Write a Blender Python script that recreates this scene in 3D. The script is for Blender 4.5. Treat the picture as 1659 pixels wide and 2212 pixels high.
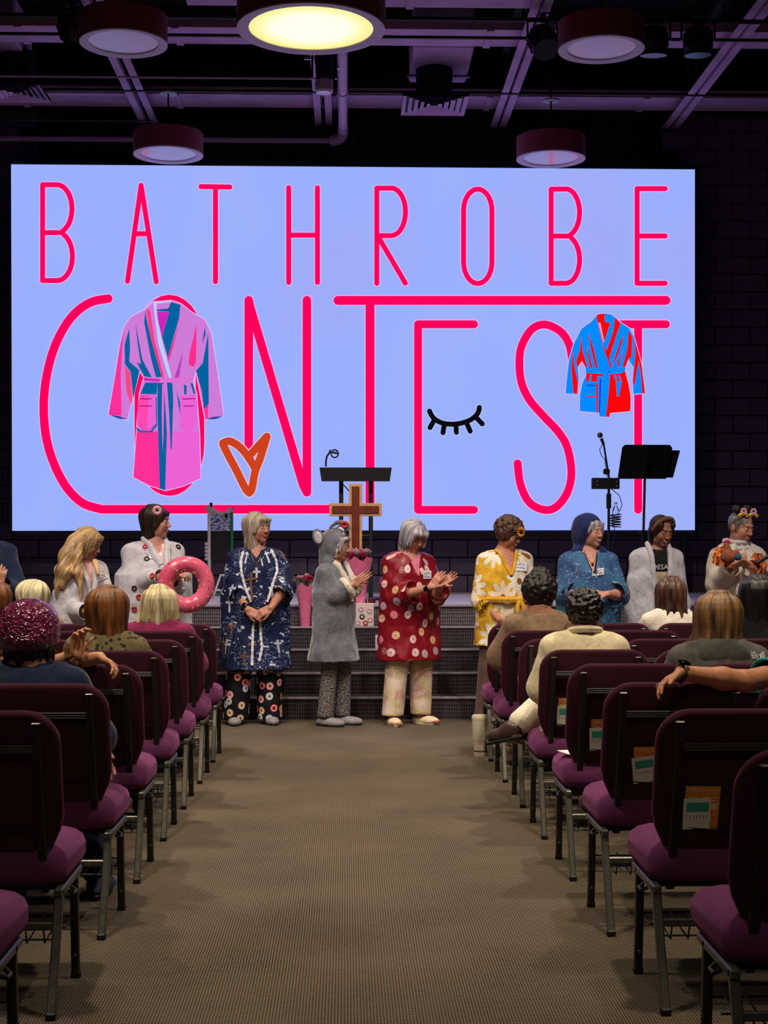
import bpy, bmesh, math, random
import numpy as np
from mathutils import Vector, Matrix
for _o in list(bpy.data.objects): bpy.data.objects.remove(_o)
SC = bpy.context.scene
COL = SC.collection
R = math.radians
# ---------------------------------------------------------------- camera
FPX, CXP, HYP, CAMH = 3200.0, 829.5, 1191.0, 1.35
YAW = math.atan(82 / FPX)
cam = bpy.data.cameras.new('camera'); camo = bpy.data.objects.new('camera', cam); COL.objects.link(camo)
camo.location = (0, 0, CAMH); camo.rotation_euler = (math.pi / 2, 0, -YAW)
cam.sensor_fit = 'VERTICAL'; cam.sensor_height = 36; cam.lens = FPX / 2212 * 36
cam.shift_y = (HYP - 1106) / 2212; cam.clip_end = 100; cam.clip_start = .05
SC.camera = camo
SC.view_settings.view_transform = 'Standard'; SC.view_settings.look = 'None'
SC.view_settings.gamma = 1; SC.view_settings.use_curve_mapping = False
SC.view_settings.exposure = 0.0
# ---------------------------------------------------------------- world and room lights
W = bpy.data.worlds.new('room_air'); SC.world = W; W.use_nodes = True
W.node_tree.nodes['Background'].inputs[0].default_value = (.02, .018, .03, 1)
W.node_tree.nodes['Background'].inputs[1].default_value = 1.0
def spot(loc, target, power, color, angle=70, blend=.6, size=.15):
    l = bpy.data.lights.new('unseen_spot', 'SPOT'); o = bpy.data.objects.new('unseen_spot', l); COL.objects.link(o)
    o.location = loc; o.rotation_euler = (Vector(target) - Vector(loc)).to_track_quat('-Z', 'Y').to_euler()
    l.energy = power; l.color = color; l.spot_size = R(angle); l.spot_blend = blend; l.shadow_soft_size = size
    return o
WARM = (1.0, .84, .64); NEUT = (1.0, .90, .86)
# house downlights over the front of the aisle and the seating, then an added rear fill
spot((-.2, 8.9, 6.0), (0, 9.2, 0), 330, WARM, 84, .9)
spot((-3.0, 8.2, 6.0), (-2.2, 8.2, 0), 780, WARM, 84, .9)
spot((3.0, 8.2, 6.0), (2.4, 8.2, 0), 780, WARM, 84, .9)
spot((-1.6, 4.4, 6.0), (-1.7, 6.6, 0), 640, WARM, 90, .9)
spot((1.6, 4.4, 6.0), (1.8, 6.6, 0), 640, WARM, 90, .9)
spot((0, -.5, 6.0), (0, 2.6, 0), 165, WARM, 110, .9)  # fill light added behind the camera to lift the chair backs
# front-of-stage wash
spot((-2.6, 7.4, 6.0), (-1.1, 11.7, 1.2), 560, NEUT, 46, .5, .08)
spot((2.6, 7.4, 6.0), (1.3, 11.7, 1.2), 560, NEUT, 46, .5, .08)
spot((.2, 7.2, 6.0), (.3, 11.8, 1.0), 300, NEUT, 46, .6, .08)

# ---------------------------------------------------------------- pixel rays
_fw = np.array((math.sin(YAW), math.cos(YAW), 0)); _rt = np.array((math.cos(YAW), -math.sin(YAW), 0))
def ray(px, py): return _fw + _rt * (px - CXP) / FPX + np.array((0, 0, 1.)) * (HYP - py) / FPX
def at(px, py, Y):
    d = ray(px, py); t = Y / d[1]; return np.array((0, 0, CAMH)) + d * t
def Xat(px, Y): return at(px, HYP, Y)[0]
def Zat(py, Y): return CAMH + (HYP - py) / FPX * Y
# ---------------------------------------------------------------- colour + materials
def lin(c): return tuple(((x / 12.92) if x <= .04045 else ((x + .055) / 1.055) ** 2.4) for x in c)
def rgb(r, g, b): return lin((r / 255, g / 255, b / 255))
class NT:
    def __init__(s, name):
        s.m = bpy.data.materials.new(name); s.m.use_nodes = True; s.t = s.m.node_tree; s.p = s.t.nodes['Principled BSDF']
    def n(s, typ, **kw):
        nd = s.t.nodes.new('ShaderNode' + typ)
        for k, v in kw.items(): setattr(nd, k, v)
        return nd
    def l(s, a, b): s.t.links.new(a, b)
    def val(s, sock, x):
        if hasattr(x, 'node'): s.l(x, sock)
        else: sock.default_value = x
    def math(s, op, a, b=0.0, c=None):
        nd = s.n('Math', operation=op); s.val(nd.inputs[0], a); s.val(nd.inputs[1], b)
        if c is not None: s.val(nd.inputs[2], c)
        return nd.outputs[0]
    def coord(s, kind='Object'):
        if kind == 'puv': return s.n('Attribute', attribute_name='puv').outputs['Vector']
        return s.n('TexCoord').outputs[kind]
    def mul(s, v, k):
        nd = s.n('VectorMath', operation='MULTIPLY'); s.l(v, nd.inputs[0]); nd.inputs[1].default_value = k if hasattr(k, '__len__') else (k,) * 3
        return nd.outputs[0]
    def noise(s, v, scale, detail=3, rough=.5, dim='3D'):
        nd = s.n('TexNoise', noise_dimensions=dim); s.l(v, nd.inputs['Vector']); nd.inputs['Scale'].default_value = scale
        nd.inputs['Detail'].default_value = detail; nd.inputs['Roughness'].default_value = rough; return nd.outputs['Fac']
    def ramp(s, f, stops, interp='LINEAR'):
        nd = s.n('ValToRGB'); s.l(f, nd.inputs[0]); cr = nd.color_ramp; cr.interpolation = interp
        while len(cr.elements) < len(stops): cr.elements.new(.5)
        for e, (p, c) in zip(cr.elements, stops):
            e.position = p; e.color = (*c, 1) if len(c) == 3 else c
        return nd.outputs[0]
    def mix(s, f, a, b, typ='MIX'):
        nd = s.n('Mix', data_type='RGBA', blend_type=typ); s.val(nd.inputs[0], f)
        for i, x in ((6, a), (7, b)):
            if hasattr(x, 'node'): s.l(x, nd.inputs[i])
            else: nd.inputs[i].default_value = (*x, 1)
        return nd.outputs[2]
    def base(s, x, rough=.6, metal=0., spec=.5):
        if hasattr(x, 'node'): s.l(x, s.p.inputs['Base Color'])
        else: s.p.inputs['Base Color'].default_value = (*x, 1)
        s.p.inputs['Roughness'].default_value = rough; s.p.inputs['Metallic'].default_value = metal
        s.p.inputs['Specular IOR Level'].default_value = spec
    def bump(s, h, strength=.3, dist=.002):
        nd = s.n('Bump'); nd.inputs['Strength'].default_value = strength; nd.inputs['Distance'].default_value = dist
        s.l(h, nd.inputs['Height']); s.l(nd.outputs[0], s.p.inputs['Normal'])
def M(name, c, rough=.6, metal=0., var=.12, scale=30., bump=0., bscale=250., spec=.5, sheen=0.):
    t = NT(name); v = t.coord()
    f = t.noise(v, scale, 3)
    lo = tuple(x * (1 - var) for x in c); hi = tuple(min(1, x * (1 + var)) for x in c)
    t.base(t.ramp(f, [(.3, lo), (.7, hi)]), rough, metal, spec)
    if bump: t.bump(t.noise(v, bscale, 2), bump, .003)
    if sheen: t.p.inputs['Sheen Weight'].default_value = sheen
    return t.m
def EM(name, c, strength=1.0):
    t = NT(name); t.base((0, 0, 0), .8, 0, 0); t.p.inputs['Emission Color'].default_value = (*c, 1); t.p.inputs['Emission Strength'].default_value = strength
    return t.m
# ---------------------------------------------------------------- mesh building
class MB:
    def __init__(s): s.v = []; s.f = []
    def add(s, vs, fs):
        n = len(s.v); s.v += [tuple(map(float, p)) for p in vs]; s.f += [tuple(i + n for i in f) for f in fs]; return s
    def box(s, c, size, rot=None):
        hx, hy, hz = (q / 2 for q in size)
        P = [Vector((x * hx, y * hy, z * hz)) for x in (-1, 1) for y in (-1, 1) for z in (-1, 1)]
        if rot is not None: P = [rot @ p for p in P]
        return s.add([p + Vector(c) for p in P], [(0, 1, 3, 2), (4, 6, 7, 5), (0, 4, 5, 1), (2, 3, 7, 6), (0, 2, 6, 4), (1, 5, 7, 3)])
    def rbox(s, c, size, r=.01, seg=2, rot=None):
        bm = bmesh.new(); bmesh.ops.create_cube(bm, size=1)
        for q in bm.verts: q.co = Vector((q.co.x * size[0], q.co.y * size[1], q.co.z * size[2]))
        bmesh.ops.bevel(bm, geom=list(bm.edges), offset=r, segments=seg, affect='EDGES', profile=.5)
        bm.verts.index_update()
        P = [(rot @ q.co if rot is not None else q.co) + Vector(c) for q in bm.verts]
        F = [tuple(q.index for q in f.verts) for f in bm.faces]; bm.free(); return s.add(P, F)
    def tube(s, path, r, n=8, cap=True, closed=False, flat=1.0):
        P = [Vector(tuple(map(float, p))) for p in path]; m = len(P); rr = list(r) if hasattr(r, '__len__') else [r] * m
        rings = []; up = None
        for i in range(m):
            d = (P[(i + 1) % m] - P[i - 1]) if closed else (P[min(i + 1, m - 1)] - P[max(i - 1, 0)])
            if d.length < 1e-9: d = Vector((0, 0, 1))
            d.normalize()
            if up is None: up = Vector((0, 0, 1)) if abs(d.z) < .9 else Vector((0, 1, 0))
            a = d.cross(up)
            if a.length < 1e-6: a = d.cross(Vector((1, 0, 0)))
            a.normalize(); b = a.cross(d).normalized(); up = b
            rings.append([P[i] + (a * math.cos(2 * math.pi * k / n) + b * math.sin(2 * math.pi * k / n) * flat) * rr[i] for k in range(n)])
        vs = [p for g in rings for p in g]; fs = []
        for i in range(m if closed else m - 1):
            j = (i + 1) % m
            for k in range(n): fs.append((i * n + k, i * n + (k + 1) % n, j * n + (k + 1) % n, j * n + k))
        if cap and not closed: fs += [tuple(range(n - 1, -1, -1)), tuple((m - 1) * n + k for k in range(n))]
        return s.add(vs, fs)
    def lathe(s, prof, c=(0, 0, 0), n=32, rot=None, cap=True):
        vs = []; fs = []; m = len(prof)
        for (r, z) in prof:
            for k in range(n):
                p = Vector((r * math.cos(2 * math.pi * k / n), r * math.sin(2 * math.pi * k / n), z))
                vs.append((rot @ p if rot is not None else p) + Vector(c))
        for i in range(m - 1):
            for k in range(n): fs.append((i * n + k, i * n + (k + 1) % n, (i + 1) * n + (k + 1) % n, (i + 1) * n + k))
        if cap: fs += [tuple(range(n - 1, -1, -1)), tuple((m - 1) * n + k for k in range(n))]
        return s.add(vs, fs)
    def rings(s, rs, cap=True):
        n = len(rs[0]); m = len(rs); fs = []
        for i in range(m - 1):
            for k in range(n): fs.append((i * n + k, i * n + (k + 1) % n, (i + 1) * n + (k + 1) % n, (i + 1) * n + k))
        if cap: fs += [tuple(range(n - 1, -1, -1)), tuple((m - 1) * n + k for k in range(n))]
        return s.add([p for g in rs for p in g], fs)
    def mesh(s, name, smooth=35):
        me = bpy.data.meshes.new(name); me.from_pydata(s.v, [], s.f); me.validate(); 
        bm = bmesh.new(); bm.from_mesh(me); bmesh.ops.recalc_face_normals(bm, faces=bm.faces); bm.to_mesh(me); bm.free()
        if smooth: me.shade_smooth(); me.set_sharp_from_angle(angle=R(smooth))
        return me
def ob(name, mb, mat=None, parent=None, smooth=35, loc=None, rot=None, **props):
    me = mb.mesh(name, smooth) if isinstance(mb, MB) else mb
    o = bpy.data.objects.new(name, me); COL.objects.link(o)
    if mat is not None and not me.materials: me.materials.append(mat)
    if parent is not None: o.parent = parent
    if loc is not None: o.location = loc
    if rot is not None: o.rotation_euler = rot
    for k, v in props.items(): o[k] = v
    return o
def thing(name, label, cat, loc=(0, 0, 0), rz=0., group=None):
    o = bpy.data.objects.new(name, None); COL.objects.link(o); o.empty_display_size = .1
    o.location = loc; o.rotation_euler = (0, 0, rz); o['label'] = label; o['category'] = cat
    if group: o['group'] = group
    return o
def tag(o, label, cat, group=None):
    o['label'] = label; o['category'] = cat
    if group: o['group'] = group
    return o
def text_mesh(body, size, extrude=.0005, align='CENTER', space=1.0):
    c = bpy.data.curves.new('lettering', 'FONT'); c.body = body; c.size = size; c.extrude = extrude; c.align_x = align; c.align_y = 'CENTER'; c.resolution_u = 2
    c.space_line = space
    o = bpy.data.objects.new('tmp', c); COL.objects.link(o); bpy.context.view_layer.update()
    me = bpy.data.meshes.new_from_object(o.evaluated_get(bpy.context.evaluated_depsgraph_get())); bpy.data.objects.remove(o); me.name = 'lettering'
    return me
# ================================================================ SETTING
YW, YS, ZST, Y0, RIS, TRD = 16.9, 16.5, .875, 11.9, .175, .28
def carpet(name, c1, c2, pitch=.0095):
    t = NT(name); v = t.coord()
    sp = t.n('SeparateXYZ'); t.l(v, sp.inputs[0])
    w = t.noise(v, 60, 2)
    yz = t.math('ADD', sp.outputs[1], sp.outputs[2])
    k = 2 * math.pi / pitch
    a = t.math('SINE', t.math('ADD', t.math('MULTIPLY', sp.outputs[0], k), t.math('MULTIPLY', w, 3.0)))
    b = t.math('SINE', t.math('ADD', t.math('MULTIPLY', yz, k * .62), t.math('MULTIPLY', w, 5.0)))
    h = t.math('ADD', t.math('MULTIPLY', a, .3), t.math('MULTIPLY', b, .22))
    h = t.math('ADD', h, .5)
    h2 = t.math('ADD', t.math('MULTIPLY', h, .75), t.math('MULTIPLY', t.noise(v, 260, 2), .25))
    big = t.noise(v, 1.6, 4)
    base = t.ramp(h2, [(.28, tuple(x * .8 for x in c1)), (.7, c2)])
    t.base(t.mix(.22, base, t.ramp(big, [(.3, tuple(x * .8 for x in c1)), (.7, c2)]), 'MIX'), .95, 0, .15)
    t.bump(h, .6, .004)
    return t.m
m_carpet = carpet('carpet_brown_loop', rgb(44, 37, 31), rgb(122, 109, 93))
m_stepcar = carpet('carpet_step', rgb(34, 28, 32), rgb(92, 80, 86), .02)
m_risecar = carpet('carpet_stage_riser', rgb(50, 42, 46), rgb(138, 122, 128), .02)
m_deck = M('stage_deck_vinyl', rgb(214, 208, 216), .32, 0, .1, 4)
m_nose = M('nosing_rubber', rgb(150, 138, 148), .5, 0, .1, 20)
m_block = M('painted_block_dark', rgb(98, 84, 114), .7, 0, .12, 9, .25, 120)
m_mortar = M('mortar_dark', rgb(34, 28, 42), .9, 0, .1, 9)
m_black = M('matte_black_paint', rgb(14, 13, 17), .7, 0, .1, 10)
m_wall = M('dark_wall_paint', rgb(20, 18, 24), .9, 0, .1, 4)
m_ceil = M('black_ceiling_deck', rgb(9, 8, 11), .95, 0, .1, 4)
m_beam = M('ceiling_steel_paint', rgb(196, 152, 196), .7, 0, .18, 3)

ob('floor', MB().box((0, 4.4, -.05), (15, 15.0, .1)), m_carpet, kind='structure')
ob('ceiling', MB().box((0, 6.9, 7.3), (15, 20.4, .2)), m_ceil, kind='structure')
ob('wall_left', MB().box((-7.55, 6.9, 3.6), (.1, 20.4, 7.4)), m_wall, kind='structure')
ob('wall_right', MB().box((7.55, 6.9, 3.6), (.1, 20.4, 7.4)), m_wall, kind='structure')
ob('wall_rear', MB().box((0, -3.15, 3.6), (15, .1, 7.4)), m_wall, kind='structure')
wall = ob('wall_back', MB().box((0, YW + .06, 3.6), (15, .1, 7.4)), m_mortar, kind='structure')
bw, bh = .406, .2032
blockm = MB().rbox((0, 0, 0), (bw - .012, .05, bh - .012), .004, 1).mesh('block', 0); blockm.materials.append(m_block)
sx0, sx1 = Xat(24, YS), Xat(1501, YS); sz1, sz0 = Zat(360, YS), Zat(1146, YS)
zc = ZST + bh / 2; r_ = 0
while zc < 6.3:
    x = -4.5 + (bw / 2 if r_ % 2 else 0)
    while x < 5.35:
        low = zc < sz0 + .12
        vis = (low and -4.1 < x < 5.1) or (not low and (x < sx0 + .12 and x > -4.15 or x > sx1 - .15 and x < 5.1))
        if vis: ob('block', blockm, None, wall, loc=(x, YW, zc))
        x += bw
    zc += bh; r_ += 1
# stage and steps
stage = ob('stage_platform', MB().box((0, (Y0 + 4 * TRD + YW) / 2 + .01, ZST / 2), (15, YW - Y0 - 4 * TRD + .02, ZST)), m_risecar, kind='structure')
ob('deck', MB().box((0, (Y0 + 4 * TRD + YW) / 2 + .03, ZST + .004), (15, YW - Y0 - 4 * TRD - .06, .008)), m_deck, stage)
ob('nosing', MB().rbox((0, Y0 + 4 * TRD + .004, ZST - .004), (15, .05, .024), .008, 2), m_nose, stage)
for i in range(4):
    z = RIS * (i + 1)
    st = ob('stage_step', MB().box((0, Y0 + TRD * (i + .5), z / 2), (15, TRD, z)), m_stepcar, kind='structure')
    ob('nosing', MB().rbox((0, Y0 + TRD * i + .006, z - .004), (15, .04, .02), .007, 2), m_nose, st)

# ================================================================ CEILING
CZ = 6.16
m_pipe = M('painted_pipe', rgb(186, 146, 184), .5, 0, .1, 8)
m_dpipe = M('black_pipe', rgb(22, 19, 24), .45, 0, .1, 8)
for cxs in ((312, 337), (688, 711), (1065, 1085), (1435, 1456), (-60, -38)):
    e = thing('ceiling_joist', '', 'joist', (Xat(sum(cxs) / 2, YW), 0, CZ)); e['kind'] = 'structure'; del e['label']; del e['category']
    for px in cxs:
        ob('joist_chord', MB().box((Xat(px, YW) - e.location.x, 10.4, .03), (.075, 12.9, .012)).box((Xat(px, YW) - e.location.x + (.03 if px == cxs[0] else -.03), 10.4, .06), (.012, 12.9, .07)), m_beam, e)
    mb = MB()
    for k in range(26):
        ya = 4.2 + k * .5; mb.tube([(0, ya, .06), (0, ya + .25, .55)], .012, 5).tube([(0, ya + .25, .55), (0, ya + .5, .06)], .012, 5)
    ob('joist_web', mb, m_black, e)
    ob('joist_top_chord', MB().box((0, 10.4, .58), (.12, 12.9, .05)), m_black, e)
def crossbeam(py0, py1, px0, px1, z):
    ya = (z - CAMH) * FPX / (HYP - py0); yb = (z - CAMH) * FPX / (HYP - py1)
    x0, x1 = Xat(px0, yb), Xat(px1, yb)
    b = ob('ceiling_beam', MB().box(((x0 + x1) / 2, (ya + yb) / 2, z + .04), (x1 - x0, yb - ya, .08)), m_beam, kind='structure')
    for px in range(int(px0) + 150, int(px1), 330):
        ob('beam_splice', MB().box((Xat(px, yb), (ya + yb) / 2, z - .006), (.07, yb - ya + .02, .02)), m_beam, b)
crossbeam(206, 234, -90, 1760, 6.30)
crossbeam(62, 98, -90, 1760, 6.30)
crossbeam(-14, 15, 405, 1180, 6.30)
# supply ducts and their louvred diffusers
def duct(px0, px1, py0, py1, dpx, dpy0, dpy1, label):
    z = 6.42; ya = (z - CAMH) * FPX / (HYP - py0); yb = (z - CAMH) * FPX / (HYP - py1)
    x0, x1 = Xat(px0, yb), Xat(px1, yb)
    zd = 6.04; da = (zd - CAMH) * FPX / (HYP - dpy0); db = (zd - CAMH) * FPX / (HYP - dpy1); xc = Xat(dpx, (da + db) / 2); yc = (da + db) / 2
    t = thing('air_duct', label, 'air duct', (xc, yc, zd))
    hw = (x1 - x0) / 2; xm = (x0 + x1) / 2 - xc
    ob('duct_box', MB().rbox((xm, (ya + yb) / 2 - yc, z - zd + .22), (x1 - x0, yb - ya, .44), .02, 1), m_beam, t)
    ob('flange', MB().box((xm, yb - yc - .25, z - zd - .01), (x1 - x0 + .05, .04, .02)), m_beam, t)
    ob('neck', MB().lathe([(.19, .02), (.19, .1), (.2, .12), (.19, .14), (.2, .2), (.19, .24), (.2, .42)], n=24), m_black, t)
    h = (db - da) / 2
    f = ob('diffuser', MB().box((0, 0, .03), (2 * h, 2 * h, .02)), m_black, t)
    mb = MB()
    for k in range(5):
        o_ = h * (1 - .19 * k); i_ = o_ - h * .13; zz = -.0 - .0 * k
        P = []
        for (r1, z1) in ((o_, .0), (i_, .022)):
            P.append([(-r1, -r1, z1), (r1, -r1, z1), (r1, r1, z1), (-r1, r1, z1)])
        ob('louvre', MB().rings(P, False), m_beam, f, 0)
    return t
duct(883, 1006, 100, 178, 938, 207, 249, 'square louvred ceiling vent under a short duct, right of centre')
duct(-90, 70, 92, 150, 35, 190, 228, 'square louvred ceiling vent at the far left edge')
# long pipe turning along the back wall
yb = YW - .22
xp = Xat(741, YW - .25); zp = Zat(291, YW - .3)
t = thing('sprinkler_pipe', 'thick painted pipe running to the back wall and turning left', 'pipe', (xp, yb, zp))
ob('pipe_run', MB().tube([(0, -9.5, 0), (0, -.18, 0)], .05, 14), m_pipe, t)
ob('elbow', MB().tube([(0, -.2, 0), (0, -.12, -.01), (-.02, -.05, -.03), (-.07, -.01, -.045), (-.14, 0, -.05)], .058, 14), m_pipe, t)
ob('pipe_run', MB().tube([(-.12, 0, -.05), (-7.2, 0, -.05)], .03, 10), m_pipe, t)
for q in (-.35, -1.6, -3.2): ob('coupling', MB().tube([(0, q - .04, 0), (0, q + .04, 0)], .058, 14), m_pipe, t)
for q in range(-5, 6): ob('clamp_bolt', MB().tube([(q * .02 + .02, -.02, -.10 - .012 * abs(q) * -.5), (q * .02 + .02, -.02, -.05)], .004, 5), m_pipe, t) if q in (-5, 5) else None
# thin rods / conduit and lighting battens
for k, (pa, pb, yy, rr, mm, nm, lb) in enumerate((
        ((-80, 40), (1760, 40), 13.2, .022, m_dpipe, 'lighting_batten', 'black lighting batten crossing above the pendant lamps'),
        ((-80, 80), (1760, 80), 13.6, .016, m_dpipe, 'conduit', 'thin black conduit under the nearer painted beam'),
        ((-80, 162), (690, 172), 14.5, .010, m_pipe, 'conduit', 'thin rod crossing left above the far left pendant'),
        ((-80, 193), (1760, 206), 15.6, .018, m_dpipe, 'conduit', 'black conduit along the top of the farther painted beam'),
        ((-80, 257), (330, 262), 16.3, .010, m_dpipe, 'conduit', 'short dark conduit at left near the back wall'))):
    a, b = at(*pa, yy), at(*pb, yy); a[2] = b[2] = (a[2] + b[2]) / 2
    tag(ob(nm, MB().tube([a, b], rr, 8), mm), lb, nm.replace('_', ' '))
# drum pendants
m_drum = M('drum_maroon_metal', rgb(158, 74, 92), .5, .0, .12, 12)
m_rim = M('drum_rim_grey', rgb(205, 186, 208), .5, 0, .06, 12)
m_lens = M('opal_diffuser', rgb(246, 240, 250), .22, 0, .03, 6)
tl = NT('lit_diffuser'); tl.base((.02, .02, .02), .6)
_d = tl.n('VectorMath', operation='LENGTH'); tl.l(tl.coord(), _d.inputs[0])
_c = tl.ramp(_d.outputs['Value'], [(.0, (1, .93, .72)), (.30, (1, .93, .70)), (.43, (.86, .80, .30)), (.5, (.80, .74, .26))])
tl.l(_c, tl.p.inputs['Emission Color']); tl.p.inputs['Emission Strength'].default_value = 1.15
m_white = M('white_paint', rgb(225, 222, 228), .5)
def pendant(px, py, Y, D, hh, lit, top, label):
    c = at(px, py, Y); t = thing('pendant_lamp', label, 'pendant lamp', c, 0, None if lit else 'unlit drum pendants over the stage')
    r = D / 2
    ob('drum', MB().lathe([(r, 0), (r, hh * .5), (r * 1.005, hh * .5), (r * 1.005, hh * .53), (r, hh * .53), (r, hh), (r * .98, hh + .005), (.02, hh + .005)], n=56, cap=False), m_drum, t)
    k = .84 if lit else .79
    ob('rim', MB().lathe([(r, 0), (r * 1.0, -.012), (r * .98, -.014), (r * k, -.004), (r * k, .012)], n=56, cap=False), m_rim, t)
    ob('diffuser', MB().lathe([(r * k, .004), (r * k * .5, .002), (.001, .001)], n=56, cap=False), tl.m if lit else m_lens, t)
    ob('rod', MB().tube([(0, 0, hh), (0, 0, 7.2 - c[2])], .009, 8), m_black, t)
    ob('canopy', MB().lathe([(.09, 0), (.09, .015), (.03, .03), (.01, .05)], (0, 0, top - c[2] - .03), n=24), m_white, t)
    if lit:
        l = bpy.data.lights.new('lamp_glow', 'SPOT'); lo = bpy.data.objects.new('lamp_glow', l); COL.objects.link(lo); lo.parent = t
        lo.location = (0, 0, -.05); l.energy = 220; l.color = (1, .84, .55); l.spot_size = R(150); l.spot_blend = .8; l.shadow_soft_size = .05
pendant(672, 62, 11.8, 1.18, .27, True, 7.1, 'large lit drum pendant glowing warm yellow, nearest the camera')
pendant(267, 92, 12.3, .722, .215, False, 7.1, 'unlit maroon drum pendant at upper left, beside the lit one')
pendant(1299, 105, 12.4, .722, .215, False, 7.1, 'unlit maroon drum pendant at upper right beside the stage lights')
pendant(363.5, 333, 15.45, .722, .215, False, Zat(201, 15.45), 'unlit maroon drum pendant hanging just above the screen, left')
pendant(1190, 342, 15.5, .722, .215, False, Zat(210, 15.5), 'unlit maroon drum pendant hanging just above the screen, right')
# stage lights on the batten
m_can = M('black_fixture', rgb(44, 42, 58), .35, .2, .1, 20)
m_chrome = M('bare_steel', rgb(185, 178, 195), .3, .7, .1, 20)
m_glass = M('lens_glass_dark', rgb(50, 60, 90), .08, 0, .1, 20)
def parcan(px, py, Y, tilt, rz, label):
    c = at(px, py, Y); t = thing('stage_light', label, 'stage light', c, rz)
    rt = Matrix.Rotation(tilt, 3, 'X')
    b = ob('housing', MB().lathe([(.05, .13), (.10, .11), (.125, .06), (.13, 0), (.125, -.04), (.11, -.10), (.118, -.115), (.118, -.13)], n=28, rot=rt), m_can, t)
    for k in range(14):
        a = k * math.pi / 7; p = rt @ Vector((.125 * math.cos(a), .125 * math.sin(a), 0)); 
        ob('cooling_fin', MB().box(p, (.02, .006, .13), rt @ Matrix.Rotation(a, 3, 'Z')), m_can, b)
    ob('lens', MB().lathe([(.105, -.122), (.05, -.128), (.001, -.13)], n=24, rot=rt, cap=False), m_glass, t)
    ob('yoke', MB().tube([(-.15, 0, 0), (-.15, 0, .14), (-.13, 0, .17), (.13, 0, .17), (.15, 0, .14), (.15, 0, 0)], .010, 8), m_can, t)
    cl = ob('clamp', MB().rbox((0, 0, .21), (.05, .05, .08), .008, 1), m_can, t)
    ob('safety_bracket', MB().box((.03, -.03, .20), (.16, .012, .02)), m_chrome, cl)
    ob('cable', MB().tube([(0, .05, .12), (.08, .08, .2), (.14, .06, .27), (.02, .02, .26)], .006, 6), m_black, t)
parcan(1172, 88, 13.2, R(-35), R(20), 'black stage light hanging left of the upper right pendant')
parcan(1412, 88, 13.2, R(8), 0, 'black finned stage light just right of the upper right pendant')
parcan(1508, 88, 13.2, R(5), 0, 'black finned stage light farthest right on the batten')
parcan(157, 62, 13.2, R(30), R(-30), 'black stage light hanging left of the upper left pendant')
# moving projector in the middle
c = at(700, 150, 13.8); t = thing('projector_light', 'clear-ended projector fixture hanging below the lit pendant', 'stage light', c)
ob('body', MB().lathe([(.085, .16), (.09, .1), (.08, .02), (.075, -.08), (.082, -.1)], n=24), m_can, t)
ob('lens_tube', MB().lathe([(.075, -.1), (.085, -.12), (.085, -.2), (.07, -.22), (.001, -.215)], n=24, cap=False), M('clear_bright_plastic', rgb(225, 205, 240), .15, 0, .05), t)
ob('yoke', MB().box((-.11, 0, .05), (.02, .05, .28)).box((.11, 0, .05), (.02, .05, .28)).box((0, 0, .2), (.24, .05, .02)), m_can, t)
ob('side_bracket', MB().box((.125, 0, .02), (.02, .03, .03)).box((-.14, 0, .1), (.09, .02, .02)), m_chrome, t)
ob('hanger', MB().tube([(0, 0, .2), (0, 0, .62)], .014, 8), m_can, t)

# ================================================================ SCREEN
tS = NT('screen_picture'); tS.base((0, 0, 0), .5, 0, .2)
_v = tS.coord(); _n = tS.noise(tS.mul(_v, (1, 1, .6)), .55, 5, .55)
_st = tS.noise(tS.mul(_v, (2.5, 1, 14)), 1.2, 4, .7)
_bgc = tS.ramp(_n, [(.3, rgb(163, 170, 246)), (.5, rgb(154, 176, 254)), (.72, rgb(166, 178, 250))])
_bg2 = tS.mix(tS.ramp(_st, [(.60, (0, 0, 0)), (.72, (.45, .45, .45))]), _bgc, rgb(150, 165, 238))
tS.l(_bg2, tS.p.inputs['Emission Color']); tS.p.inputs['Emission Strength'].default_value = 1.0
scr = thing('led_screen', 'wide glowing screen reading BATHROBE CONTEST on the back wall', 'screen', (0, YS, 0))
cA, cB, cC, cD = at(24, 355, YS), at(1501, 366, YS), at(1501, 1145, YS), at(26.5, 1146.5, YS)
P = [Vector((p[0], 0, p[2])) for p in (cD, cC, cB, cA)]
mb = MB(); mb.add(P + [p + Vector((0, .02, 0)) for p in P], [(0, 1, 2, 3), (4, 7, 6, 5), (0, 4, 5, 1), (1, 5, 6, 2), (2, 6, 7, 3), (3, 7, 4, 0)])
ob('display_panel', mb, tS.m, scr, 0)
ob('cabinet', MB().box(((sx0 + sx1) / 2, .14, (sz0 + sz1) / 2 - .03), (sx1 - sx0 + .05, .22, sz1 - sz0 + .1)), m_black, scr)
_em = {}
def emc(c):
    if c not in _em: _em[c] = EM('screen_ink_%d' % (len(_em) + 1), rgb(*c))
    return _em[c]
def flat(px, py, off): p = at(px, py, YS - off); return (p[0], -off, p[2])
def stroke_mb(mb, pts, w, off, closed=False):
    hw = w / 2
    seq = list(zip(pts, pts[1:] + pts[:1])) if closed else list(zip(pts[:-1], pts[1:]))
    for (x0, y0), (x1, y1) in seq:
        L = math.hypot(x1 - x0, y1 - y0) or 1; nx, ny = -(y1 - y0) / L * hw, (x1 - x0) / L * hw
        mb.add([flat(x0 + nx, y0 + ny, off), flat(x0 - nx, y0 - ny, off), flat(x1 - nx, y1 - ny, off), flat(x1 + nx, y1 + ny, off)], [(0, 1, 2, 3)])
    for (x, y) in pts:
        mb.add([flat(x + hw * math.cos(a * math.pi / 8), y + hw * math.sin(a * math.pi / 8), off) for a in range(16)], [tuple(range(16))])
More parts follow.
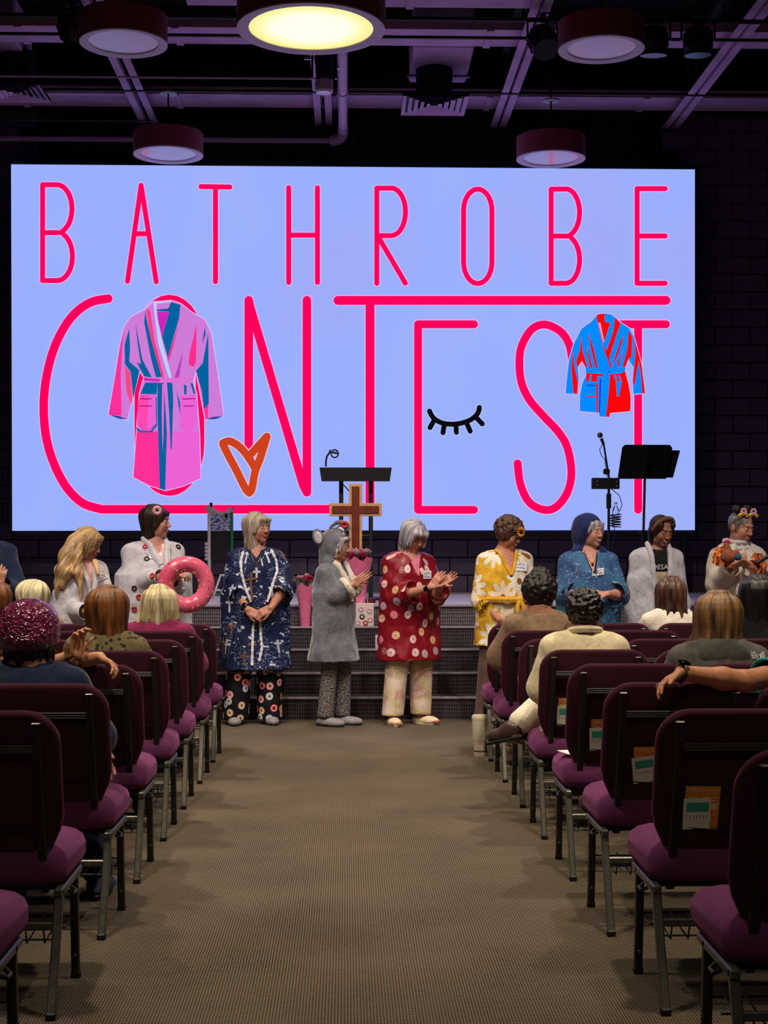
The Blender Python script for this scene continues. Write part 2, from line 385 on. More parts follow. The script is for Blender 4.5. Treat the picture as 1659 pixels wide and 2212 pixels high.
def smooth_pts(pts, n=6):
    out = []; m = len(pts)
    for i in range(m - 1):
        p0, p1, p2, p3 = pts[max(i - 1, 0)], pts[i], pts[i + 1], pts[min(i + 2, m - 1)]
        for k in range(n):
            t_ = k / n; out.append(tuple(.5 * (2 * p1[j] + (p2[j] - p0[j]) * t_ + (2 * p0[j] - 5 * p1[j] + 4 * p2[j] - p3[j]) * t_ ** 2 + (3 * p1[j] - p0[j] - 3 * p2[j] + p3[j]) * t_ ** 3) for j in (0, 1)))
    return out + [pts[-1]]
def arc(cx, cy, rx, ry, a0, a1, n=14): return [(cx + rx * math.cos(R(a0 + (a1 - a0) * i / n)), cy + ry * math.sin(R(a0 + (a1 - a0) * i / n))) for i in range(n + 1)]
PINK = (255, 0, 92)
def letter(strokes, w, col=PINK, off=.004, halo=(214, 176, 250), name='letter'):
    h = MB(); f = MB()
    for s_ in strokes:
        if halo: stroke_mb(h, s_, w + 4.5, off)
        stroke_mb(f, s_, w, off + .002)
    o = ob(name, f, emc(col), scr, 0)
    if halo: ob('outline', h, emc(halo), o, 0)
w1 = 10.8
letter([[(92, 606), (92, 399), (123, 399)] + arc(123, 451, 32.5, 52, -90, 68) + [(135, 502.5), (92, 502.5)], arc(124, 554, 32.5, 52, -65, 90) + [(92, 606)]], w1)
letter([[(275.5, 607.5), (304.8, 400.5), (337.5, 608.5)], [(290, 505), (321, 505)]], w1)
letter([[(434, 403), (496.5, 404)], [(465.5, 404), (465.5, 608.5)]], w1)
letter([[(623.7, 405.5), (623.7, 610)], [(685.7, 405.5), (685.7, 610)], [(623.7, 508), (685.7, 508)]], w1)
letter([[(814, 612), (814, 406.5), (845, 406.5)] + arc(845, 457.5, 31, 51.5, -90, 90) + [(814, 509)], [(818, 513), (875.5, 611.5)]], w1)
letter([arc(1032, 455, 30.6, 46.5, 180, 360) + arc(1032, 566, 30.6, 46.5, 0, 180) + [(1001.4, 455)]], w1)
letter([[(1190.6, 612), (1190.6, 408.5), (1222, 408.5)] + arc(1222, 459, 30, 51, -90, 68) + [(1233, 510), (1190.6, 510)], arc(1222, 561, 30, 51, -65, 90) + [(1190.6, 612)]], w1)
letter([[(1437, 407.5), (1376.3, 407.5), (1376.3, 612), (1437, 612)], [(1376.3, 509.7), (1437, 509.7)]], w1)
z3 = lambda L: [(60 + x * .3978, 620 + y * .3978) for x, y in L]
z4 = lambda L: [(700 + x * .4822, 620 + y * .4822) for x, y in L]
letter([smooth_pts(z3([(437, 63), (350, 80), (270, 130), (200, 215), (140, 340), (103, 480), (87, 620), (92, 760), (115, 880), (160, 1000), (220, 1100), (300, 1175), (400, 1207)])) + [(728, 1100)]], 18.5)
letter([arc(366, 745, 66, 99, 180, 360) + arc(366, 960, 66, 102, 0, 180) + [(300, 745)]], 18.5)
letter([[(537.3, 966), (537.3, 648.5), (540, 662), (655, 1048), (663, 1063.5), (663, 648.5)]], 18.5)
letter([z4([(62, 60), (1532, 60)]), [(799.3, 650), (799.3, 1086)]], 19.2)
letter([z4([(672, 167), (421, 167), (421, 998), (672, 998)])], 17)
letter([smooth_pts(z4([(1112, 330), (1098, 258), (1060, 200), (990, 168), (930, 190), (885, 265), (875, 345), (885, 430), (920, 505), (980, 575), (1050, 650), (1090, 720), (1108, 830), (1090, 920), (1040, 985), (985, 998), (920, 965), (880, 885), (867, 790)]))], 17)
letter([z4([(1330, 167), (1532, 167)]), z4([(1407, 167), (1407, 998)])], 17)
letter([smooth_pts(z3([(1298, 812), (1262, 930), (1235, 1000), (1203, 1118), (1130, 990), (1065, 865), (1066, 845), (1100, 838), (1150, 868), (1195, 920), (1235, 985)]), 4), z3([(1298, 812), (1200, 920)])], 16.5, (204, 66, 28), .009, (226, 190, 230), 'heart_drawing')
ze = lambda L: [(900 + x * .09644, 860 + y * .09644) for x, y in L]
letter([smooth_pts(ze([(288, 290), (350, 410), (450, 500), (600, 565), (800, 585), (1000, 560), (1200, 490), (1330, 390), (1390, 290), (1405, 210)]))] + [ze(q) for q in ([(390, 500), (300, 660)], [(620, 580), (590, 775)], [(880, 590), (890, 765)], [(1120, 560), (1200, 740)], [(1340, 440), (1470, 578)])], 10.8, (10, 10, 16), .005, (170, 190, 250), 'closed_eye_drawing')
def poly(parent, pts, col, off, name='colour_patch'):
    mb = MB(); mb.add([flat(x, y, off) for x, y in pts], [tuple(range(len(pts)))])
    me = bpy.data.meshes.new(name); me.from_pydata(mb.v, [], mb.f)
    bm = bmesh.new(); bm.from_mesh(me); bmesh.ops.triangulate(bm, faces=bm.faces, ngon_method='EAR_CLIP'); bm.to_mesh(me); bm.free()
    return ob(name, me, emc(col), parent)
def robe_picture(sc_, ox, oy, sil, base, halo, pieces):
    f = lambda L: [(ox + x * sc_, oy + y * sc_) for x, y in L]
    o = poly(scr, f(sil), base, .012, 'bathrobe_drawing')
    h = MB(); stroke_mb(h, f(sil), 3.2, .0115, True); ob('outline', h, emc(halo), o, 0)
    off = .0135
    for col, pts in pieces:
        poly(o, f(pts), col, off); off += .0004
ORC, HOT, TEAL, WHT, MAG, DP = (207, 123, 216), (255, 48, 152), (0, 98, 158), (192, 205, 255), (204, 38, 186), (236, 98, 214)
robe_picture(.2035, 220, 630, [(545, 110), (460, 190), (310, 270), (240, 370), (195, 560), (130, 960), (70, 1305), (270, 1360), (330, 1120), (400, 840), (450, 910), (430, 970), (400, 1090), (370, 1480), (335, 1970), (510, 2060), (680, 2110), (870, 2060), (1050, 1980), (1035, 1500), (1005, 1090), (968, 955), (1000, 840), (1080, 1260), (1100, 1360), (1290, 1320), (1240, 940), (1160, 440), (1090, 300), (940, 210), (840, 130), (740, 95)], ORC, (225, 190, 250), [
    (HOT, [(242, 370), (195, 560), (130, 960), (72, 1305), (210, 1315), (200, 900), (215, 600)]),
    ((255, 70, 130), [(245, 790), (300, 860), (325, 1150), (310, 1200), (260, 1050)]),
    (HOT, [(370, 1485), (335, 1970), (510, 2060), (615, 2090), (595, 1485)]),
    (DP, [(680, 1500), (1030, 1480), (1048, 1980), (870, 2060), (675, 2108)]),
    ((255, 72, 176), [(405, 1095), (565, 1095), (572, 1400), (520, 1475), (420, 1475), (375, 1400), (380, 1200)]),
    (DP, [(500, 1100), (565, 1095), (572, 1400), (480, 1475)]),
    (DP, [(835, 1100), (1005, 1100), (1010, 1400), (960, 1490), (870, 1485), (825, 1440)]),
    (TEAL, [(365, 1440), (420, 1478), (520, 1478), (575, 1400), (570, 1120), (582, 1120), (585, 1420), (530, 1495), (410, 1495), (370, 1470)]),
    (TEAL, [(735, 110), (835, 140), (820, 280), (700, 700), (640, 480), (715, 212), (585, 205), (585, 190), (705, 180)]),
    (MAG, [(590, 212), (712, 214), (640, 478), (600, 330)]),
    (TEAL, [(460, 200), (480, 320), (560, 640), (650, 905), (575, 910), (520, 700), (450, 330)]),
    ((255, 60, 132), [(472, 185), (512, 195), (560, 520), (662, 908), (640, 920), (520, 500)]),
    (WHT, [(548, 112), (740, 98), (735, 112), (580, 128), (583, 250), (645, 545), (747, 925), (715, 925), (600, 560), (556, 220)]),
    (TEAL, [(355, 320), (430, 720), (530, 910), (450, 900), (370, 750), (415, 770), (380, 550)]),
    (TEAL, [(290, 390), (300, 600), (290, 740), (400, 838), (335, 1130), (305, 850), (245, 770), (242, 560)]),
    (TEAL, [(1130, 440), (1135, 1190), (1085, 1250), (1060, 1050), (1000, 840), (1070, 760), (1100, 600)]),
    (TEAL, [(1095, 370), (1102, 450), (1065, 560), (1080, 450)]),
    (HOT, [(1130, 1190), (1125, 1340), (1105, 1355), (1085, 1255)]),
    ((255, 45, 130), [(838, 235), (765, 560), (707, 742), (695, 715), (790, 420)]),
    ((255, 45, 140), [(1005, 330), (1000, 760), (970, 800), (920, 770), (930, 650), (970, 500)]),
    ((190, 60, 190), [(860, 640), (820, 915), (770, 915)]),
    (TEAL, [(460, 965), (590, 965), (580, 1090), (410, 1085)]),
    (TEAL, [(590, 965), (660, 970), (690, 1500), (672, 2108), (615, 2090), (600, 1600), (590, 1300)]),
    (DP, [(640, 980), (665, 980), (655, 1500), (643, 1700), (635, 1300)]),
    (TEAL, [(690, 960), (748, 970), (758, 1150), (742, 1670), (730, 1670), (715, 1300)]),
    (TEAL, [(870, 985), (900, 1000), (898, 1090), (875, 1090)]), (TEAL, [(940, 970), (965, 975), (995, 1085), (975, 1085)]),
    (TEAL, [(795, 1040), (830, 1180), (832, 1310), (812, 1200)]),
    ((226, 112, 208), [(445, 908), (640, 925), (700, 915), (970, 908), (965, 948), (780, 965), (640, 965), (450, 950)]),
    (MAG, [(445, 915), (620, 930), (610, 955), (450, 945)]),
    ((150, 20, 120), [(405, 1132), (530, 1132), (528, 1144), (410, 1144)]), ((150, 20, 120), [(385, 1208), (532, 1208), (530, 1219), (390, 1217)]),
    ((170, 30, 140), [(850, 1134), (995, 1130), (990, 1142), (860, 1147)]), ((170, 30, 140), [(855, 1210), (985, 1208), (975, 1219), (870, 1222)]),
    ((40, 60, 150), [(72, 1307), (170, 1318), (272, 1355), (190, 1350)]), ((40, 60, 150), [(1100, 1358), (1180, 1330), (1290, 1320), (1210, 1352)])])
BLU, RED = (0, 138, 255), (255, 4, 8)
robe_picture(.1326, 1200, 660, [(690, 140), (800, 130), (900, 145), (965, 190), (1020, 240), (1070, 285), (1200, 370), (1270, 500), (1330, 700), (1400, 950), (1460, 1430), (1270, 1440), (1255, 1200), (1270, 1000), (1190, 880), (1140, 1000), (1130, 1100), (1190, 1280), (1225, 1500), (1220, 1720), (890, 1750), (880, 1815), (715, 1810), (710, 1745), (395, 1720), (400, 1450), (440, 1260), (495, 1140), (490, 1010), (430, 900), (360, 1010), (380, 1200), (355, 1445), (165, 1430), (190, 1150), (220, 900), (300, 620), (430, 370), (590, 260), (660, 170)], BLU, (210, 180, 252), [
    (RED, [(885, 1120), (1060, 1110), (1130, 1060), (1190, 1280), (1225, 1500), (1220, 1720), (890, 1750), (880, 1815), (820, 1810), (868, 1400)]),
    (RED, [(690, 142), (800, 132), (800, 265), (892, 280), (795, 580), (760, 600), (690, 290), (668, 190)]),
    ((255, 150, 205), [(695, 280), (732, 280), (795, 590), (775, 600)]),
    (RED, [(970, 190), (1060, 290), (980, 520), (870, 880), (925, 1020), (890, 1010), (750, 600), (830, 740), (940, 420)]),
    (RED, [(420, 500), (440, 740), (520, 1000), (490, 1005), (430, 900), (360, 1010), (335, 900), (400, 720)]),
    (RED, [(290, 740), (300, 950), (365, 1250), (355, 1445), (290, 1420), (255, 1000)]),
    (RED, [(1190, 400), (1250, 520), (1240, 830), (1180, 880), (1140, 1000), (1090, 1010), (1170, 700)]),
    (RED, [(1290, 560), (1400, 950), (1460, 1430), (1410, 1430), (1390, 1100), (1355, 900), (1285, 1320), (1260, 1250), (1300, 800)]),
    (RED, [(530, 430), (620, 700), (690, 1020), (655, 1020), (580, 720)]), (RED, [(515, 650), (560, 850), (605, 1015), (565, 1010), (520, 800)]),
    (RED, [(1115, 490), (1010, 820), (925, 1000), (960, 860), (1060, 560)]), (RED, [(1110, 700), (1060, 880), (1015, 1020), (1005, 960)]),
    (RED, [(505, 1100), (790, 1120), (700, 1240), (500, 1235)]),
    (BLU, [(560, 1130), (595, 1130), (575, 1235), (545, 1235)]), (BLU, [(680, 1150), (750, 1150), (740, 1500), (690, 1500)]),
    (RED, [(660, 1260), (690, 1260), (688, 1745), (665, 1745)]), ((60, 20, 160), [(725, 1200), (745, 1200), (722, 1745), (706, 1745)]),
    (RED, [(500, 1465), (655, 1470), (655, 1490), (510, 1485)]), ((20, 40, 160), [(500, 1292), (650, 1292), (650, 1308), (510, 1305)]),
    (BLU, [(945, 1140), (1050, 1140), (1080, 1240), (1035, 1480), (1000, 1480), (985, 1240)]),
    (RED, [(990, 1140), (1020, 1140), (1050, 1235), (1005, 1235)]),
    ((60, 20, 150), [(830, 1045), (890, 1070), (885, 1100), (860, 1065)])])
# ================================================================ CHAIRS
def fabric(name, c1, c2, sc=420):
    t = NT(name); v = t.coord(); n1 = t.noise(v, sc, 2); n2 = t.noise(v, 6, 3)
    t.base(t.mix(.3, t.ramp(n1, [(.3, c1), (.7, c2)]), t.ramp(n2, [(.3, c1), (.7, c2)])), .9, 0, .2)
    t.p.inputs['Sheen Weight'].default_value = .35; t.p.inputs['Sheen Roughness'].default_value = .4
    t.p.inputs['Sheen Tint'].default_value = (*rgb(190, 110, 170), 1)
    t.bump(n1, .25, .002); return t.m
m_seat = fabric('plum_seat_fabric', rgb(88, 40, 78), rgb(124, 62, 110))
m_back = fabric('maroon_back_fabric', rgb(52, 20, 32), rgb(72, 30, 46))
m_leg = M('silver_vein_steel', rgb(98, 96, 88), .38, .55, .2, 60)
m_steel_shaded = M('shaded_vein_steel', rgb(48, 48, 46), .38, .5, .2, 60)  # same steel as above; lit and shaded tones put into the two colours
m_cap = M('black_plastic_cap', rgb(12, 12, 13), .5)
m_slit = M('pocket_stitching', rgb(40, 16, 28), .95)
CW = .525
def arc2(cx, cz, r, a0, a1, n=6): return [(cx + r * math.cos(R(a0 + (a1 - a0) * i / n)), cz + r * math.sin(R(a0 + (a1 - a0) * i / n))) for i in range(n + 1)]
hw = CW / 2
_out = arc2(hw - .10, .785, .10, 0, 90) + arc2(-hw + .10, .785, .10, 90, 180) + [(-hw, .62), (-hw, .57), (-hw + .012, .52), (-hw + .045, .45), (-hw + .052, .38)] + [(-hw + .065, .362), (hw - .065, .362)] + [(hw - .052, .38), (hw - .045, .45), (hw - .012, .52), (hw, .57), (hw, .62)]
_lean = lambda z: .185 - (z - .36) * .33 + .10 * max(0, (z - .36)) ** 2   # y of the back's rear face (towards the audience's rear is -y)
def _ring(inset, dy):
    cx, cz = 0, .62; o_ = []
    n = len(_out)
    for i in range(n):
        x0, z0 = _out[i - 1]; x1, z1 = _out[(i + 1) % n]; tx, tz = x1 - x0, z1 - z0; L = math.hypot(tx, tz)
        nx, nz = tz / L, -tx / L
        x, z = _out[i][0] - nx * inset, _out[i][1] - nz * inset
        o_.append((x, _lean(z) + dy, z))
    return o_
def back_mesh():
    mb = MB(); mb.rings([_ring(.018, 0), _ring(.006, .004), _ring(0, .014), _ring(0, .030), _ring(.008, .045), _ring(.03, .056), _ring(.07, .060)])
    return mb.mesh('backrest', 50)
def seat_mesh():
    mb = MB(); rs = []
    def outline(inset, z, drop=0):
        P = []; y0, y1 = .135 + inset, .565 - inset; w = hw + .006 - inset; r = .055
        for (cx, cy, a) in ((w - r, y1 - r, 0), (-w + r, y1 - r, 90), (-w + r, y0 + r, 180), (w - r, y0 + r, 270)):
            for i in range(5):
                an = R(a + 22.5 * i); x, y = cx + r * math.cos(an), cy + r * math.sin(an)
                P.append((x, y, z - drop * max(0, (y - .42) / .15) ** 2 + .012 * (y < .3) * 0))
        return P
    for (i_, z, d) in ((.03, .352, .0), (.008, .36, .0), (0, .385, .0), (0, .42, .012), (.008, .448, .02), (.028, .466, .026), (.06, .476, .03), (.11, .482, .03)): rs.append(outline(i_, z, d))
    return mb.rings(rs).mesh('seat', 60)
def sq(path, w, d):     # rectangular section tube along a path in the y-z plane
    mb = MB(); rs = []
    P = [Vector(p) for p in path]
    for i, p in enumerate(P):
        t_ = (P[min(i + 1, len(P) - 1)] - P[max(i - 1, 0)]).normalized(); n_ = Vector((1, 0, 0)); b = t_.cross(n_).normalized()
        rs.append([p + n_ * w / 2 * a + b * d / 2 * c for a, c in ((-.7, -1), (.7, -1), (1, -.7), (1, .7), (.7, 1), (-.7, 1), (-1, .7), (-1, -.7))])
    return mb.rings(rs)
def mm(mb, name, mat, sm=30): m = mb.mesh(name, sm); m.materials.append(mat); return m
lx = hw - .012
CH = []      # (name, mesh, sub-parts)
_b = back_mesh(); _b.materials.append(m_back)
_pk = MB(); _g = []
for z in (.37, .42, .48, .525): _g.append(z)
rows = [[(x, _lean(z) - .003 - (.008 if z > .5 else .004), z - (.012 * (1 - (x / .17) ** 2) if z > .5 else 0)) for x in np.linspace(-.175, .175, 9)] for z in _g]
_pk.add([p for r_ in rows for p in r_], [(i * 9 + k, i * 9 + k + 1, (i + 1) * 9 + k + 1, (i + 1) * 9 + k) for i in range(3) for k in range(8)])
pkm = mm(_pk, 'pocket', m_back); stm = mm(MB().tube([(x, _lean(.525) - .013, .525 - .012 * (1 - (x / .17) ** 2)) for x in np.linspace(-.175, .175, 9)], .0025, 5), 'pocket_hem', m_slit)
CH.append(('backrest', _b, [('pocket', pkm), ('pocket_hem', stm)]))
_s = seat_mesh(); _s.materials.append(m_seat); CH.append(('seat', _s, []))
CH.append(('seat_pan', mm(MB().box((0, .35, .345), (CW - .06, .38, .014)), 'seat_pan', m_cap), []))
ux = hw - .062
for s_ in (-1, 1):
    up = sq([(s_ * ux, _lean(z) - .014, z) for z in (.845, .78, .68, .56, .45, .36, .33)], .026, .022)
    CH.append(('back_upright', mm(up, 'back_upright', m_steel_shaded), [('end_plug', mm(MB().rbox((s_ * ux, _lean(.845) - .013, .848), (.028, .024, .008), .003, 1), 'end_plug', m_leg))]))
for z in (.772, .415):
    mb = MB()
    for k in (-.008, .0, .008): mb.tube([(-ux, _lean(z) - .012, z + k), (ux, _lean(z) - .012, z + k)], .0052, 6)
    CH.append(('back_rail', mm(mb, 'back_rail', m_cap), []))
for s_ in (-1, 1):
    rl = sq([(s_ * lx, .135, .345), (s_ * lx, .125, .31), (s_ * lx, .06, .15), (s_ * lx, .0, .012)], .026, .024)
    CH.append(('leg', mm(rl, 'leg', m_leg), [('foot_cap', mm(MB().rbox((s_ * lx, -.002, .011), (.030, .029, .022), .004, 1), 'foot_cap', m_cap))]))
    fl = sq([(s_ * lx, .395, .345), (s_ * lx, .405, .2), (s_ * lx, .425, .012)], .026, .024)
    CH.append(('leg', mm(fl, 'leg', m_steel_shaded), [('foot_cap', mm(MB().rbox((s_ * lx, .426, .011), (.030, .029, .022), .004, 1), 'foot_cap', m_cap)), ('glide_rivet', mm(MB().lathe([(.008, 0), (.005, .006)], (s_ * lx, .408, .075), 8, Matrix.Rotation(R(90), 3, 'X')), 'glide_rivet', m_leg))]))
    CH.append(('seat_rail', mm(MB().rbox((s_ * lx, .29, .338), (.026, .36, .026), .005, 1), 'seat_rail', m_leg), [('ganging_bracket', mm(MB().tube([(s_ * (lx + .014), .2, .325), (s_ * (lx + .03), .21, .315), (s_ * (lx + .03), .25, .315), (s_ * (lx + .014), .26, .325)], .006, 6), 'ganging_bracket', m_cap))]))
CH.append(('stretcher', mm(MB().rbox((0, .098, .245), (2 * lx, .016, .024), .004, 1), 'stretcher', m_leg), []))
_w = MB()
for k in range(9): x = -.21 + .0525 * k; _w.tube([(x, .40, .21), (x, .12, .19), (x, .10, .235)], .0028, 5)
for y in (.40, .26, .12): _w.tube([(-lx, y, .2), (lx, y, .2)], .0032, 5)
CH.append(('book_rack', mm(_w, 'book_rack', m_cap), []))
ROWS = [9.5, 8.64, 7.78, 6.93, 6.05, 5.18, 4.29, 3.40]          # distance of the rear feet, front row first
ORD = ['front', 'second', 'third', 'fourth', 'fifth', 'sixth', 'seventh', 'eighth']
CO = ['on the aisle', 'second from the aisle', 'third from the aisle', 'fourth from the aisle']
NL = [3, 3, 3, 2, 2, 2, 1, 1]; NR = [4, 4, 3, 3, 2, 2, 2, 1]
random.seed(4)
CHAIRX = {}
for r_, y in enumerate(ROWS):
    for side, n, x0 in ((-1, NL[r_], -.85 + lx * -1 * 0), (1, NR[r_], .93)):
        for c_ in range(n):
            xc = (x0 - lx - c_ * .545) if side < 0 else (x0 + lx + c_ * .545)
            dy = random.uniform(-.012, .012) if c_ else 0
            e = thing('banquet_chair', 'maroon padded chair, %s block, %s row from the stage, %s' % ('left' if side < 0 else 'right', ORD[r_], CO[c_]), 'chair', (xc, y + dy, 0), R(random.uniform(-.8, .8)), 'maroon chairs in rows either side of the aisle')
            CHAIRX[(side, r_, c_)] = (xc, y + dy)
            for nm, me, subs in CH:
                p = ob(nm, me, None, e)
                for sn, sm_ in subs:
                    if sn == 'ganging_bracket' and (c_ > 0 or sm_.vertices[0].co.x * side > 0): continue
                    ob(sn, sm_, None, p)
# ================================================================ PEOPLE: smooth-blended solids meshed with surface nets
V3 = lambda *a: np.array(a, float)
def rotm(yaw=0, pitch=0, roll=0):   # yaw>0 turns the face to +X, pitch>0 looks down
    return np.array(Matrix.Rotation(R(yaw), 3, 'Z') @ Matrix.Rotation(R(pitch), 3, 'X') @ Matrix.Rotation(R(roll), 3, 'Y'))
class SDF:
    def __init__(s): s.ops = []
    def _a(s, fn, lo, hi, k, op): s.ops.append((fn, np.array(lo, float), np.array(hi, float), k, op)); return s
    def rc(s, a, b, r1, r2=None, k=.02, op='u'):
        a = np.array(a, float); b = np.array(b, float); r2 = r1 if r2 is None else r2; ba = b - a; L = max(ba @ ba, 1e-9)
        def fn(X, Y, Z):
            px, py, pz = X - a[0], Y - a[1], Z - a[2]
            t = np.clip((px * ba[0] + py * ba[1] + pz * ba[2]) / L, 0, 1)
            return np.sqrt((px - t * ba[0]) ** 2 + (py - t * ba[1]) ** 2 + (pz - t * ba[2]) ** 2) - (r1 + (r2 - r1) * t)
        m = max(r1, r2); return s._a(fn, np.minimum(a, b) - m, np.maximum(a, b) + m, k, op)
    def chain(s, pts, rs, k=.02):
        for i in range(len(pts) - 1): s.rc(pts[i], pts[i + 1], rs[i], rs[i + 1], k)
        return s
    def ell(s, c, r, Rm=None, k=.02, op='u'):
        c = np.array(c, float); r = np.array(r, float); Rm = np.eye(3) if Rm is None else Rm
        def fn(X, Y, Z):
            px, py, pz = X - c[0], Y - c[1], Z - c[2]
            q = [(px * Rm[0, i] + py * Rm[1, i] + pz * Rm[2, i]) for i in range(3)]
            k0 = np.sqrt((q[0] / r[0]) ** 2 + (q[1] / r[1]) ** 2 + (q[2] / r[2]) ** 2)
            k1 = np.sqrt((q[0] / r[0] ** 2) ** 2 + (q[1] / r[1] ** 2) ** 2 + (q[2] / r[2] ** 2) ** 2) + 1e-9
            return k0 * (k0 - 1) / k1
        e = np.abs(Rm) @ r; return s._a(fn, c - e, c + e, k, op)
    def box(s, c, h, Rm=None, rad=.005, k=.01, op='u'):
        c = np.array(c, float); h = np.array(h, float) - rad; Rm = np.eye(3) if Rm is None else Rm
        def fn(X, Y, Z):
            px, py, pz = X - c[0], Y - c[1], Z - c[2]
            q = [np.abs(px * Rm[0, i] + py * Rm[1, i] + pz * Rm[2, i]) - h[i] for i in range(3)]
            return np.sqrt(np.maximum(q[0], 0) ** 2 + np.maximum(q[1], 0) ** 2 + np.maximum(q[2], 0) ** 2) + np.minimum(np.maximum(q[0], np.maximum(q[1], q[2])), 0) - rad
        e = np.abs(Rm) @ (h + rad); return s._a(fn, c - e, c + e, k, op)
    def loft(s, tab, frame=None, k=.02, op='u'):      # rows (z, rx, ry, cx, cy)
        T = np.array(sorted([tuple(r) + (0,) * (5 - len(r)) for r in tab]), float)
        def fn(X, Y, Z):
            if frame is not None:
                o, Rm = frame; px, py, pz = X - o[0], Y - o[1], Z - o[2]
                X, Y, Z = [(px * Rm[0, i] + py * Rm[1, i] + pz * Rm[2, i]) for i in range(3)]
            rx, ry, cx, cy = (np.interp(Z, T[:, 0], T[:, i]) for i in (1, 2, 3, 4))
            d = (np.sqrt(((X - cx) / rx) ** 2 + ((Y - cy) / ry) ** 2) - 1) * np.minimum(rx, ry)
            return np.maximum(d, np.maximum(T[0, 0] - Z, Z - T[-1, 0]))
        lo = V3((T[:, 3] - T[:, 1]).min(), (T[:, 4] - T[:, 2]).min(), T[0, 0]); hi = V3((T[:, 3] + T[:, 1]).max(), (T[:, 4] + T[:, 2]).max(), T[-1, 0])
        if frame is not None:
            o, Rm = frame; c = (lo + hi) / 2; e = (hi - lo) / 2; cc = o + Rm @ c; e = np.abs(Rm) @ e; lo, hi = cc - e, cc + e
        return s._a(fn, lo, hi, k, op)
    def vcut(s, zv, ztop, wtop, yback=0., k=.006, x0=0.):  # V opening carved from the front
        sl = wtop / (ztop - zv); cn = 1 / math.sqrt(1 + sl * sl)
        def fn(X, Y, Z): return np.maximum(np.maximum((np.abs(X - x0) - (Z - zv) * sl) * cn, Y - yback), Z - ztop - .2)
        return s._a(fn, (x0 - wtop * 1.8, -.6, zv), (x0 + wtop * 1.8, yback, ztop + .15), k, 's')
    def field(s, lo, hi, h):
        n = np.maximum(np.ceil((hi - lo) / h).astype(int) + 1, 4)
        ax = [lo[i] + h * np.arange(n[i]) for i in range(3)]
        Fd = np.full(n, 1.0, np.float32)
        for fn, l, u, k, op in s.ops:
            m = k + 2.5 * h
            i0 = [max(int((l[i] - m - lo[i]) / h), 0) for i in range(3)]; i1 = [min(int((u[i] + m - lo[i]) / h) + 2, n[i]) for i in range(3)]
            if any(a >= b for a, b in zip(i0, i1)): continue
            sl = tuple(slice(a, b) for a, b in zip(i0, i1))
            d = fn(ax[0][sl[0]][:, None, None], ax[1][sl[1]][None, :, None], ax[2][sl[2]][None, None, :]); a = Fd[sl]
            if op == 's': d = -d; t = np.clip(.5 - .5 * (d - a) / k, 0, 1) if False else np.clip(.5 + .5 * (a - d) / k, 0, 1); r = d + (a - d) * t + k * t * (1 - t)
            else: t = np.clip(.5 + .5 * (d - a) / k, 0, 1); r = d + (a - d) * t - k * t * (1 - t)
            Fd[sl] = r
        return Fd
    def bounds(s):
        u = [o for o in s.ops if o[4] == 'u']
        return np.min([o[1] for o in u], 0), np.max([o[2] for o in u], 0)
    def mesh(s, h, lo=None, hi=None):
        if lo is None: lo, hi = s.bounds(); lo = lo - 3 * h; hi = hi + 3 * h
        return surfnet(s.field(lo, hi, h), lo, h)
    def multi(s, h, boxes):       # coarse mesh with finer blocks for heads and hands
        Vv, Q = s.mesh(h)
        for lo, hi, hf in boxes:
            c = Vv[Q].mean(1); Q = Q[~np.all((c > lo) & (c < hi), 1)]
            v2, q2 = s.mesh(hf, lo - 2 * hf, hi + 2 * hf)
            if not len(q2): continue
            c = v2[q2].mean(1); q2 = q2[np.all((c > lo - hf) & (c < hi + hf), 1)]
            Q = np.vstack([Q, q2 + len(Vv)]); Vv = np.vstack([Vv, v2])
        us, inv = np.unique(Q, return_inverse=True)
        return Vv[us], inv.reshape(-1, 4)
_CO = np.array([(i, j, k) for i in (0, 1) for j in (0, 1) for k in (0, 1)])
_ED = [(a, b) for a in range(8) for b in range(a + 1, 8) if np.abs(_CO[a] - _CO[b]).sum() == 1]
def surfnet(Fd, lo, h):
    S = Fd < 0; n = np.array(Fd.shape)
    cnt = np.zeros(n - 1, np.int8)
    for c in _CO: cnt += S[c[0]:n[0] - 1 + c[0], c[1]:n[1] - 1 + c[1], c[2]:n[2] - 1 + c[2]]
    act = np.argwhere((cnt > 0) & (cnt < 8))
    if not len(act): return np.zeros((0, 3)), np.zeros((0, 4), int)
    idx = np.full(n - 1, -1, np.int32); idx[tuple(act.T)] = np.arange(len(act))
    g = [Fd[tuple((act + c).T)].astype(float) for c in _CO]; P = np.zeros((len(act), 3)); w = np.zeros(len(act))
    for a, b in _ED:
        m = (g[a] < 0) != (g[b] < 0); den = g[a] - g[b]; t = np.where(m, g[a] / np.where(np.abs(den) < 1e-12, 1, den), 0)
        P += m[:, None] * (_CO[a] + t[:, None] * (_CO[b] - _CO[a])); w += m
    V = lo + h * (act + P / w[:, None]); Q = []
    for axi in range(3):
        o1, o2 = (axi + 1) % 3, (axi + 2) % 3
        sa = [slice(None)] * 3; sb = [slice(None)] * 3; sa[axi] = slice(0, -1); sb[axi] = slice(1, None)
        A, B = S[tuple(sa)], S[tuple(sb)]
        e = np.argwhere(A != B); e = e[(e[:, o1] > 0) & (e[:, o2] > 0) & (e[:, o1] < n[o1] - 1) & (e[:, o2] < n[o2] - 1)]
        if not len(e): continue
        d1 = np.zeros(3, int); d1[o1] = 1; d2 = np.zeros(3, int); d2[o2] = 1
        q = np.stack([idx[tuple((e - d1 - d2).T)], idx[tuple((e - d2).T)], idx[tuple(e.T)], idx[tuple((e - d1).T)]], 1)
        fl = A[tuple(e.T)]; q[~fl] = q[~fl][:, ::-1]; Q.append(q)
    Q = np.vstack(Q); return V, Q[(Q >= 0).all(1)]
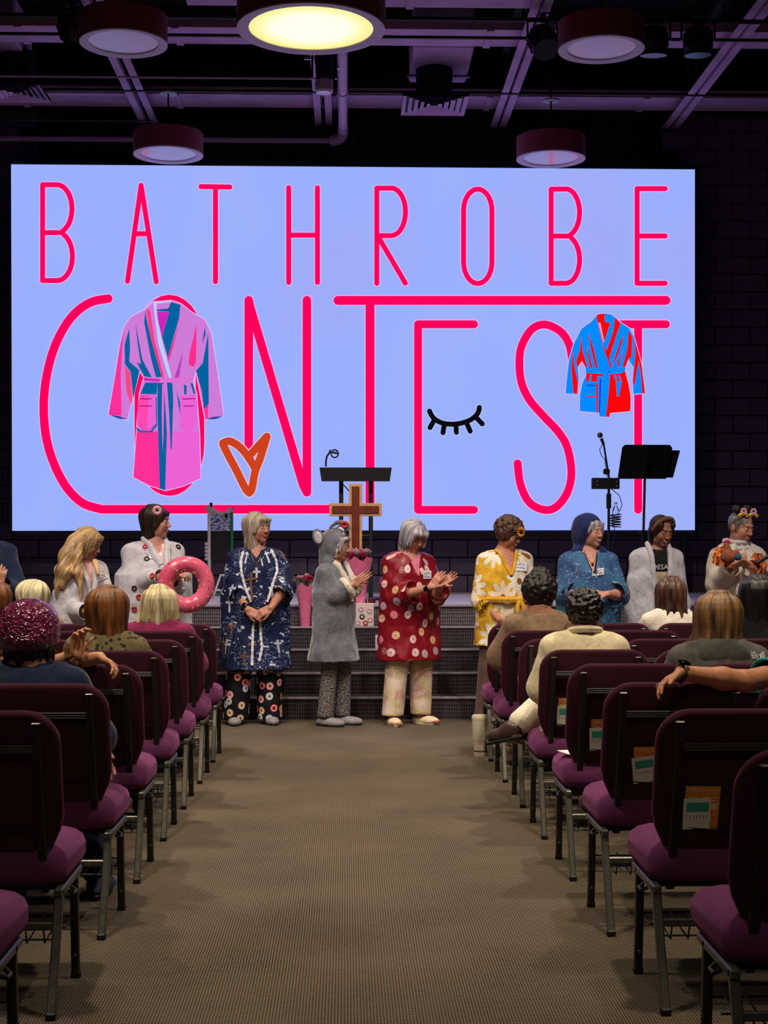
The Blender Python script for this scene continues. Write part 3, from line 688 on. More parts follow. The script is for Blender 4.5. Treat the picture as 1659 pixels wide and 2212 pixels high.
def vnormals(Vv, Q):
    fn = np.cross(Vv[Q[:, 2]] - Vv[Q[:, 0]], Vv[Q[:, 3]] - Vv[Q[:, 1]]); N = np.zeros_like(Vv)
    for i in range(4): np.add.at(N, Q[:, i], fn)
    return N / (np.linalg.norm(N, axis=1)[:, None] + 1e-12)
def relax(Vv, Q, it=1):
    for _ in range(it):
        A = np.zeros_like(Vv); w = np.zeros(len(Vv))
        for i in range(4):
            for j in (1, 3): np.add.at(A, Q[:, i], Vv[Q[:, (i + j) % 4]]); np.add.at(w, Q[:, i], 1)
        Vv = .5 * Vv + .5 * A / np.maximum(w, 1)[:, None]
    return Vv
def npmesh(name, Vv, Q, mat, parent, col=None, uv=None, **props):
    me = bpy.data.meshes.new(name); me.vertices.add(len(Vv)); me.vertices.foreach_set('co', Vv.astype(np.float32).ravel())
    me.loops.add(len(Q) * 4); me.loops.foreach_set('vertex_index', Q.astype(np.int32).ravel())
    me.polygons.add(len(Q)); me.polygons.foreach_set('loop_start', np.arange(0, len(Q) * 4, 4, dtype=np.int32)); me.update(calc_edges=True); me.validate()
    me.shade_smooth()
    if col is not None:
        a = me.color_attributes.new('Col', 'FLOAT_COLOR', 'POINT'); a.data.foreach_set('color', np.hstack([col, np.ones((len(col), 1))]).astype(np.float32).ravel())
    if uv is not None:
        a = me.attributes.new('puv', 'FLOAT_VECTOR', 'POINT'); a.data.foreach_set('vector', uv.astype(np.float32).ravel())
    o = ob(name, me, mat, parent, **props); return o
def seg_uv(Vv, segs):     # unrolled cloth coordinates along the nearest limb
    best = np.full(len(Vv), 1e9); uv = np.zeros((len(Vv), 3))
    for n_, (a, b, r) in enumerate(segs):
        a = np.array(a, float); b = np.array(b, float); ax = b - a; L = np.linalg.norm(ax); ax /= L
        f = V3(0, -1, 0) - ax * (ax @ V3(0, -1, 0))
        if np.linalg.norm(f) < .2: f = V3(0, 0, 1) - ax * ax[2]
        f /= np.linalg.norm(f); g_ = np.cross(ax, f); P = Vv - a; t = P @ ax; tc = np.clip(t, 0, L)
        d = np.linalg.norm(P - tc[:, None] * ax, axis=1) - r
        m = d < best; best[m] = d[m]
        u = np.arctan2(P @ g_, P @ f) * r
        uv[m] = np.stack([u + n_ * 3.17, t + n_ * 1.3, np.zeros(len(Vv))], 1)[m]
    return uv
def folds(Vv, Q, amp, zc=None, seed=0, nf=9, vert=3.0):
    rs = np.random.RandomState(seed); N = vnormals(Vv, Q); th = np.arctan2(Vv[:, 0], -Vv[:, 1]); d = np.zeros(len(Vv))
    for i in range(7):
        n_ = rs.randint(3, nf + 4); d += (1 - 2 * np.abs(np.sin((th * n_ + Vv[:, 2] * rs.uniform(-vert, vert) * 3 + np.sin(Vv[:, 2] * rs.uniform(4, 12) + rs.uniform(0, 6)) * .7 + rs.uniform(0, 6.3)) * .5))) * rs.uniform(.4, 1) * (5 / n_) ** .4
    d += .7 * np.sin(Vv[:, 2] * 38 + th * 3 + rs.uniform(0, 6)) * np.sin(th * 4 + Vv[:, 2] * 9)
    a = amp if zc is None else amp * np.clip(np.interp(Vv[:, 2], [z for z, _ in zc], [q for _, q in zc]), 0, 3)
    return Vv + N * (d / 3 * a)[:, None]
# ---- materials for people
def skin_mat():
    t = NT('skin'); c = t.n('Attribute', attribute_name='Col').outputs['Color']; v = t.coord()
    f = t.noise(v, 45, 4); cc = t.mix(.16, c, t.ramp(f, [(.3, rgb(120, 60, 45)), (.7, rgb(245, 205, 180))]), 'MIX')
    t.base(cc, .52, 0, .4); t.p.inputs['Subsurface Weight'].default_value = .0; t.bump(t.noise(v, 300, 2), .1, .002); return t.m
m_skin = skin_mat()
def hair_mat(name, dark, light, rough=.42, scale=55., streak=.5):
    t = NT(name); p = t.coord('puv'); v = t.mul(p, (1, .05, 1)); n1 = t.noise(v, scale * 2.6, 3, .6); n2 = t.noise(t.mul(p, (1, .12, 1)), scale * .5, 2)
    f = t.math('ADD', t.math('MULTIPLY', n1, 1 - streak), t.math('MULTIPLY', n2, streak))
    t.base(t.ramp(f, [(.40, dark), (.5, tuple((a + b) / 2 for a, b in zip(dark, light))), (.59, light)]), rough, 0, .45)
    t.bump(n1, .9, .006); return t.m
def wrinkle(t, fine=180, amt=.5, fs=.25):
    v = t.coord(); w = t.noise(t.mul(v, (1, 1, .6)), 11, 3, .5); f = t.noise(v, fine, 2)
    h = t.math('ADD', t.math('MULTIPLY', w, 1.0), t.math('MULTIPLY', f, fs * .12)); t.bump(h, amt, .04)
def cloth(name, c, var=.1, rough=.85, bump=.25, bscale=180, sheen=.15, scale=14, wr=.55):
    t = NT(name); f = t.noise(t.coord(), scale, 3)
    t.base(t.ramp(f, [(.3, tuple(x * (1 - var) for x in c)), (.7, tuple(min(1, x * (1 + var)) for x in c))]), rough, 0, .2)
    t.p.inputs['Sheen Weight'].default_value = sheen; wrinkle(t, bscale, wr, bump); return t.m
def cellpat(name, base, cols, scale, rad, hole=.3, mode='disc', rnd=.65, rough=.8, ring=None, base2=None):
    t = NT(name); p = t.coord('puv'); n0 = t.noise(p, 12, 3)
    vo = t.n('TexVoronoi', voronoi_dimensions='2D'); vo.inputs['Scale'].default_value = scale; vo.inputs['Randomness'].default_value = rnd; t.l(p, vo.inputs['Vector'])
    d = vo.outputs['Distance']; sx = t.n('SeparateColor'); t.l(vo.outputs['Color'], sx.inputs[0])
    n = len(cols); cc = t.ramp(sx.outputs[0], [(i / n, c) for i, c in enumerate(cols)], 'CONSTANT')
    b = t.ramp(n0, [(.3, tuple(x * .85 for x in base)), (.7, base2 or tuple(min(1, x * 1.15) for x in base))])
    sub = t.n('VectorMath', operation='SUBTRACT'); t.l(p, sub.inputs[0]); t.l(vo.outputs['Position'], sub.inputs[1])
    # voronoi positions come back in scaled space, so rescale
    sub0 = t.mul(p, scale); t.l(sub0, sub.inputs[0]); pm = t.mul(vo.outputs['Position'], scale); t.l(pm, sub.inputs[1])
    xy = t.n('SeparateXYZ'); t.l(sub.outputs[0], xy.inputs[0]); x, y = xy.outputs[0], xy.outputs[1]
    lt = lambda a, bb: t.math('LESS_THAN', a, bb)
    if mode == 'disc':
        msk = lt(d, rad); out = t.mix(msk, b, cc)
        if ring: out = t.mix(t.math('MULTIPLY', lt(d, rad * .82), t.math('GREATER_THAN', d, rad * .62)), out, ring)
        out = t.mix(lt(d, rad * hole), out, base if hole < .35 else ring or base)
    elif mode == 'petal':
        an = t.math('ARCTAN2', y, x); pt = t.math('ABSOLUTE', t.math('SINE', t.math('MULTIPLY', an, 5.0)))
        rr = t.math('MULTIPLY', t.math('ADD', .5, t.math('MULTIPLY', pt, .5)), rad); out = t.mix(lt(d, rr), b, cc)
        out = t.mix(lt(d, rad * hole), out, ring)
    elif mode == 'cross':
        ax, ay = t.math('ABSOLUTE', x), t.math('ABSOLUTE', y)
        c1 = t.math('MULTIPLY', lt(ax, rad * .16), lt(ay, rad)); c2 = t.math('MULTIPLY', lt(ax, rad * .62), lt(t.math('ABSOLUTE', t.math('ADD', y, rad * -.3)), rad * .15))
        msk = t.math('MULTIPLY', t.math('MAXIMUM', c1, c2), t.math('GREATER_THAN', sx.outputs[1], .45)); out = t.mix(msk, b, cc)
        n5 = t.noise(t.mul(p, (1, 1.6, 1)), 11, 2, .6); msk2 = t.math('MULTIPLY', t.math('GREATER_THAN', n5, .615), t.math('LESS_THAN', sx.outputs[1], .6)); out = t.mix(msk2, out, cols[0])
        n6 = t.noise(p, 26, 1); ln = t.math('MULTIPLY', lt(t.math('ABSOLUTE', t.math('SUBTRACT', n6, .5)), .012), t.math('GREATER_THAN', sx.outputs[2], .55)); out = t.mix(ln, out, rgb(150, 165, 205))
    t.base(out, rough, 0, .25); wrinkle(t, 200, .5, .15); return t.m
# ---- body
def mk_head(S, hc, Rh, s, ears=True, k=1.0):
    L = lambda x, y, z: hc + Rh @ (V3(x, y, z) * s)
    e = lambda c, r, kk=.02, op='u', Rm=None: S.ell(L(*c), np.array(r) * s, Rh if Rm is None else Rh @ Rm, kk, op)
    e((0, .012, .032), (.075, .094, .086)); e((0, -.026, -.030), (.058, .063, .078), .03); e((0, -.064, -.094), (.022, .020, .020), .03)
    for q in (-1, 1):
        e((q * .036, -.058, -.030), (.027, .026, .030), .02); e((q * .076, .014, -.008), (.009, .020, .031), .008)
        e((q * .040, -.020, -.068), (.018, .038, .024), .03)
    S.rc(L(-.028, -.082, .028), L(.028, -.082, .028), .0095 * s, .0095 * s, .012)
    for q in (-1, 1): e((q * .030, -.104, .004), (.018, .017, .011), .012, 's')
    for q in (-1, 1): e((q * .030, -.078, .003), (.0135, .0125, .0115), .004)
    S.rc(L(0, -.086, .014), L(0, -.106, -.026), .0075 * s, .0110 * s, .010)
    for q in (-1, 1): e((q * .011, -.101, -.031), (.009, .010, .008), .006)
    e((0, -.091, -.0585), (.024, .012, .0062), .006); e((0, -.088, -.069), (.020, .013, .0068), .006)
def head_color(V, col, hc, Rh, s, skin, lip, brow, smile=False, shut=False):
    q = ((V - hc) @ Rh) / s; ax = np.abs(q[:, 0])
    m = (np.linalg.norm(q, axis=1) < .16) & (q[:, 1] < -.03)
    def put(mask, c, a=1.0): col[mask & m] = col[mask & m] * (1 - a) + np.array(c) * a
    put(((ax - .038) ** 2 / .022 ** 2 + (q[:, 2] + .030) ** 2 / .022 ** 2 < 1), np.array(skin) * np.array((1.06, .80, .78)), .6)
    put((ax > .012) & (ax < .048) & (np.abs(q[:, 2] - .026 - .10 * (.03 - np.abs(ax - .028)) * .6) < .0055), brow, .8)
    ey = (ax - .030) ** 2 / .0145 ** 2 + (q[:, 2] - .003) ** 2 / (.004 if shut else .0075) ** 2
    put(ey < 1.5, np.array(skin) * .45, .7)
    if not shut:
        put(ey < .8, (.62, .58, .55)); put(((ax - .030) ** 2 + (q[:, 2] - .003) ** 2) < .0058 ** 2, (.03, .02, .015))
    mz = -.063 + (.12 * ax if smile else 0) * 1.0
    put((ax < .027) & (np.abs(q[:, 2] - mz) < .0095), lip, .85)
    put((ax < (.024 if smile else .022)) & (np.abs(q[:, 2] - mz) < (.0035 if smile else .0018)), (.65, .6, .56) if smile else (.08, .02, .02), .9)
def mk_hand(S, w, d, nrm, s=1.0, side=1, curl=25, spread=3, thumb=40):
    d = d / np.linalg.norm(d); nrm = nrm - d * (nrm @ d); nrm /= np.linalg.norm(nrm); sd = np.cross(d, nrm) * side
    Rm = np.stack([sd, d, nrm], 1)
    S.box(w + d * .048 * s, V3(.036, .046, .0125) * s, Rm, .011 * s, .012)
    S.ell(w + d * .03 * s - sd * .022 * s + nrm * .006 * s, V3(.016, .03, .014) * s, Rm, .01)
    for i, (ln, off) in enumerate(((.068, -.028), (.077, -.0095), (.071, .0095), (.054, .0275))):
        p = w + d * (.088 - .004 * abs(i - 1)) * s + sd * off * s; a = R(spread * (i - 1.5)); dd = d * math.cos(a) + sd * math.sin(a); ang = 0
        for j, fr in enumerate((.46, .30, .24)):
            ang += R(curl * (.8, 1.1, .8)[j] * (1 + .12 * i)); u = dd * math.cos(ang) + nrm * math.sin(ang); p2 = p + u * ln * fr * s
            S.rc(p, p2, (.0092, .0083, .0075)[j] * s, (.0083, .0075, .0065)[j] * s, .0035); p = p2
    ta = R(thumb); u = d * math.cos(ta) - sd * math.sin(ta) + nrm * .25; u /= np.linalg.norm(u); p = w + d * .022 * s - sd * .028 * s; p2 = p + u * .042 * s
    S.rc(p, p2, .0125 * s, .010 * s, .008); u2 = u * .85 + d * .4 + nrm * .2; u2 /= np.linalg.norm(u2); S.rc(p2, p2 + u2 * .032 * s, .0098 * s, .0075 * s, .004)
BT = [(.80, .155, .115), (.88, .172, .122), (.95, .168, .120), (1.04, .144, .110), (1.14, .142, .115), (1.22, .150, .122), (1.29, .150, .104), (1.335, .130, .086), (1.37, .092, .068), (1.41, .056, .054)]
class Person:
    """Stands at the origin facing -Y; rz turns to the viewer's right when positive."""
    def __init__(p, px, Y, h, label, rz=0, g=1.0, belly=0., seated=False, skin=(196, 132, 104), lip=(150, 62, 60), brow=(110, 85, 66), yaw=0, pitch=0, roll=0, X=None, seat_z=.485, base_z=0., smile=False, shut=False, cat='person', name='person', lean=0., hdrop=0.):
        p.s = s = h / 1.65; p.g = g; p.belly = belly; p.seated = seated; p.skin = np.array(rgb(*skin)); p.lip = rgb(*lip); p.brow = rgb(*brow); p.smile = smile; p.shut = shut
        p.root = thing(name, label, cat, (Xat(px, Y) if X is None else X, Y, base_z), R(rz))
        p.z0 = .88 * s if not seated else seat_z + .06; p.lean = lean
        p.hc = p.u(0, -.012, 1.532); p.Rh = rotm(yaw, pitch, roll); p.fine = []
        p.hc = p.u(0, .01 - hdrop * .3, 1.44 - hdrop) + (p.Rh @ V3(0, -.02, .092)) * s
        p.arms = {}; p.legs = {}
        p.B = SDF()
    def u(p, x, y, z):       # upper-body point given in a standing 1.65 m figure
        s = p.s; dz = (z - .88) * s; a = R(p.lean)
        return V3(x * s, y * s * math.cos(a) - dz * math.sin(a), p.z0 + dz * math.cos(a) - y * s * math.sin(a) * 1)
    def arm(p, side, elbow, wrist, hd, hn, curl=25, spread=3, thumb=40, hand=True, abs_=False):
        sh = p.u(side * .150 * (1 + .4 * (p.g - 1)), .014, 1.300); E = np.array(elbow, float) if abs_ else p.u(*elbow); Wr = np.array(wrist, float) if abs_ else p.u(*wrist)
        p.arms[side] = (sh, E, Wr); S = p.B; s = p.s; g = .6 + .4 * p.g
        S.rc(sh, E, .047 * s * g, .038 * s * g, .03); S.rc(E, E + (Wr - E) * .35, .039 * s * g, .039 * s * g, .02); S.rc(E + (Wr - E) * .35, Wr, .038 * s * g, .0255 * s, .02)
        if hand:
            mk_hand(S, Wr, np.array(hd, float), np.array(hn, float), s * .97, -side, curl, spread, thumb)
            c = Wr + np.array(hd, float) / np.linalg.norm(hd) * .08 * s; p.fine.append((c - .13 * s, c + .13 * s, .0042))
    def stand_legs(p, gap=.10, fy=(0, 0), fx=None, turn=(0, 0)):
        s = p.s
        for i, q in enumerate((-1, 1)):
            x = q * gap if fx is None else fx[i]
            hip = V3(q * .09 * s, 0, .86 * s); kn = V3((q * .09 * s + x) / 2, -.015 + fy[i] / 2, .46 * s); an = V3(x, fy[i] + .01, .085 * s)
            p.legs[q] = (hip, kn, an); p.B.rc(hip, kn, .082 * s, .055 * s, .04).rc(kn, an, .053 * s, .036 * s, .02)
            a = R(turn[i]); f = V3(math.sin(a), -math.cos(a), 0); p.B.rc(an - V3(0, 0, .045 * s), an + f * .14 * s - V3(0, 0, .055 * s), .034 * s, .026 * s, .03)
    def sit_legs(p, gap=.11, knee=None, foot=None):
        s = p.s
        for q in (-1, 1):
            hip = V3(q * .09 * s, -.02, p.z0 - .02); kn = V3(q * gap, -.44 * s, p.z0 - .015) if not knee or q not in knee else V3(*knee[q]); an = V3(q * gap, -.42 * s, .09) if not foot or q not in foot else V3(*foot[q])
            p.legs[q] = (hip, kn, an); p.B.rc(hip, kn, .085 * s, .06 * s, .04).rc(kn, an, .055 * s, .038 * s, .02).rc(an - V3(0, 0, .045), an + V3(0, -.13, -.055), .033, .026, .03)
    def torso_tab(p, off=0., zlo=None, ztop=1.42):
        return [(p.u(0, 0, z)[2], (rx * (p.g if z < 1.2 else 1 + (p.g - 1) * .5) + (0 if z > 1.25 else p.belly * .4)) * p.s + off, (ry * (p.g if z < 1.27 else 1 + (p.g - 1) * .5) + p.belly * max(0, 1 - abs(z - 1.06) / .25)) * p.s + off, 0, .01 * p.s - p.belly * .5 * max(0, 1 - abs(z - 1.06) / .25)) for z, rx, ry in BT if z <= ztop]
    def tframe(p):
        if not p.lean: return None
        return None
    def body(p, h=.011, headres=.0046, glow=None):
        S = p.B; s = p.s
        S.loft(p.torso_tab(), k=.03)
        S.rc(p.u(0, .022, 1.39), p.hc + p.Rh @ (V3(0, .018, -.05) * s), .056 * s, .052 * s, .03)
        mk_head(S, p.hc, p.Rh, s)
        p.fine.append((p.hc - .145 * s, p.hc + V3(.145, .145, .16) * s, headres))
        Vv, Q = S.multi(h, p.fine)
        col = np.tile(p.skin, (len(Vv), 1)); head_color(Vv, col, p.hc, p.Rh, s, p.skin, p.lip, p.brow, p.smile, p.shut)
        p.bo = npmesh('body', Vv, Q, m_skin, p.root, col); return p
    # ------------------------------------------------ garments
    def shell(p, name, mat, S, h=.0085, fold=.004, seed=1, segs=None, zc=None, it=1, parent=None, nf=9):
        Vv, Q = S.mesh(h)
        if it: Vv = relax(Vv, Q, it)
        uv = seg_uv(Vv, segs or p.segs())
        if fold: Vv = folds(Vv, Q, fold, zc, seed, nf)
        o = npmesh(name, Vv, Q, mat, parent or p.root, None, uv); o_V[o.name] = Vv; return o
    def segs(p):
        L = [(p.u(0, .01, .3), p.u(0, .01, 1.42), .19 * p.g * p.s)]
        for q, (a, b, c) in p.arms.items(): L += [(a, b, .06), (b, c, .05)]
        return L
    def sleeve(p, S, side, r0, r1, r2, frac=1.0, k=.03, hollow=True):
        a, b, c = p.arms[side]; e = b + (c - b) * frac if frac > 0 else a + (b - a) * (1 + frac)
        dr = (c - b) if frac > 0 else (b - a); dr = dr / np.linalg.norm(dr); rr = r2 if frac > 0 else r1
        T = SDF(); T.rc(a, b if frac > 0 else e, r0, r1, .03)
        if frac > 0: T.rc(b, e + dr * rr, r1, r2 * 1.05, .03)
        T.rc(e - dr * .045, e + dr * .2, rr * .84, rr * .88, .004, 's')
        fs = T.ops; lo, hi = T.bounds()
        def fn(X, Y, Z):
            F = None
            for f, l, u, kk, op in fs:
                d = f(X, Y, Z)
                if F is None: F = d
                elif op == 's': d = -d; t = np.clip(.5 + .5 * (F - d) / kk, 0, 1); F = d + (F - d) * t + kk * t * (1 - t)
                else: t = np.clip(.5 + .5 * (d - F) / kk, 0, 1); F = d + (F - d) * t - kk * t * (1 - t)
            pl = (X - e[0]) * dr[0] + (Y - e[1]) * dr[1] + (Z - e[2]) * dr[2]
            return np.maximum(F, np.where(((X - e[0]) ** 2 + (Y - e[1]) ** 2 + (Z - e[2]) ** 2) < .25 ** 2, pl, -1))
        S._a(fn, lo, hi, .014, 'u')
    def top(p, name, mat, hem=.78, off=.018, flare=.0, flarey=None, slv=(.066, .064, .068), frac=(1, 1), vneck=None, neck=True, fold=.004, seed=1, h=.0085, zc=None, sleeves=True, neckr=.062, extra=None, nf=9, straight=None):
        slv = (min(slv[0], .052 * p.s + off * .6 + .02 * (p.g - 1)), slv[1], slv[2]); fold *= 1.5; straight = hem < .72 if straight is None else straight
        S = SDF(); s = p.s; p._cuts = []
        T = [r for r in p.torso_tab(off, ztop=1.40)]
        zh = p.u(0, 0, hem)[2]; T = [r for r in T if r[0] > zh + .02]; lowr = T[0] if T[0][0] > zh else T[0]
        fy = flare if flarey is None else flarey
        w = np.array(sorted(p.torso_tab(off))[1]); T.append((zh, max(w[1], lowr[1]) + flare, max(w[2], lowr[2]) + fy, 0, w[4] * .7))
        if straight:
            hx = max(r[1] for r in T if r[0] < p.u(0, 0, 1.0)[2]) if any(r[0] < p.u(0, 0, 1.0)[2] for r in T) else w[1]
            T = [(r[0], max(r[1], hx * .93) if r[0] < p.u(0, 0, 1.17)[2] else r[1], max(r[2], w[2] * .95) if r[0] < p.u(0, 0, 1.17)[2] else r[2], r[3], r[4]) for r in T]
        S.loft(T, k=.03)
        for q in (-1, 1):
            if q in p.arms: S.rc(p.u(q * .05, .02, 1.352), p.arms[q][0], .038 * s + off * .4, slv[0], .05)
        if sleeves:
            for i, q in enumerate((-1, 1)):
                if q in p.arms: p.sleeve(S, q, slv[0], slv[1], slv[2], frac[i])
        if neck: S.rc(p.u(0, .005, 1.395), p.u(0, -.02, 1.56), neckr * s, .085 * s, .01, 's')
        if vneck: S.vcut(p.u(0, 0, vneck[0])[2], p.u(0, 0, 1.41)[2], vneck[1] * s, p.u(0, .0, 1.2)[1] + .005, x0=vneck[2] if len(vneck) > 2 else 0.)
        if extra: extra(S)
        o = p.shell(name, mat, S, h, fold, seed, zc=zc, nf=nf); p.topo = o; return o
    def pants(p, mat, hem=.06, r=(.10, .085, .085), name='trousers', fold=.004, seed=3, waist=.98):
        S = SDF(); s = p.s; segs = []
        for q in (-1, 1):
            a, b, c = p.legs[q]; e = V3(c[0], c[1] - .0, hem) if not p.seated else b + (c - b) * (1 - hem)
            S.rc(a, b, r[0] * s, r[1] * s, .035).rc(b, e, r[1] * s, r[2] * s, .02); segs += [(a, b, r[0]), (b, e, r[2])]
            if not p.seated: S.box((e[0], e[1], hem - .12), (.2, .2, .12), None, .002, .004, 's')
        if not p.seated: S.loft([r_ for r_ in p.torso_tab(.012) if r_[0] < p.u(0, 0, waist)[2]], k=.03)
        else: S.ell((0, -.0, p.z0 + .03), (.185 * p.g * s, .15, .11), k=.04)
        return p.shell(name, mat, S, .0095, fold, seed, segs)
    def shoe(p, q, mat, kind='slipper', name='slipper', turn=0, sole=None):
        s = p.s; an = p.legs[q][2]; a = R(turn); f = V3(math.sin(a), -math.cos(a), 0); rt = V3(math.cos(a), math.sin(a), 0); Rm = np.stack([rt, -f, V3(0, 0, 1)], 1)
        S = SDF(); b = V3(an[0], an[1], an[2] - .085 * s)
        S.ell(b + f * .045 + V3(0, 0, .03), (.046, .125, .034), Rm, .02).ell(b + f * .09 + V3(0, 0, .03), (.05, .075, .032), Rm, .02)
        if kind != 'sandal': S.ell(b + V3(0, 0, .05), (.045, .06, .045), Rm, .02)
        S.box(b + f * .04 - V3(0, 0, .03), (.2, .3, .03), Rm, .002, .004, 's')
        o = p.shell(name, mat, S, .006, 0, segs=[(b, b + f * .1, .04)])
        mb = MB(); out = [(.043 * math.cos(t) * (1 + .12 * math.sin(t)), .118 * math.sin(t)) for t in np.linspace(0, 2 * math.pi, 24, endpoint=False)]
        rs = [[b + f * (.045 + y * k_) + rt * x * k_ + V3(0, 0, z) for x, y in out] for z, k_ in ((.001, 1.0), (.014, 1.06), (.020, 1.02))]
        ob('sole', mb.rings(rs), sole or m_cap, o); return o
    def hair(p, mat, spec, h=.0052, lock=.004, seed=0, name='hair', nf=26, it=0):
        S = SDF(); s = p.s; L = lambda c: p.hc + p.Rh @ (np.array(c, float) * s)
        for q in spec:
            if q[0] == 'e': S.ell(L(q[1]), np.array(q[2]) * s, p.Rh, q[3] if len(q) > 3 else .02, q[4] if len(q) > 4 else 'u')
            elif q[0] == 'c': S.rc(L(q[1]), L(q[2]), q[3] * s, q[4] * s, q[5] if len(q) > 5 else .02, q[6] if len(q) > 6 else 'u')
            elif q[0] == 'w': S.chain(q[1], q[2], .03)
            elif q[0] == 'l':
                z_, a_, b_, c_, d_ = max(q[1]); tb_ = list(q[1]) + [(z_ + .03, a_ * .88, b_ * .88, c_, d_), (z_ + .05, a_ * .66, b_ * .66, c_, d_), (z_ + .062, a_ * .3, b_ * .3, c_, d_)]
                S.loft([(z * s, rx * s, ry * s, cx * s, cy * s) for z, rx, ry, cx, cy in tb_], (p.hc, p.Rh if len(q) < 3 else q[2]), .055)
            elif q[0] == 'x': S.box(L(q[1]), np.array(q[2]) * s, p.Rh, .01, q[3] if len(q) > 3 else .02, 's')
        Vv, Q = S.mesh(h)
        Vv = relax(Vv, Q, it) if it else Vv
        lc = (Vv - p.hc) @ p.Rh; th = np.arctan2(lc[:, 0], -lc[:, 1] - .03); rs = np.random.RandomState(seed); d = np.zeros(len(Vv)); N = vnormals(Vv, Q)
        zz = lc[:, 2]; low = np.clip((-.02 - zz) / .15, 0, 1)
        for i in range(9):
            n_ = rs.randint(6, nf + 8); ph = rs.uniform(0, 6.3); w_ = np.sin(zz * rs.uniform(8, 30) + rs.uniform(0, 6)) * rs.uniform(.2, 1.2)
            d += (1 - 2 * np.abs(np.sin((th * n_ + w_ + zz * rs.uniform(-9, 9) + ph) * .5))) * rs.uniform(.4, 1) * (9 / n_) ** .5
        d -= 1.6 * np.exp(-((lc[:, 0] - .012) / .006) ** 2) * (zz > .06) * (lc[:, 1] < .06)
        rad_ = np.hypot(lc[:, 0], lc[:, 1] - .02); Vv = Vv + N * (d / 2.6 * lock * (.6 + .9 * low) * np.clip(rad_ / .075, .05, 1) ** 1.5)[:, None]
        rag = sum(np.sin(th * n_ + ph) for n_, ph in ((5, 1.), (9, 2.), (14, .4), (23, 3.), (31, 5.))) / 5
        zmin_ = zz.min(); Vv = Vv + np.outer(rag * .075 * p.s * np.clip((zmin_ + .13 - zz) / .13, 0, 1) ** 1.2, V3(0, 0, 1))
        uv = np.stack([th * .1, lc[:, 2] + .3 * np.maximum(lc[:, 1], 0), np.zeros(len(Vv))], 1)
        o = npmesh(name, Vv, Q, mat, p.root, None, uv); o_V[o.name] = Vv; return o
    def curls(p, mat, n=180, rad=.016, seed=2, c0=(0, .018, .035), r0=(.088, .105, .095), zmin=-.07, fronty=-.055):
        S = SDF(); s = p.s; rs = np.random.RandomState(seed); L = lambda c: p.hc + p.Rh @ (np.array(c, float) * s)
        S.ell(L(c0), np.array(r0) * s, p.Rh)
        S.ell(L((0, -.118, -.045)), V3(.07, .085, .105) * s, p.Rh, .02, 's')
        for _ in range(n):
            v_ = rs.normal(size=3); v_ /= np.linalg.norm(v_); c = np.array(c0) + v_ * np.array(r0)
            if c[2] < zmin or (c[1] < fronty and c[2] < .055): continue
            S.ell(L(c), np.array((rad,) * 3) * s * rs.uniform(.7, 1.2), None, .006)
        Vv, Q = S.mesh(.0055); lc = (Vv - p.hc) @ p.Rh
        o = npmesh('hair', Vv, Q, mat, p.root, None, lc * 1.0); o_V[o.name] = Vv; return o
o_V = {}
from mathutils.bvhtree import BVHTree
_bv = {}
def hit(p, o, px, py, lift=.003):
    if o.name not in _bv: _bv[o.name] = BVHTree.FromPolygons([tuple(v_) for v_ in o_V[o.name]], [tuple(f.vertices) for f in o.data.polygons])
    a = -p.root.rotation_euler[2]; rz = lambda w: Vector((w[0] * math.cos(a) - w[1] * math.sin(a), w[0] * math.sin(a) + w[1] * math.cos(a), w[2]))
    org = rz(np.array((0, 0, CAMH)) - np.array(p.root.location)); d = rz(ray(px, py)).normalized()
    loc, nrm, i, dist = _bv[o.name].ray_cast(org, d)
    if loc is None: return None
    if nrm.dot(d) > 0: nrm = -nrm
    return loc + nrm * lift, nrm
def trail(p, o, pts, lift=.003):
    return [h_[0] for h_ in (hit(p, o, a, b, lift) for a, b in pts) if h_]
def dense(pts, k=5): return [tuple(a[j] + (b[j] - a[j]) * i / k for j in (0, 1)) for a, b in zip(pts[:-1], pts[1:]) for i in range(k)] + [pts[-1]]
def patch(p, o, px, py, w, h_, mat, name, tilt=0, lift=.004, parent=None, n=5):
    ca, sa = math.cos(R(tilt)), math.sin(R(tilt)); P = []
    for j in range(n):
        for i in range(n):
            dx, dy = (i / (n - 1) - .5) * w, (j / (n - 1) - .5) * h_; q = hit(p, o, px + dx * ca - dy * sa, py + dx * sa + dy * ca, lift)
            if q is None: return None
            P.append(q)
    m = n * n; F_ = [(j * n + i, j * n + i + 1, (j + 1) * n + i + 1, (j + 1) * n + i) for j in range(n - 1) for i in range(n - 1)]
    return ob(name, MB().add([q[0] for q in P] + [q[0] - q[1] * .0015 for q in P], F_ + [tuple(i + m for i in f[::-1]) for f in F_]), mat, parent or p.root)
def front_y(o, x, z, r=.014, sgn=-1):
    Vv = o_V[o.name]; m = (np.abs(Vv[:, 0] - x) < r) & (np.abs(Vv[:, 2] - z) < r)
    if not m.any(): return None
    return Vv[m][:, 1].min() if sgn < 0 else Vv[m][:, 1].max()
def on_front(o, pts, lift=.004, sgn=-1):
    out = []; last = 0
    for x, z in pts:
        y = front_y(o, x, z, .014, sgn); y = last if y is None else y; last = y; out.append((x, y + sgn * lift, z))
    return out
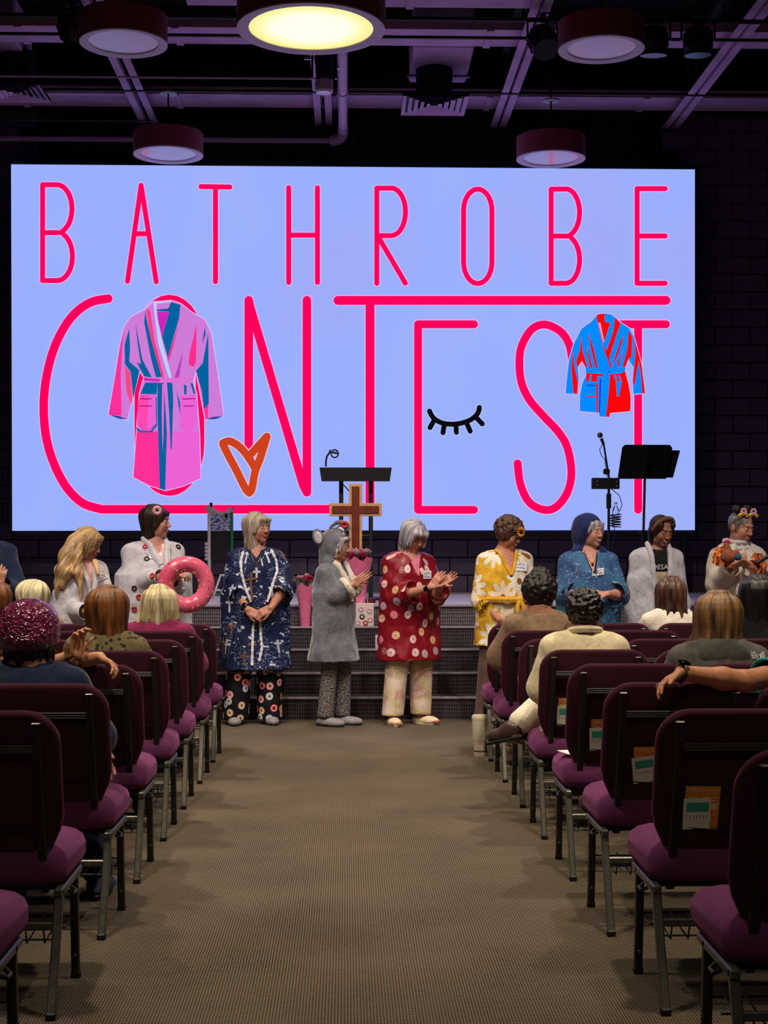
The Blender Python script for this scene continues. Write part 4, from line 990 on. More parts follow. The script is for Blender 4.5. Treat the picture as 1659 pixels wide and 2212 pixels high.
def decal(p, o, x, z, w, hh, mat, name, lift=.004, tilt=0., parent=None, nx=4, nz=3):
    """thin sheet draped on the front of a garment"""
    P = []
    ca, sa = math.cos(R(tilt)), math.sin(R(tilt))
    for j in range(nz):
        for i in range(nx):
            dx, dz = (i / (nx - 1) - .5) * w, (j / (nz - 1) - .5) * hh; P.append((x + dx * ca - dz * sa, z + dx * sa + dz * ca))
    Q3 = on_front(o, P, lift); b = [(a[0], a[1] + .0015, a[2]) for a in Q3]; n = len(Q3)
    F_ = [(j * nx + i, j * nx + i + 1, (j + 1) * nx + i + 1, (j + 1) * nx + i) for j in range(nz - 1) for i in range(nx - 1)]
    mb = MB(); mb.add(Q3 + b, F_ + [tuple(q + n for q in f[::-1]) for f in F_]); return ob(name, mb, mat, parent or p.root)
m_paper = M('name_tag_paper', rgb(232, 226, 230), .6, 0, .03)
m_ink = M('black_marker_ink', rgb(25, 22, 30), .6, 0, .03)
def nametag(p, o, px, py, tilt=0, w=24, hh=15):
    t = patch(p, o, px, py, w, hh, m_paper, 'name_tag', tilt, .007)
    if t is None: return
    ca, sa = math.cos(R(tilt)), math.sin(R(tilt)); rs = random.Random(px)
    for row in (-.2, .18):
        pts = [(px + dx * ca - y * sa, py + dx * sa + y * ca) for dx, y in [(q * w, (row + rs.uniform(-.1, .1)) * hh) for q in np.linspace(-.38, .32, 12)]]
        P = trail(p, o, pts, .0095)
        if len(P) > 3: ob('handwriting', MB().tube(P, .0013, 4), m_ink, t)
# ================================================================ THE CAST
def _pix(p, px, py, Y):
    w = at(px, py, Y) - np.array(p.root.location); a = -p.root.rotation_euler[2]
    return V3(w[0] * math.cos(a) - w[1] * math.sin(a), w[0] * math.sin(a) + w[1] * math.cos(a), w[2])
def _dir(p, v_):
    a = -p.root.rotation_euler[2]; return V3(v_[0] * math.cos(a) - v_[1] * math.sin(a), v_[0] * math.sin(a) + v_[1] * math.cos(a), v_[2])
Person.pix = _pix; Person.dir = _dir
def parm(p, side, e, w, hd, hn, **kw): p.arm(side, p.pix(*e), p.pix(*w), p.dir(hd), p.dir(hn), abs_=True, **kw)
Person.parm = parm
CAP = ('e', (0, .02, .036), (.086, .104, .094)); FACE = ('e', (0, -.120, -.045), (.066, .088, .105), .012, 's')
h_blond = hair_mat('hair_golden_blond', rgb(128, 88, 50), rgb(222, 184, 132)); h_dkbr = hair_mat('hair_dark_brown', rgb(22, 14, 12), rgb(62, 42, 34))
h_ash = hair_mat('hair_ash_blond', rgb(110, 92, 76), rgb(206, 188, 164)); h_grey = hair_mat('hair_silver_grey', rgb(110, 104, 112), rgb(208, 202, 206))
h_brown = hair_mat('hair_chestnut', rgb(52, 26, 12), rgb(142, 88, 44), streak=.6); h_black = hair_mat('hair_black', rgb(8, 7, 8), rgb(34, 28, 28))
h_pale = hair_mat('hair_pale_blond', rgb(150, 132, 92), rgb(238, 226, 184)); h_curl = M('hair_brown_curls', rgb(84, 54, 38), .5, 0, .5, 60, .8, 160)
h_coil = M('hair_black_coils', rgb(20, 17, 18), .45, 0, .4, 80, .9, 220); h_hi = hair_mat('hair_brown_highlights', rgb(46, 28, 20), rgb(158, 116, 76), streak=.65)
h_wave = hair_mat('hair_brown_waves', rgb(38, 24, 20), rgb(104, 72, 54))
c_white = cloth('white_terry', rgb(206, 202, 210), .05, .95, .5, 220, .3, 14, .8); c_cream = cloth('cream_fleece', rgb(225, 212, 192), .06, .95, .7, 120, .3)
c_navy = cloth('navy_jersey', rgb(22, 34, 66), .15); c_grey = cloth('grey_velour', rgb(104, 104, 112), .3, .8, .5, 90, .6, 11, .9)
c_black = cloth('black_cotton', rgb(20, 19, 22), .1); c_brown = cloth('brown_knit', rgb(92, 68, 56), .12)
m_gold = M('gold_metal', rgb(205, 165, 90), .25, .9, .05); m_watch = M('watch_glass', rgb(8, 8, 12), .1, 0, .05); m_frame = M('dark_frame', rgb(40, 30, 30), .3)
def glasses(p, mat=m_frame):
    L = lambda x, y, z: p.hc + p.Rh @ (V3(x, y, z) * p.s)
    mb = MB()
    for q in (-1, 1):
        mb.tube([L(q * .031 + .023 * math.cos(a), -.104, .002 + .018 * math.sin(a)) for a in np.linspace(0, 2 * math.pi, 18, endpoint=False)], .0018, 5, closed=True)
        mb.tube([L(q * .053, -.102, .008), L(q * .078, -.02, .012), L(q * .078, .02, .008)], .0018, 5)
    mb.tube([L(-.009, -.106, .006), L(.009, -.106, .006)], .0018, 5); return ob('glasses', mb, mat, p.root)
def watch(p, side, face=m_watch, band=m_cap, nrm=(0, -1, 0), back=.03):
    a, b, c = p.arms[side]; d = (c - b) / np.linalg.norm(c - b); cc = c - d * back; r = .031 * p.s
    n = p.dir(nrm); n = n - d * (n @ d); n /= np.linalg.norm(n); e = np.cross(d, n)
    t = ob('wrist_watch', MB().tube([cc + (n * math.cos(q) + e * math.sin(q)) * r for q in np.linspace(0, 2 * math.pi, 24, endpoint=False)], .008, 6, closed=True, flat=1.3), band, p.root)
    Rm = Matrix([list(e), list(d), list(n)]).transposed(); ob('watch_face', MB().rbox(cc + n * (r + .008), (.034, .038, .010), .004, 2, Rm), face, t)
def donut_mesh(rr, tr, n=20, m=8):
    mb = MB(); mb.tube([(rr * math.cos(a), 0, rr * math.sin(a)) for a in np.linspace(0, 2 * math.pi, n, endpoint=False)], tr, m, closed=True, flat=1); return mb
def donut_patch(p, o, x, z, rr, mat, tilt=0):
    y = front_y(o, x, z, .02); y = -.15 if y is None else y
    return ob('donut_badge', donut_mesh(rr, rr * .55, 18, 6), mat, p.root, loc=(x, y - .002, z))
m_red = M('red_glaze', rgb(190, 30, 48), .4); m_choc = M('chocolate_glaze', rgb(48, 24, 20), .4); m_pinkg = M('pink_glaze', rgb(236, 168, 180), .45)
m_stud = M('iridescent_sequin', rgb(225, 205, 225), .2, .3, .2, 90)

# ---- navy robe with lace, donut pyjamas
YB = 11.6
p = Person(552, YB, 1.645, 'woman in navy cross-print robe with white lace and donut pyjama trousers', rz=6, g=1.2, belly=.02, skin=(176, 112, 88), yaw=44, pitch=-2, roll=0)
parm(p, -1, (503, 1262, YB - .02), (535, 1318, YB - .21), (.25, -.05, -.12), (.1, .6, -.3), curl=22, thumb=25)
parm(p, 1, (617, 1265, YB - .02), (585, 1314, YB - .21), (-.25, -.05, -.12), (-.1, .6, -.3), curl=28, thumb=25)
p.stand_legs(fx=(-.155, .115), turn=(-6, 8)); p.body()
c_cross = cellpat('navy_cross_print', rgb(20, 30, 66), [rgb(205, 205, 215), rgb(110, 74, 52), rgb(185, 185, 200), rgb(120, 84, 60)], 7.5, .44, mode='cross', rnd=.8)
o = p.top('robe', c_cross, hem=.43, off=.03, flare=.045, flarey=.03, slv=(.085, .085, .105), frac=(.5, .5), vneck=(1.22, .085), fold=.010, seed=4, nf=7)
m_lace = M('white_lace', rgb(222, 220, 226), .9, 0, .05, 60, .6, 300)
for pts in ([(526, 1192), (520, 1215), (522, 1240), (530, 1270), (542, 1300)], [(548, 1345), (546, 1360), (545, 1400), (544, 1438)], [(585, 1188), (596, 1212), (598, 1235), (588, 1265), (577, 1300)], [(562, 1345), (563, 1370), (566, 1400), (560, 1428)]):
    P = trail(p, o, dense(pts, 9), .004); ob('lace_trim', MB().tube(P, [.007 + .006 * abs(math.sin(i * .9)) for i in range(len(P))], 7), m_lace, p.root)
P = trail(p, o, [(540 + 14 * math.cos(a), 1250) for a in (0, 1)], .006)
for pts in ([(543, 1236), (542, 1262), (544, 1298)], [(530, 1254), (543, 1252), (557, 1249)]):
    P = trail(p, o, dense(pts, 8), .003); ob('cross_print', MB().tube(P, .010, 6), M('brown_cross_print', rgb(120, 82, 56), .9), p.root)
p.top('shirt', c_navy, hem=.7, off=.012, slv=(.06, .055, .055), frac=(-.3, -.3), vneck=(1.30, .07), fold=.002)
def necklace(p, o, dz=.10, w=.055, pend=True):
    P = [(x, p.u(0, 0, 1.395)[2] - dz * (1 - (x / w) ** 2)) for x in np.linspace(-w, w, 15)]; Q = on_front(o, P, .006)
    n = ob('necklace', MB().tube(Q, .0016, 5), m_gold, p.root)
    if pend: q = Q[7]; ob('pendant', MB().box((q[0], q[1] - .002, q[2] - .018), (.006, .004, .034)).box((q[0], q[1] - .002, q[2] - .014), (.020, .004, .006)), m_gold, n)
o_V[p.bo.name] = np.array([v_.co for v_ in p.bo.data.vertices]); necklace(p, o, .13)
c_pj = cellpat('black_donut_pyjama', rgb(16, 14, 17), [rgb(226, 110, 120), rgb(168, 200, 210), rgb(200, 60, 80), rgb(216, 178, 132), rgb(235, 150, 160), rgb(190, 205, 205)], 11, .33, .26, ring=rgb(230, 190, 180), rnd=.75)
p.pants(c_pj, .035, (.11, .10, .10))
m_slip = M('grey_slipper_felt', rgb(138, 132, 134), .95, 0, .2, 40, .5, 150)
p.shoe(-1, m_slip, turn=-6); p.shoe(1, m_slip, turn=8); watch(p, -1)
p.hair(h_ash, [CAP, ('l', [(.05, .092, .10, 0, .02), (-.03, .097, .088, 0, .025), (-.11, .105, .075, 0, .03), (-.19, .095, .06, 0, .03), (-.23, .07, .045, 0, .03)]), ('e', (.0, -.135, -.075), (.062, .10, .125), .012, 's'), ('c', (-.05, -.075, .065), (-.078, -.045, -.03), .020, .014), ('c', (.05, -.075, .065), (.078, -.045, -.03), .020, .014), ('c', (-.04, -.085, .07), (.05, -.085, .065), .018, .016)], lock=.006, seed=3)

# ---- grey hooded animal robe
YG = 11.5
p = Person(722, YG, 1.50, 'woman in grey hooded animal robe with cream fleece trim, clapping', rz=62, g=1.12, belly=.02, skin=(186, 126, 100), yaw=14, pitch=8, brow=(150, 140, 135))
parm(p, -1, (722, 1288, YG - .17), (762, 1262, YG - .14), (.8, -.0, .55), (.1, .9, .1), curl=8, thumb=35)
parm(p, 1, (738, 1285, YG + .13), (770, 1258, YG - .06), (.8, -.05, .6), (-.1, -.9, .1), curl=10, thumb=35)
p.stand_legs(gap=.075, fy=(.03, -.04), turn=(0, 4)); p.body()
o = p.top('robe', c_grey, hem=.55, off=.026, flare=.035, flarey=.045, slv=(.07, .072, .075), frac=(.82, .82), vneck=(1.06, .075), fold=.006, seed=8)
S = SDF(); L = lambda x, y, z: p.hc + p.Rh @ (V3(x, y, z) * p.s)
S.ell(L(0, .028, .03), V3(.112, .128, .125) * p.s, p.Rh).rc(L(0, .05, -.05), p.u(0, .05, 1.37), .10 * p.s, .09 * p.s, .05).rc(p.u(-.07, .01, 1.385), p.u(.07, .01, 1.385), .05, .05, .03)
S.ell(L(0, -.10, -.02), V3(.088, .13, .125) * p.s, p.Rh, .012, 's').rc(L(0, -.02, -.06), p.u(0, -.06, 1.34), .07 * p.s, .07 * p.s, .01, 's')
hd = p.shell('hood', c_grey, S, .007, .003, 2)
rim = [L(.085 * math.sin(a), -.028 - .03 * math.cos(a) * .6, .0 + .118 * math.cos(a)) for a in np.linspace(R(-142), R(142), 30)]
ob('fleece_trim', MB().tube(rim, [.012 + .003 * math.sin(i * 2.2) for i in range(30)], 8), c_cream, hd)
for c_, tl_ in ((p.pix(687, 1160, YG - .06), -14), (p.pix(734, 1150, YG + .16), 20)):
    Rm = np.array(Matrix.Rotation(-p.root.rotation_euler[2], 3, 'Z') @ Matrix.Rotation(R(tl_), 3, 'Y') @ Matrix.Rotation(R(-18), 3, 'Z'))
    Vv, Q = SDF().ell(c_, (.046, .016, .066), Rm, .01).mesh(.006); ear = npmesh('animal_ear', Vv, Q, c_grey, hd); Vv, Q = SDF().ell(c_ + Rm @ V3(.004, -.012, -.004), (.033, .010, .050), Rm, .01).mesh(.005); npmesh('ear_lining', Vv, Q, c_white, ear)
tk = ob('trunk', MB().tube([p.pix(*q_, YG - .03) for q_ in ((752, 1146), (748, 1134), (738, 1128), (727, 1129), (717, 1136), (712, 1141))], [.030, .027, .022, .017, .012, .008], 10), c_grey, hd)
ob('toy_donut', donut_mesh(.020, .011), m_red, hd, loc=tuple(p.pix(744, 1133, YG - .065)), rot=(0, 0, R(-60)))
for q in (-1, 1):
    a, b, c = p.arms[q]; d = (c - b) / np.linalg.norm(c - b); e = b + (c - b) * .82; n1 = np.cross(d, V3(0, 0, 1)); n1 /= np.linalg.norm(n1); n2 = np.cross(d, n1)
    ob('fleece_cuff', MB().tube([e + (n1 * math.cos(t_) + n2 * math.sin(t_)) * .068 - d * .02 for t_ in np.linspace(0, 2 * math.pi, 20, endpoint=False)], [.024 + .004 * math.sin(i * 2.4) for i in range(20)], 8, closed=True), c_cream, p.root)
zt = p.u(0, 0, 1.39)[2]; zv = p.u(0, 0, 1.06)[2]
for q in (-1, 1): ob('fleece_lapel', MB().tube(on_front(o, [(q * (.085 - .08 * t_) * p.s, zt - (zt - zv) * t_) for t_ in np.linspace(0, 1, 14)], .0), [.022 - .006 * i / 14 + .003 * math.sin(i * 2) for i in range(14)], 8), c_cream, p.root)
p.top('shirt', cloth('slate_print_shirt', rgb(70, 74, 92), .5, .85, .2, 200, .1, 40), hem=.7, off=.010, slv=(.055, .05, .05), frac=(-.3, -.3), fold=.002)
tg = NT('speckled_leggings'); _n = tg.noise(tg.coord('puv'), 85, 1); tg.base(tg.ramp(_n, [(.45, rgb(58, 54, 54)), (.6, rgb(150, 140, 134))]), .9); p.pants(tg.m, .07, (.085, .07, .072))
p.shoe(-1, m_slip, turn=0); p.shoe(1, m_slip, turn=4)
p.hair(h_grey, [('e', (0, .015, .03), (.088, .10, .094)), FACE, ('c', (-.065, -.06, .06), (-.072, -.05, -.045), .022, .016), ('c', (.065, -.06, .06), (.072, -.05, -.045), .022, .016), ('c', (-.05, -.08, .075), (.05, -.08, .075), .020, .020)], lock=.006, seed=5)

# ---- red donut robe
YR = 11.55
p = Person(884, YR, 1.60, 'woman in dark red donut-print robe and cream tie-dye trousers, clapping', rz=24, g=1.25, belly=.02, skin=(196, 128, 108), yaw=14, pitch=26, brow=(150, 130, 110), shut=True)
parm(p, -1, (850, 1292, YR - .10), (932, 1268, YR - .33), (.55, -.1, .75), (.3, .8, -.1), curl=8, thumb=40)
parm(p, 1, (942, 1292, YR - .08), (952, 1262, YR - .30), (.75, -.15, .5), (-.4, -.8, .2), curl=10, thumb=45)
p.stand_legs(fx=(-.14, .105), turn=(-14, 26)); p.body()
c_rd = cellpat('red_donut_print', rgb(128, 14, 30), [rgb(235, 225, 225), rgb(225, 130, 140), rgb(230, 200, 140), rgb(160, 180, 200), rgb(240, 215, 210), rgb(90, 40, 40), rgb(240, 230, 225)], 8.2, .25, .36, ring=rgb(196, 120, 120), rnd=.7, rough=.42)
o = p.top('robe', c_rd, hem=.52, off=.028, flare=.03, flarey=.03, slv=(.085, .078, .095), frac=(.55, .65), vneck=(1.20, .07), fold=.009, seed=12)
p.top('shirt', cloth('pink_print_shirt', rgb(205, 120, 140), .3, .85, .2, 200, .1, 60), hem=.8, off=.010, slv=(.055, .05, .05), frac=(-.3, -.3), vneck=(1.31, .06), fold=.002)
o_V[p.topo.name]; nametag(p, o, 922, 1242, 0, 17, 17)
ttd = NT('cream_tie_dye'); vv = ttd.coord('puv'); n1 = ttd.noise(vv, 7, 4, .6); n2 = ttd.noise(ttd.mul(vv, (1, .5, 1)), 11, 4, .6)
ttd.base(ttd.mix(ttd.ramp(n2, [(.5, (0, 0, 0)), (.62, (.7, .7, .7))]), ttd.ramp(n1, [(.3, rgb(232, 220, 200)), (.5, rgb(222, 200, 170)), (.58, rgb(196, 176, 110)), (.66, rgb(232, 222, 206))]), rgb(206, 140, 150)), .85)
p.pants(ttd.m, .075, (.115, .092, .088)); c_sand = M('cream_foam_sandal', rgb(226, 205, 168), .6)
for q, tn in ((-1, -14), (1, 26)):
    s_ = p.shoe(q, c_sand, 'sandal', 'sandal', tn, c_sand); an = p.legs[q][2]; a = R(tn); f = V3(math.sin(a), -math.cos(a), 0); rt = V3(math.cos(a), math.sin(a), 0)
    for k in range(5): ob('toe', MB().lathe([(.001, 0.02), (.009, .017), (.0105, .008), (.0105, -.005), (.006, -.012)], (an[0], an[1], 0) + f * (.165 - .008 * abs(k - (1 if q > 0 else 3))) + rt * (k - 2) * .017 + V3(0, 0, .03), 8, Matrix.Rotation(a, 3, 'Z') @ Matrix.Rotation(R(90), 3, 'X')), M('toe_skin', rgb(190, 124, 100), .6) if k == 0 and q < 0 else bpy.data.materials['toe_skin'], p.root)
watch(p, -1)
p.hair(h_grey, [CAP, ('l', [(.06, .09, .10, 0, .02), (-.02, .098, .098, 0, .018), (-.08, .098, .085, 0, .025), (-.125, .08, .06, 0, .03)]), ('e', (.0, -.135, -.06), (.060, .10, .115), .012, 's'), ('c', (-.06, -.075, .06), (-.082, -.055, -.06), .024, .016), ('c', (.06, -.075, .06), (.082, -.055, -.05), .024, .016), ('c', (-.05, -.088, .06), (.045, -.092, .045), .022, .02)], lock=.007, seed=7)
glasses(p)

# ---- yellow daisy robe
YY = 11.65
p = Person(1090, YY, 1.615, 'woman in yellow daisy-print wrap robe with sunflower in curly brown hair', rz=12, g=1.22, belly=.02, skin=(184, 116, 86), yaw=38, pitch=20, shut=True)
parm(p, -1, (1038, 1295, YY - .03), (1078, 1338, YY - .18), (.5, -.1, -.6), (.3, .5, .3), curl=20)
parm(p, 1, (1152, 1290, YY - .03), (1118, 1335, YY - .18), (-.5, -.1, -.6), (-.3, .5, .3), curl=20)
p.stand_legs(fx=(-.15, .10)); p.body()
c_ye = cellpat('yellow_daisy_print', rgb(222, 160, 32), [rgb(236, 226, 206), rgb(240, 232, 214), rgb(232, 218, 190)], 4.6, .62, .2, 'petal', .9, ring=rgb(150, 84, 24), base2=rgb(236, 190, 60))
o = p.top('robe', c_ye, hem=.62, off=.026, flare=.02, flarey=.02, slv=(.085, .08, .10), frac=(.5, .5), vneck=(1.17, .075), fold=.008, seed=21)
for q in (-1, 1): ob('lapel', MB().tube(on_front(o, [(q * (.082 - .08 * t_) * p.s, p.u(0, 0, 1.39)[2] - .2 * p.s * t_) for t_ in np.linspace(0, 1, 12)], .0), .013, 6), c_ye, p.root)
zb = p.u(0, 0, 1.0)[2]; th = np.linspace(0, 2 * math.pi, 40, endpoint=False)
Vr = o_V[o.name]; ring_ = Vr[np.abs(Vr[:, 2] - zb) < .02]; rx, ry = np.percentile(np.abs(ring_[:, 0]), 82), np.abs(ring_[:, 1]).max()
c_sash = cloth('yellow_sash', rgb(226, 168, 48), .12)
bl = ob('belt', MB().tube([(min(.2, rx) * math.cos(a), ry * 1.0 * math.sin(a), zb) for a in th], .016, 6, closed=True, flat=1.6), c_sash, p.root)
yk = -ry - .012
ob('belt_bow', MB().rbox((.05, yk, zb), (.045, .03, .045), .012, 2).tube([(.05, yk, zb), (.03, yk - .01, zb - .05), (.035, yk + .0, zb - .14)], [.014, .018, .02], 8).tube([(.05, yk, zb), (.075, yk - .01, zb - .05), (.08, yk, zb - .13)], [.014, .018, .02], 8), c_sash, bl)
nametag(p, o, 1124, 1224, 4, 26, 20)
p.pants(c_brown, .03, (.115, .10, .095)); p.shoe(-1, c_brown, name='shoe'); p.shoe(1, c_brown, name='shoe')
p.curls(h_curl, 320, .019, zmin=-.10, r0=(.098, .112, .102))
L = lambda x, y, z: p.hc + p.Rh @ (V3(x, y, z) * p.s)
fl = ob('sunflower_clip', MB().lathe([(.018, .0), (.016, .008), (.001, .012)], n=14, rot=(Matrix(p.Rh.tolist()) @ Matrix.Rotation(R(80), 3, 'X') @ Matrix.Rotation(R(-25), 3, 'Y')), c=L(-.02, -.11, .055)), m_choc, p.root)
m_sun = M('sunflower_petal', rgb(228, 160, 20), .6)
for k in range(12):
    a = k * math.pi / 6; rr = Matrix(p.Rh.tolist()) @ Matrix.Rotation(R(80), 3, 'X') @ Matrix.Rotation(R(-25), 3, 'Y'); q = Vector(L(-.02, -.11, .055))
    ob('petal', MB().tube([q + rr @ Vector((.015 * math.cos(a), .015 * math.sin(a), .002)), q + rr @ Vector((.03 * math.cos(a), .03 * math.sin(a), .006)), q + rr @ Vector((.044 * math.cos(a), .044 * math.sin(a), .004))], [.006, .010, .002], 6, flat=.5), m_sun, fl)
glasses(p)

# ---- blue hooded speckled robe
YH = 11.42
p = Person(1272, YH, 1.615, 'smiling woman in hooded blue speckled robe, hands held together', rz=4, g=1.25, belly=.02, skin=(206, 142, 122), yaw=36, pitch=2, smile=True, brow=(170, 150, 140))
parm(p, -1, (1222, 1286, YH - .06), (1268, 1281, YH - .25), (.9, -.1, .05), (.1, .3, -.9), curl=30)
parm(p, 1, (1338, 1286, YH - .06), (1312, 1283, YH - .25), (-.9, -.1, .05), (-.1, .3, -.9), curl=30)
p.stand_legs(); p.body()
tb = NT('blue_painted_denim'); vv = tb.coord('puv'); n1 = tb.noise(vv, 5, 4); n2 = tb.noise(vv, 60, 1); n3 = tb.noise(vv, 9, 3)
b1 = tb.ramp(n1, [(.3, rgb(30, 62, 112)), (.5, rgb(56, 100, 150)), (.7, rgb(44, 120, 130))]); b2 = tb.mix(tb.ramp(n2, [(.66, (0, 0, 0)), (.70, (1, 1, 1))]), b1, rgb(190, 200, 210)); b3 = tb.mix(tb.ramp(n3, [(.66, (0, 0, 0)), (.70, (.8, .8, .8))]), b2, rgb(190, 160, 90)); tb.base(b3, .8)
o = p.top('robe', tb.m, hem=.5, off=.03, flare=.03, slv=(.085, .085, .105), frac=(.5, .5), vneck=(1.17, .06), fold=.008, seed=30)
c_hood = cloth('navy_hood_cotton', rgb(34, 44, 96), .2); S = SDF(); L = lambda x, y, z: p.hc + p.Rh @ (V3(x, y, z) * p.s)
S.ell(L(-.005, .035, .035), V3(.108, .125, .118) * p.s, p.Rh).rc(L(0, .06, -.05), p.u(0, .06, 1.36), .10 * p.s, .10 * p.s, .05).rc(p.u(-.10, .0, 1.375), p.u(.10, .0, 1.375), .045, .045, .03).rc(L(-.02, .1, .07), L(-.02, .17, .02), .05, .02, .03)
S.ell(L(0, -.105, -.015), V3(.082, .135, .12) * p.s, p.Rh, .01, 's').rc(L(0, -.03, -.06), p.u(0, -.09, 1.33), .068 * p.s, .075 * p.s, .01, 's')
p.shell('hood', c_hood, S, .007, .005, 2)
p.top('shirt', c_black, hem=.8, off=.01, slv=(.055, .05, .05), frac=(-.3, -.3), vneck=(1.22, .06), fold=.002)
nametag(p, o, 1291, 1236, -8, 25, 14); o_V[p.bo.name] = np.array([v_.co for v_ in p.bo.data.vertices]); P = on_front(p.bo, [(x, p.u(0, 0, 1.39)[2] - .1 * (1 - (x / .05) ** 2)) for x in np.linspace(-.05, .05, 13)], .004)
nk = ob('necklace', MB().tube(P, .0015, 5), m_cap, p.root); ob('pendant', MB().rbox((P[6][0], P[6][1] - .004, P[6][2] - .012), (.018, .008, .024), .004, 2), m_cap, nk)
p.hair(h_grey, [('e', (0, .012, .036), (.086, .10, .092)), ('e', (0, -.125, -.05), (.062, .088, .108), .012, 's'), ('c', (.06, -.065, .065), (.078, -.045, -.01), .018, .012), ('c', (-.06, -.065, .065), (-.078, -.045, -.01), .018, .012)], lock=.006, seed=9)
p.pants(c_black, .03); p.shoe(-1, c_black, name='shoe'); p.shoe(1, c_black, name='shoe')

# ---- open white robe over black tee
YO = 11.7
p = Person(1420, YO, 1.645, 'smiling woman with brown head wrap in open white robe over black tee', rz=4, g=1.0, skin=(168, 108, 86), yaw=22, pitch=20, smile=True, shut=True, brow=(50, 34, 28))
parm(p, -1, (1372, 1305, YO + .02), (1385, 1385, YO - .05), (0, -.1, -1), (.9, 0, 0), curl=20); parm(p, 1, (1470, 1305, YO + .02), (1462, 1385, YO - .05), (0, -.1, -1), (-.9, 0, 0), curl=20)
p.stand_legs(); p.body()
def openfront(S): S.vcut(p.u(0, 0, .1)[2], p.u(0, 0, 1.44)[2], .085, p.u(0, 0, 1.2)[1] + .0)
o = p.top('robe', c_white, hem=.4, off=.034, flare=.05, slv=(.085, .085, .09), frac=(.95, .95), fold=.009, seed=33, extra=openfront)
for q in (-1, 1):
    ob('lapel', MB().tube(on_front(o, [(q * (.082 - .045 * t_), p.u(0, 0, 1.42)[2] - .75 * t_) for t_ in np.linspace(0, 1, 16)], -.004), .022, 8), c_white, p.root)
tee = p.top('tee_shirt', c_black, hem=.75, off=.014, slv=(.06, .055, .055), frac=(-.2, -.2), fold=.003, neckr=.066)
prt = decal(p, tee, .02, 1.115, .17, .15, M('faded_photo_print', rgb(206, 184, 150), .9, 0, .45, 18), 'shirt_print', .006, 0, None, 8, 6)
me = text_mesh('DESAST', .055, .0004); tx = ob('lettering', me, m_paper, prt); tx.rotation_euler = (R(90), 0, 0); yv = front_y(tee, .02, 1.225, .03) or -.13; tx.location = (.015, yv - .006, 1.225)
nametag(p, o, 1436, 1224, -22, 22, 10)
p.hair(h_dkbr, [('e', (0, .02, .032), (.082, .10, .09)), ('e', (0, -.125, -.045), (.064, .088, .108), .012, 's'), ('c', (-.05, .03, -.02), (-.05, .02, -.12), .045, .03), ('c', (.045, .04, -.02), (.05, .035, -.10), .04, .03), ('c', (-.06, -.065, .065), (-.08, -.03, -.02), .018, .014), ('c', (.06, -.065, .065), (.08, -.03, -.02), .018, .012)], lock=.003, seed=11)
L = lambda x, y, z: p.hc + p.Rh @ (V3(x, y, z) * p.s)
ob('head_wrap', MB().tube([L(.088 * math.sin(a), -.055 + .075 * (1 - math.cos(a)) * .5, .022 + .102 * math.cos(a) * .98) for a in np.linspace(R(-100), R(100), 24)], .017, 8, flat=1.0), cloth('brown_head_wrap', rgb(120, 82, 62), .1), p.root)
p.pants(c_black, .03); p.shoe(-1, c_black, name='shoe'); p.shoe(1, c_black, name='shoe')

# ---- rooster shawl with hair buns
YN = 11.45
p = Person(1592, YN, 1.665, 'woman with flowered hair buns in white rooster-print shawl holding toy hen', rz=8, g=1.12, skin=(204, 140, 116), yaw=28, pitch=16, brow=(90, 70, 62), smile=True, shut=True)
parm(p, -1, (1545, 1262, YN - .05), (1582, 1225, YN - .27), (.75, -.1, .5), (.0, .5, .8), curl=22); parm(p, 1, (1648, 1255, YN - .05), (1622, 1224, YN - .27), (-.7, -.1, .45), (.0, .5, .8), curl=22)
p.stand_legs(); p.body()
tr = NT('rooster_shawl'); vv = tr.coord(); sp = tr.n('SeparateXYZ'); tr.l(vv, sp.inputs[0])
n1 = tr.noise(vv, 16, 4, .65); n2 = tr.noise(tr.mul(vv, (1, 1, .35)), 45, 3, .6)
def blob(cx, cz, rx_, rz_):
    a = tr.math('POWER', tr.math('DIVIDE', tr.math('SUBTRACT', sp.outputs[0], cx), rx_), 2.0); b = tr.math('POWER', tr.math('DIVIDE', tr.math('SUBTRACT', sp.outputs[2], cz), rz_), 2.0)
    return tr.math('LESS_THAN', tr.math('ADD', tr.math('ADD', a, b), tr.math('MULTIPLY', tr.math('SUBTRACT', n1, .5), 2.4)), 1.0)
bl_ = tr.math('MAXIMUM', blob(-.15, 1.30, .07, .085), blob(.12, 1.22, .08, .14)); bl_ = tr.math('MAXIMUM', bl_, blob(.16, 1.0, .05, .07))
feath = tr.ramp(n2, [(.36, rgb(30, 16, 14)), (.46, rgb(150, 52, 22)), (.56, rgb(226, 112, 36)), (.68, rgb(240, 190, 110))]); tr.base(tr.mix(bl_, rgb(218, 206, 196), feath), .9)
def shawl(S):
    S.loft([(p.u(0, 0, 1.0)[2], .235, .17, 0, -.01), (p.u(0, 0, 1.15)[2], .25, .165, 0, -.01), (p.u(0, 0, 1.28)[2], .235, .14, 0, 0), (p.u(0, 0, 1.36)[2], .17, .11, 0, .01), (p.u(0, 0, 1.41)[2], .10, .09, 0, .01)], k=.03)
    S.rc(p.u(0, .01, 1.38), p.u(0, -.03, 1.60), .066, .08, .008, 's')
o = p.top('shawl', tr.m, hem=.7, off=.03, slv=(.085, .08, .07), frac=(.96, .96), fold=.010, seed=41, extra=shawl, neck=False)
for k in range(3): ob('cowl_fold', MB().tube([(.092 * (1 + .12 * k) * math.sin(a), p.u(0, .01, 1.4)[1] - .085 * (1 + .12 * k) * math.cos(a), p.u(0, 0, 1.425 - .028 * k)[2] - .02 * (1 + k) * (1 + math.cos(a)) * .5) for a in np.linspace(0, 2 * math.pi, 28, endpoint=False)], .020, 8, closed=True), c_white, o)
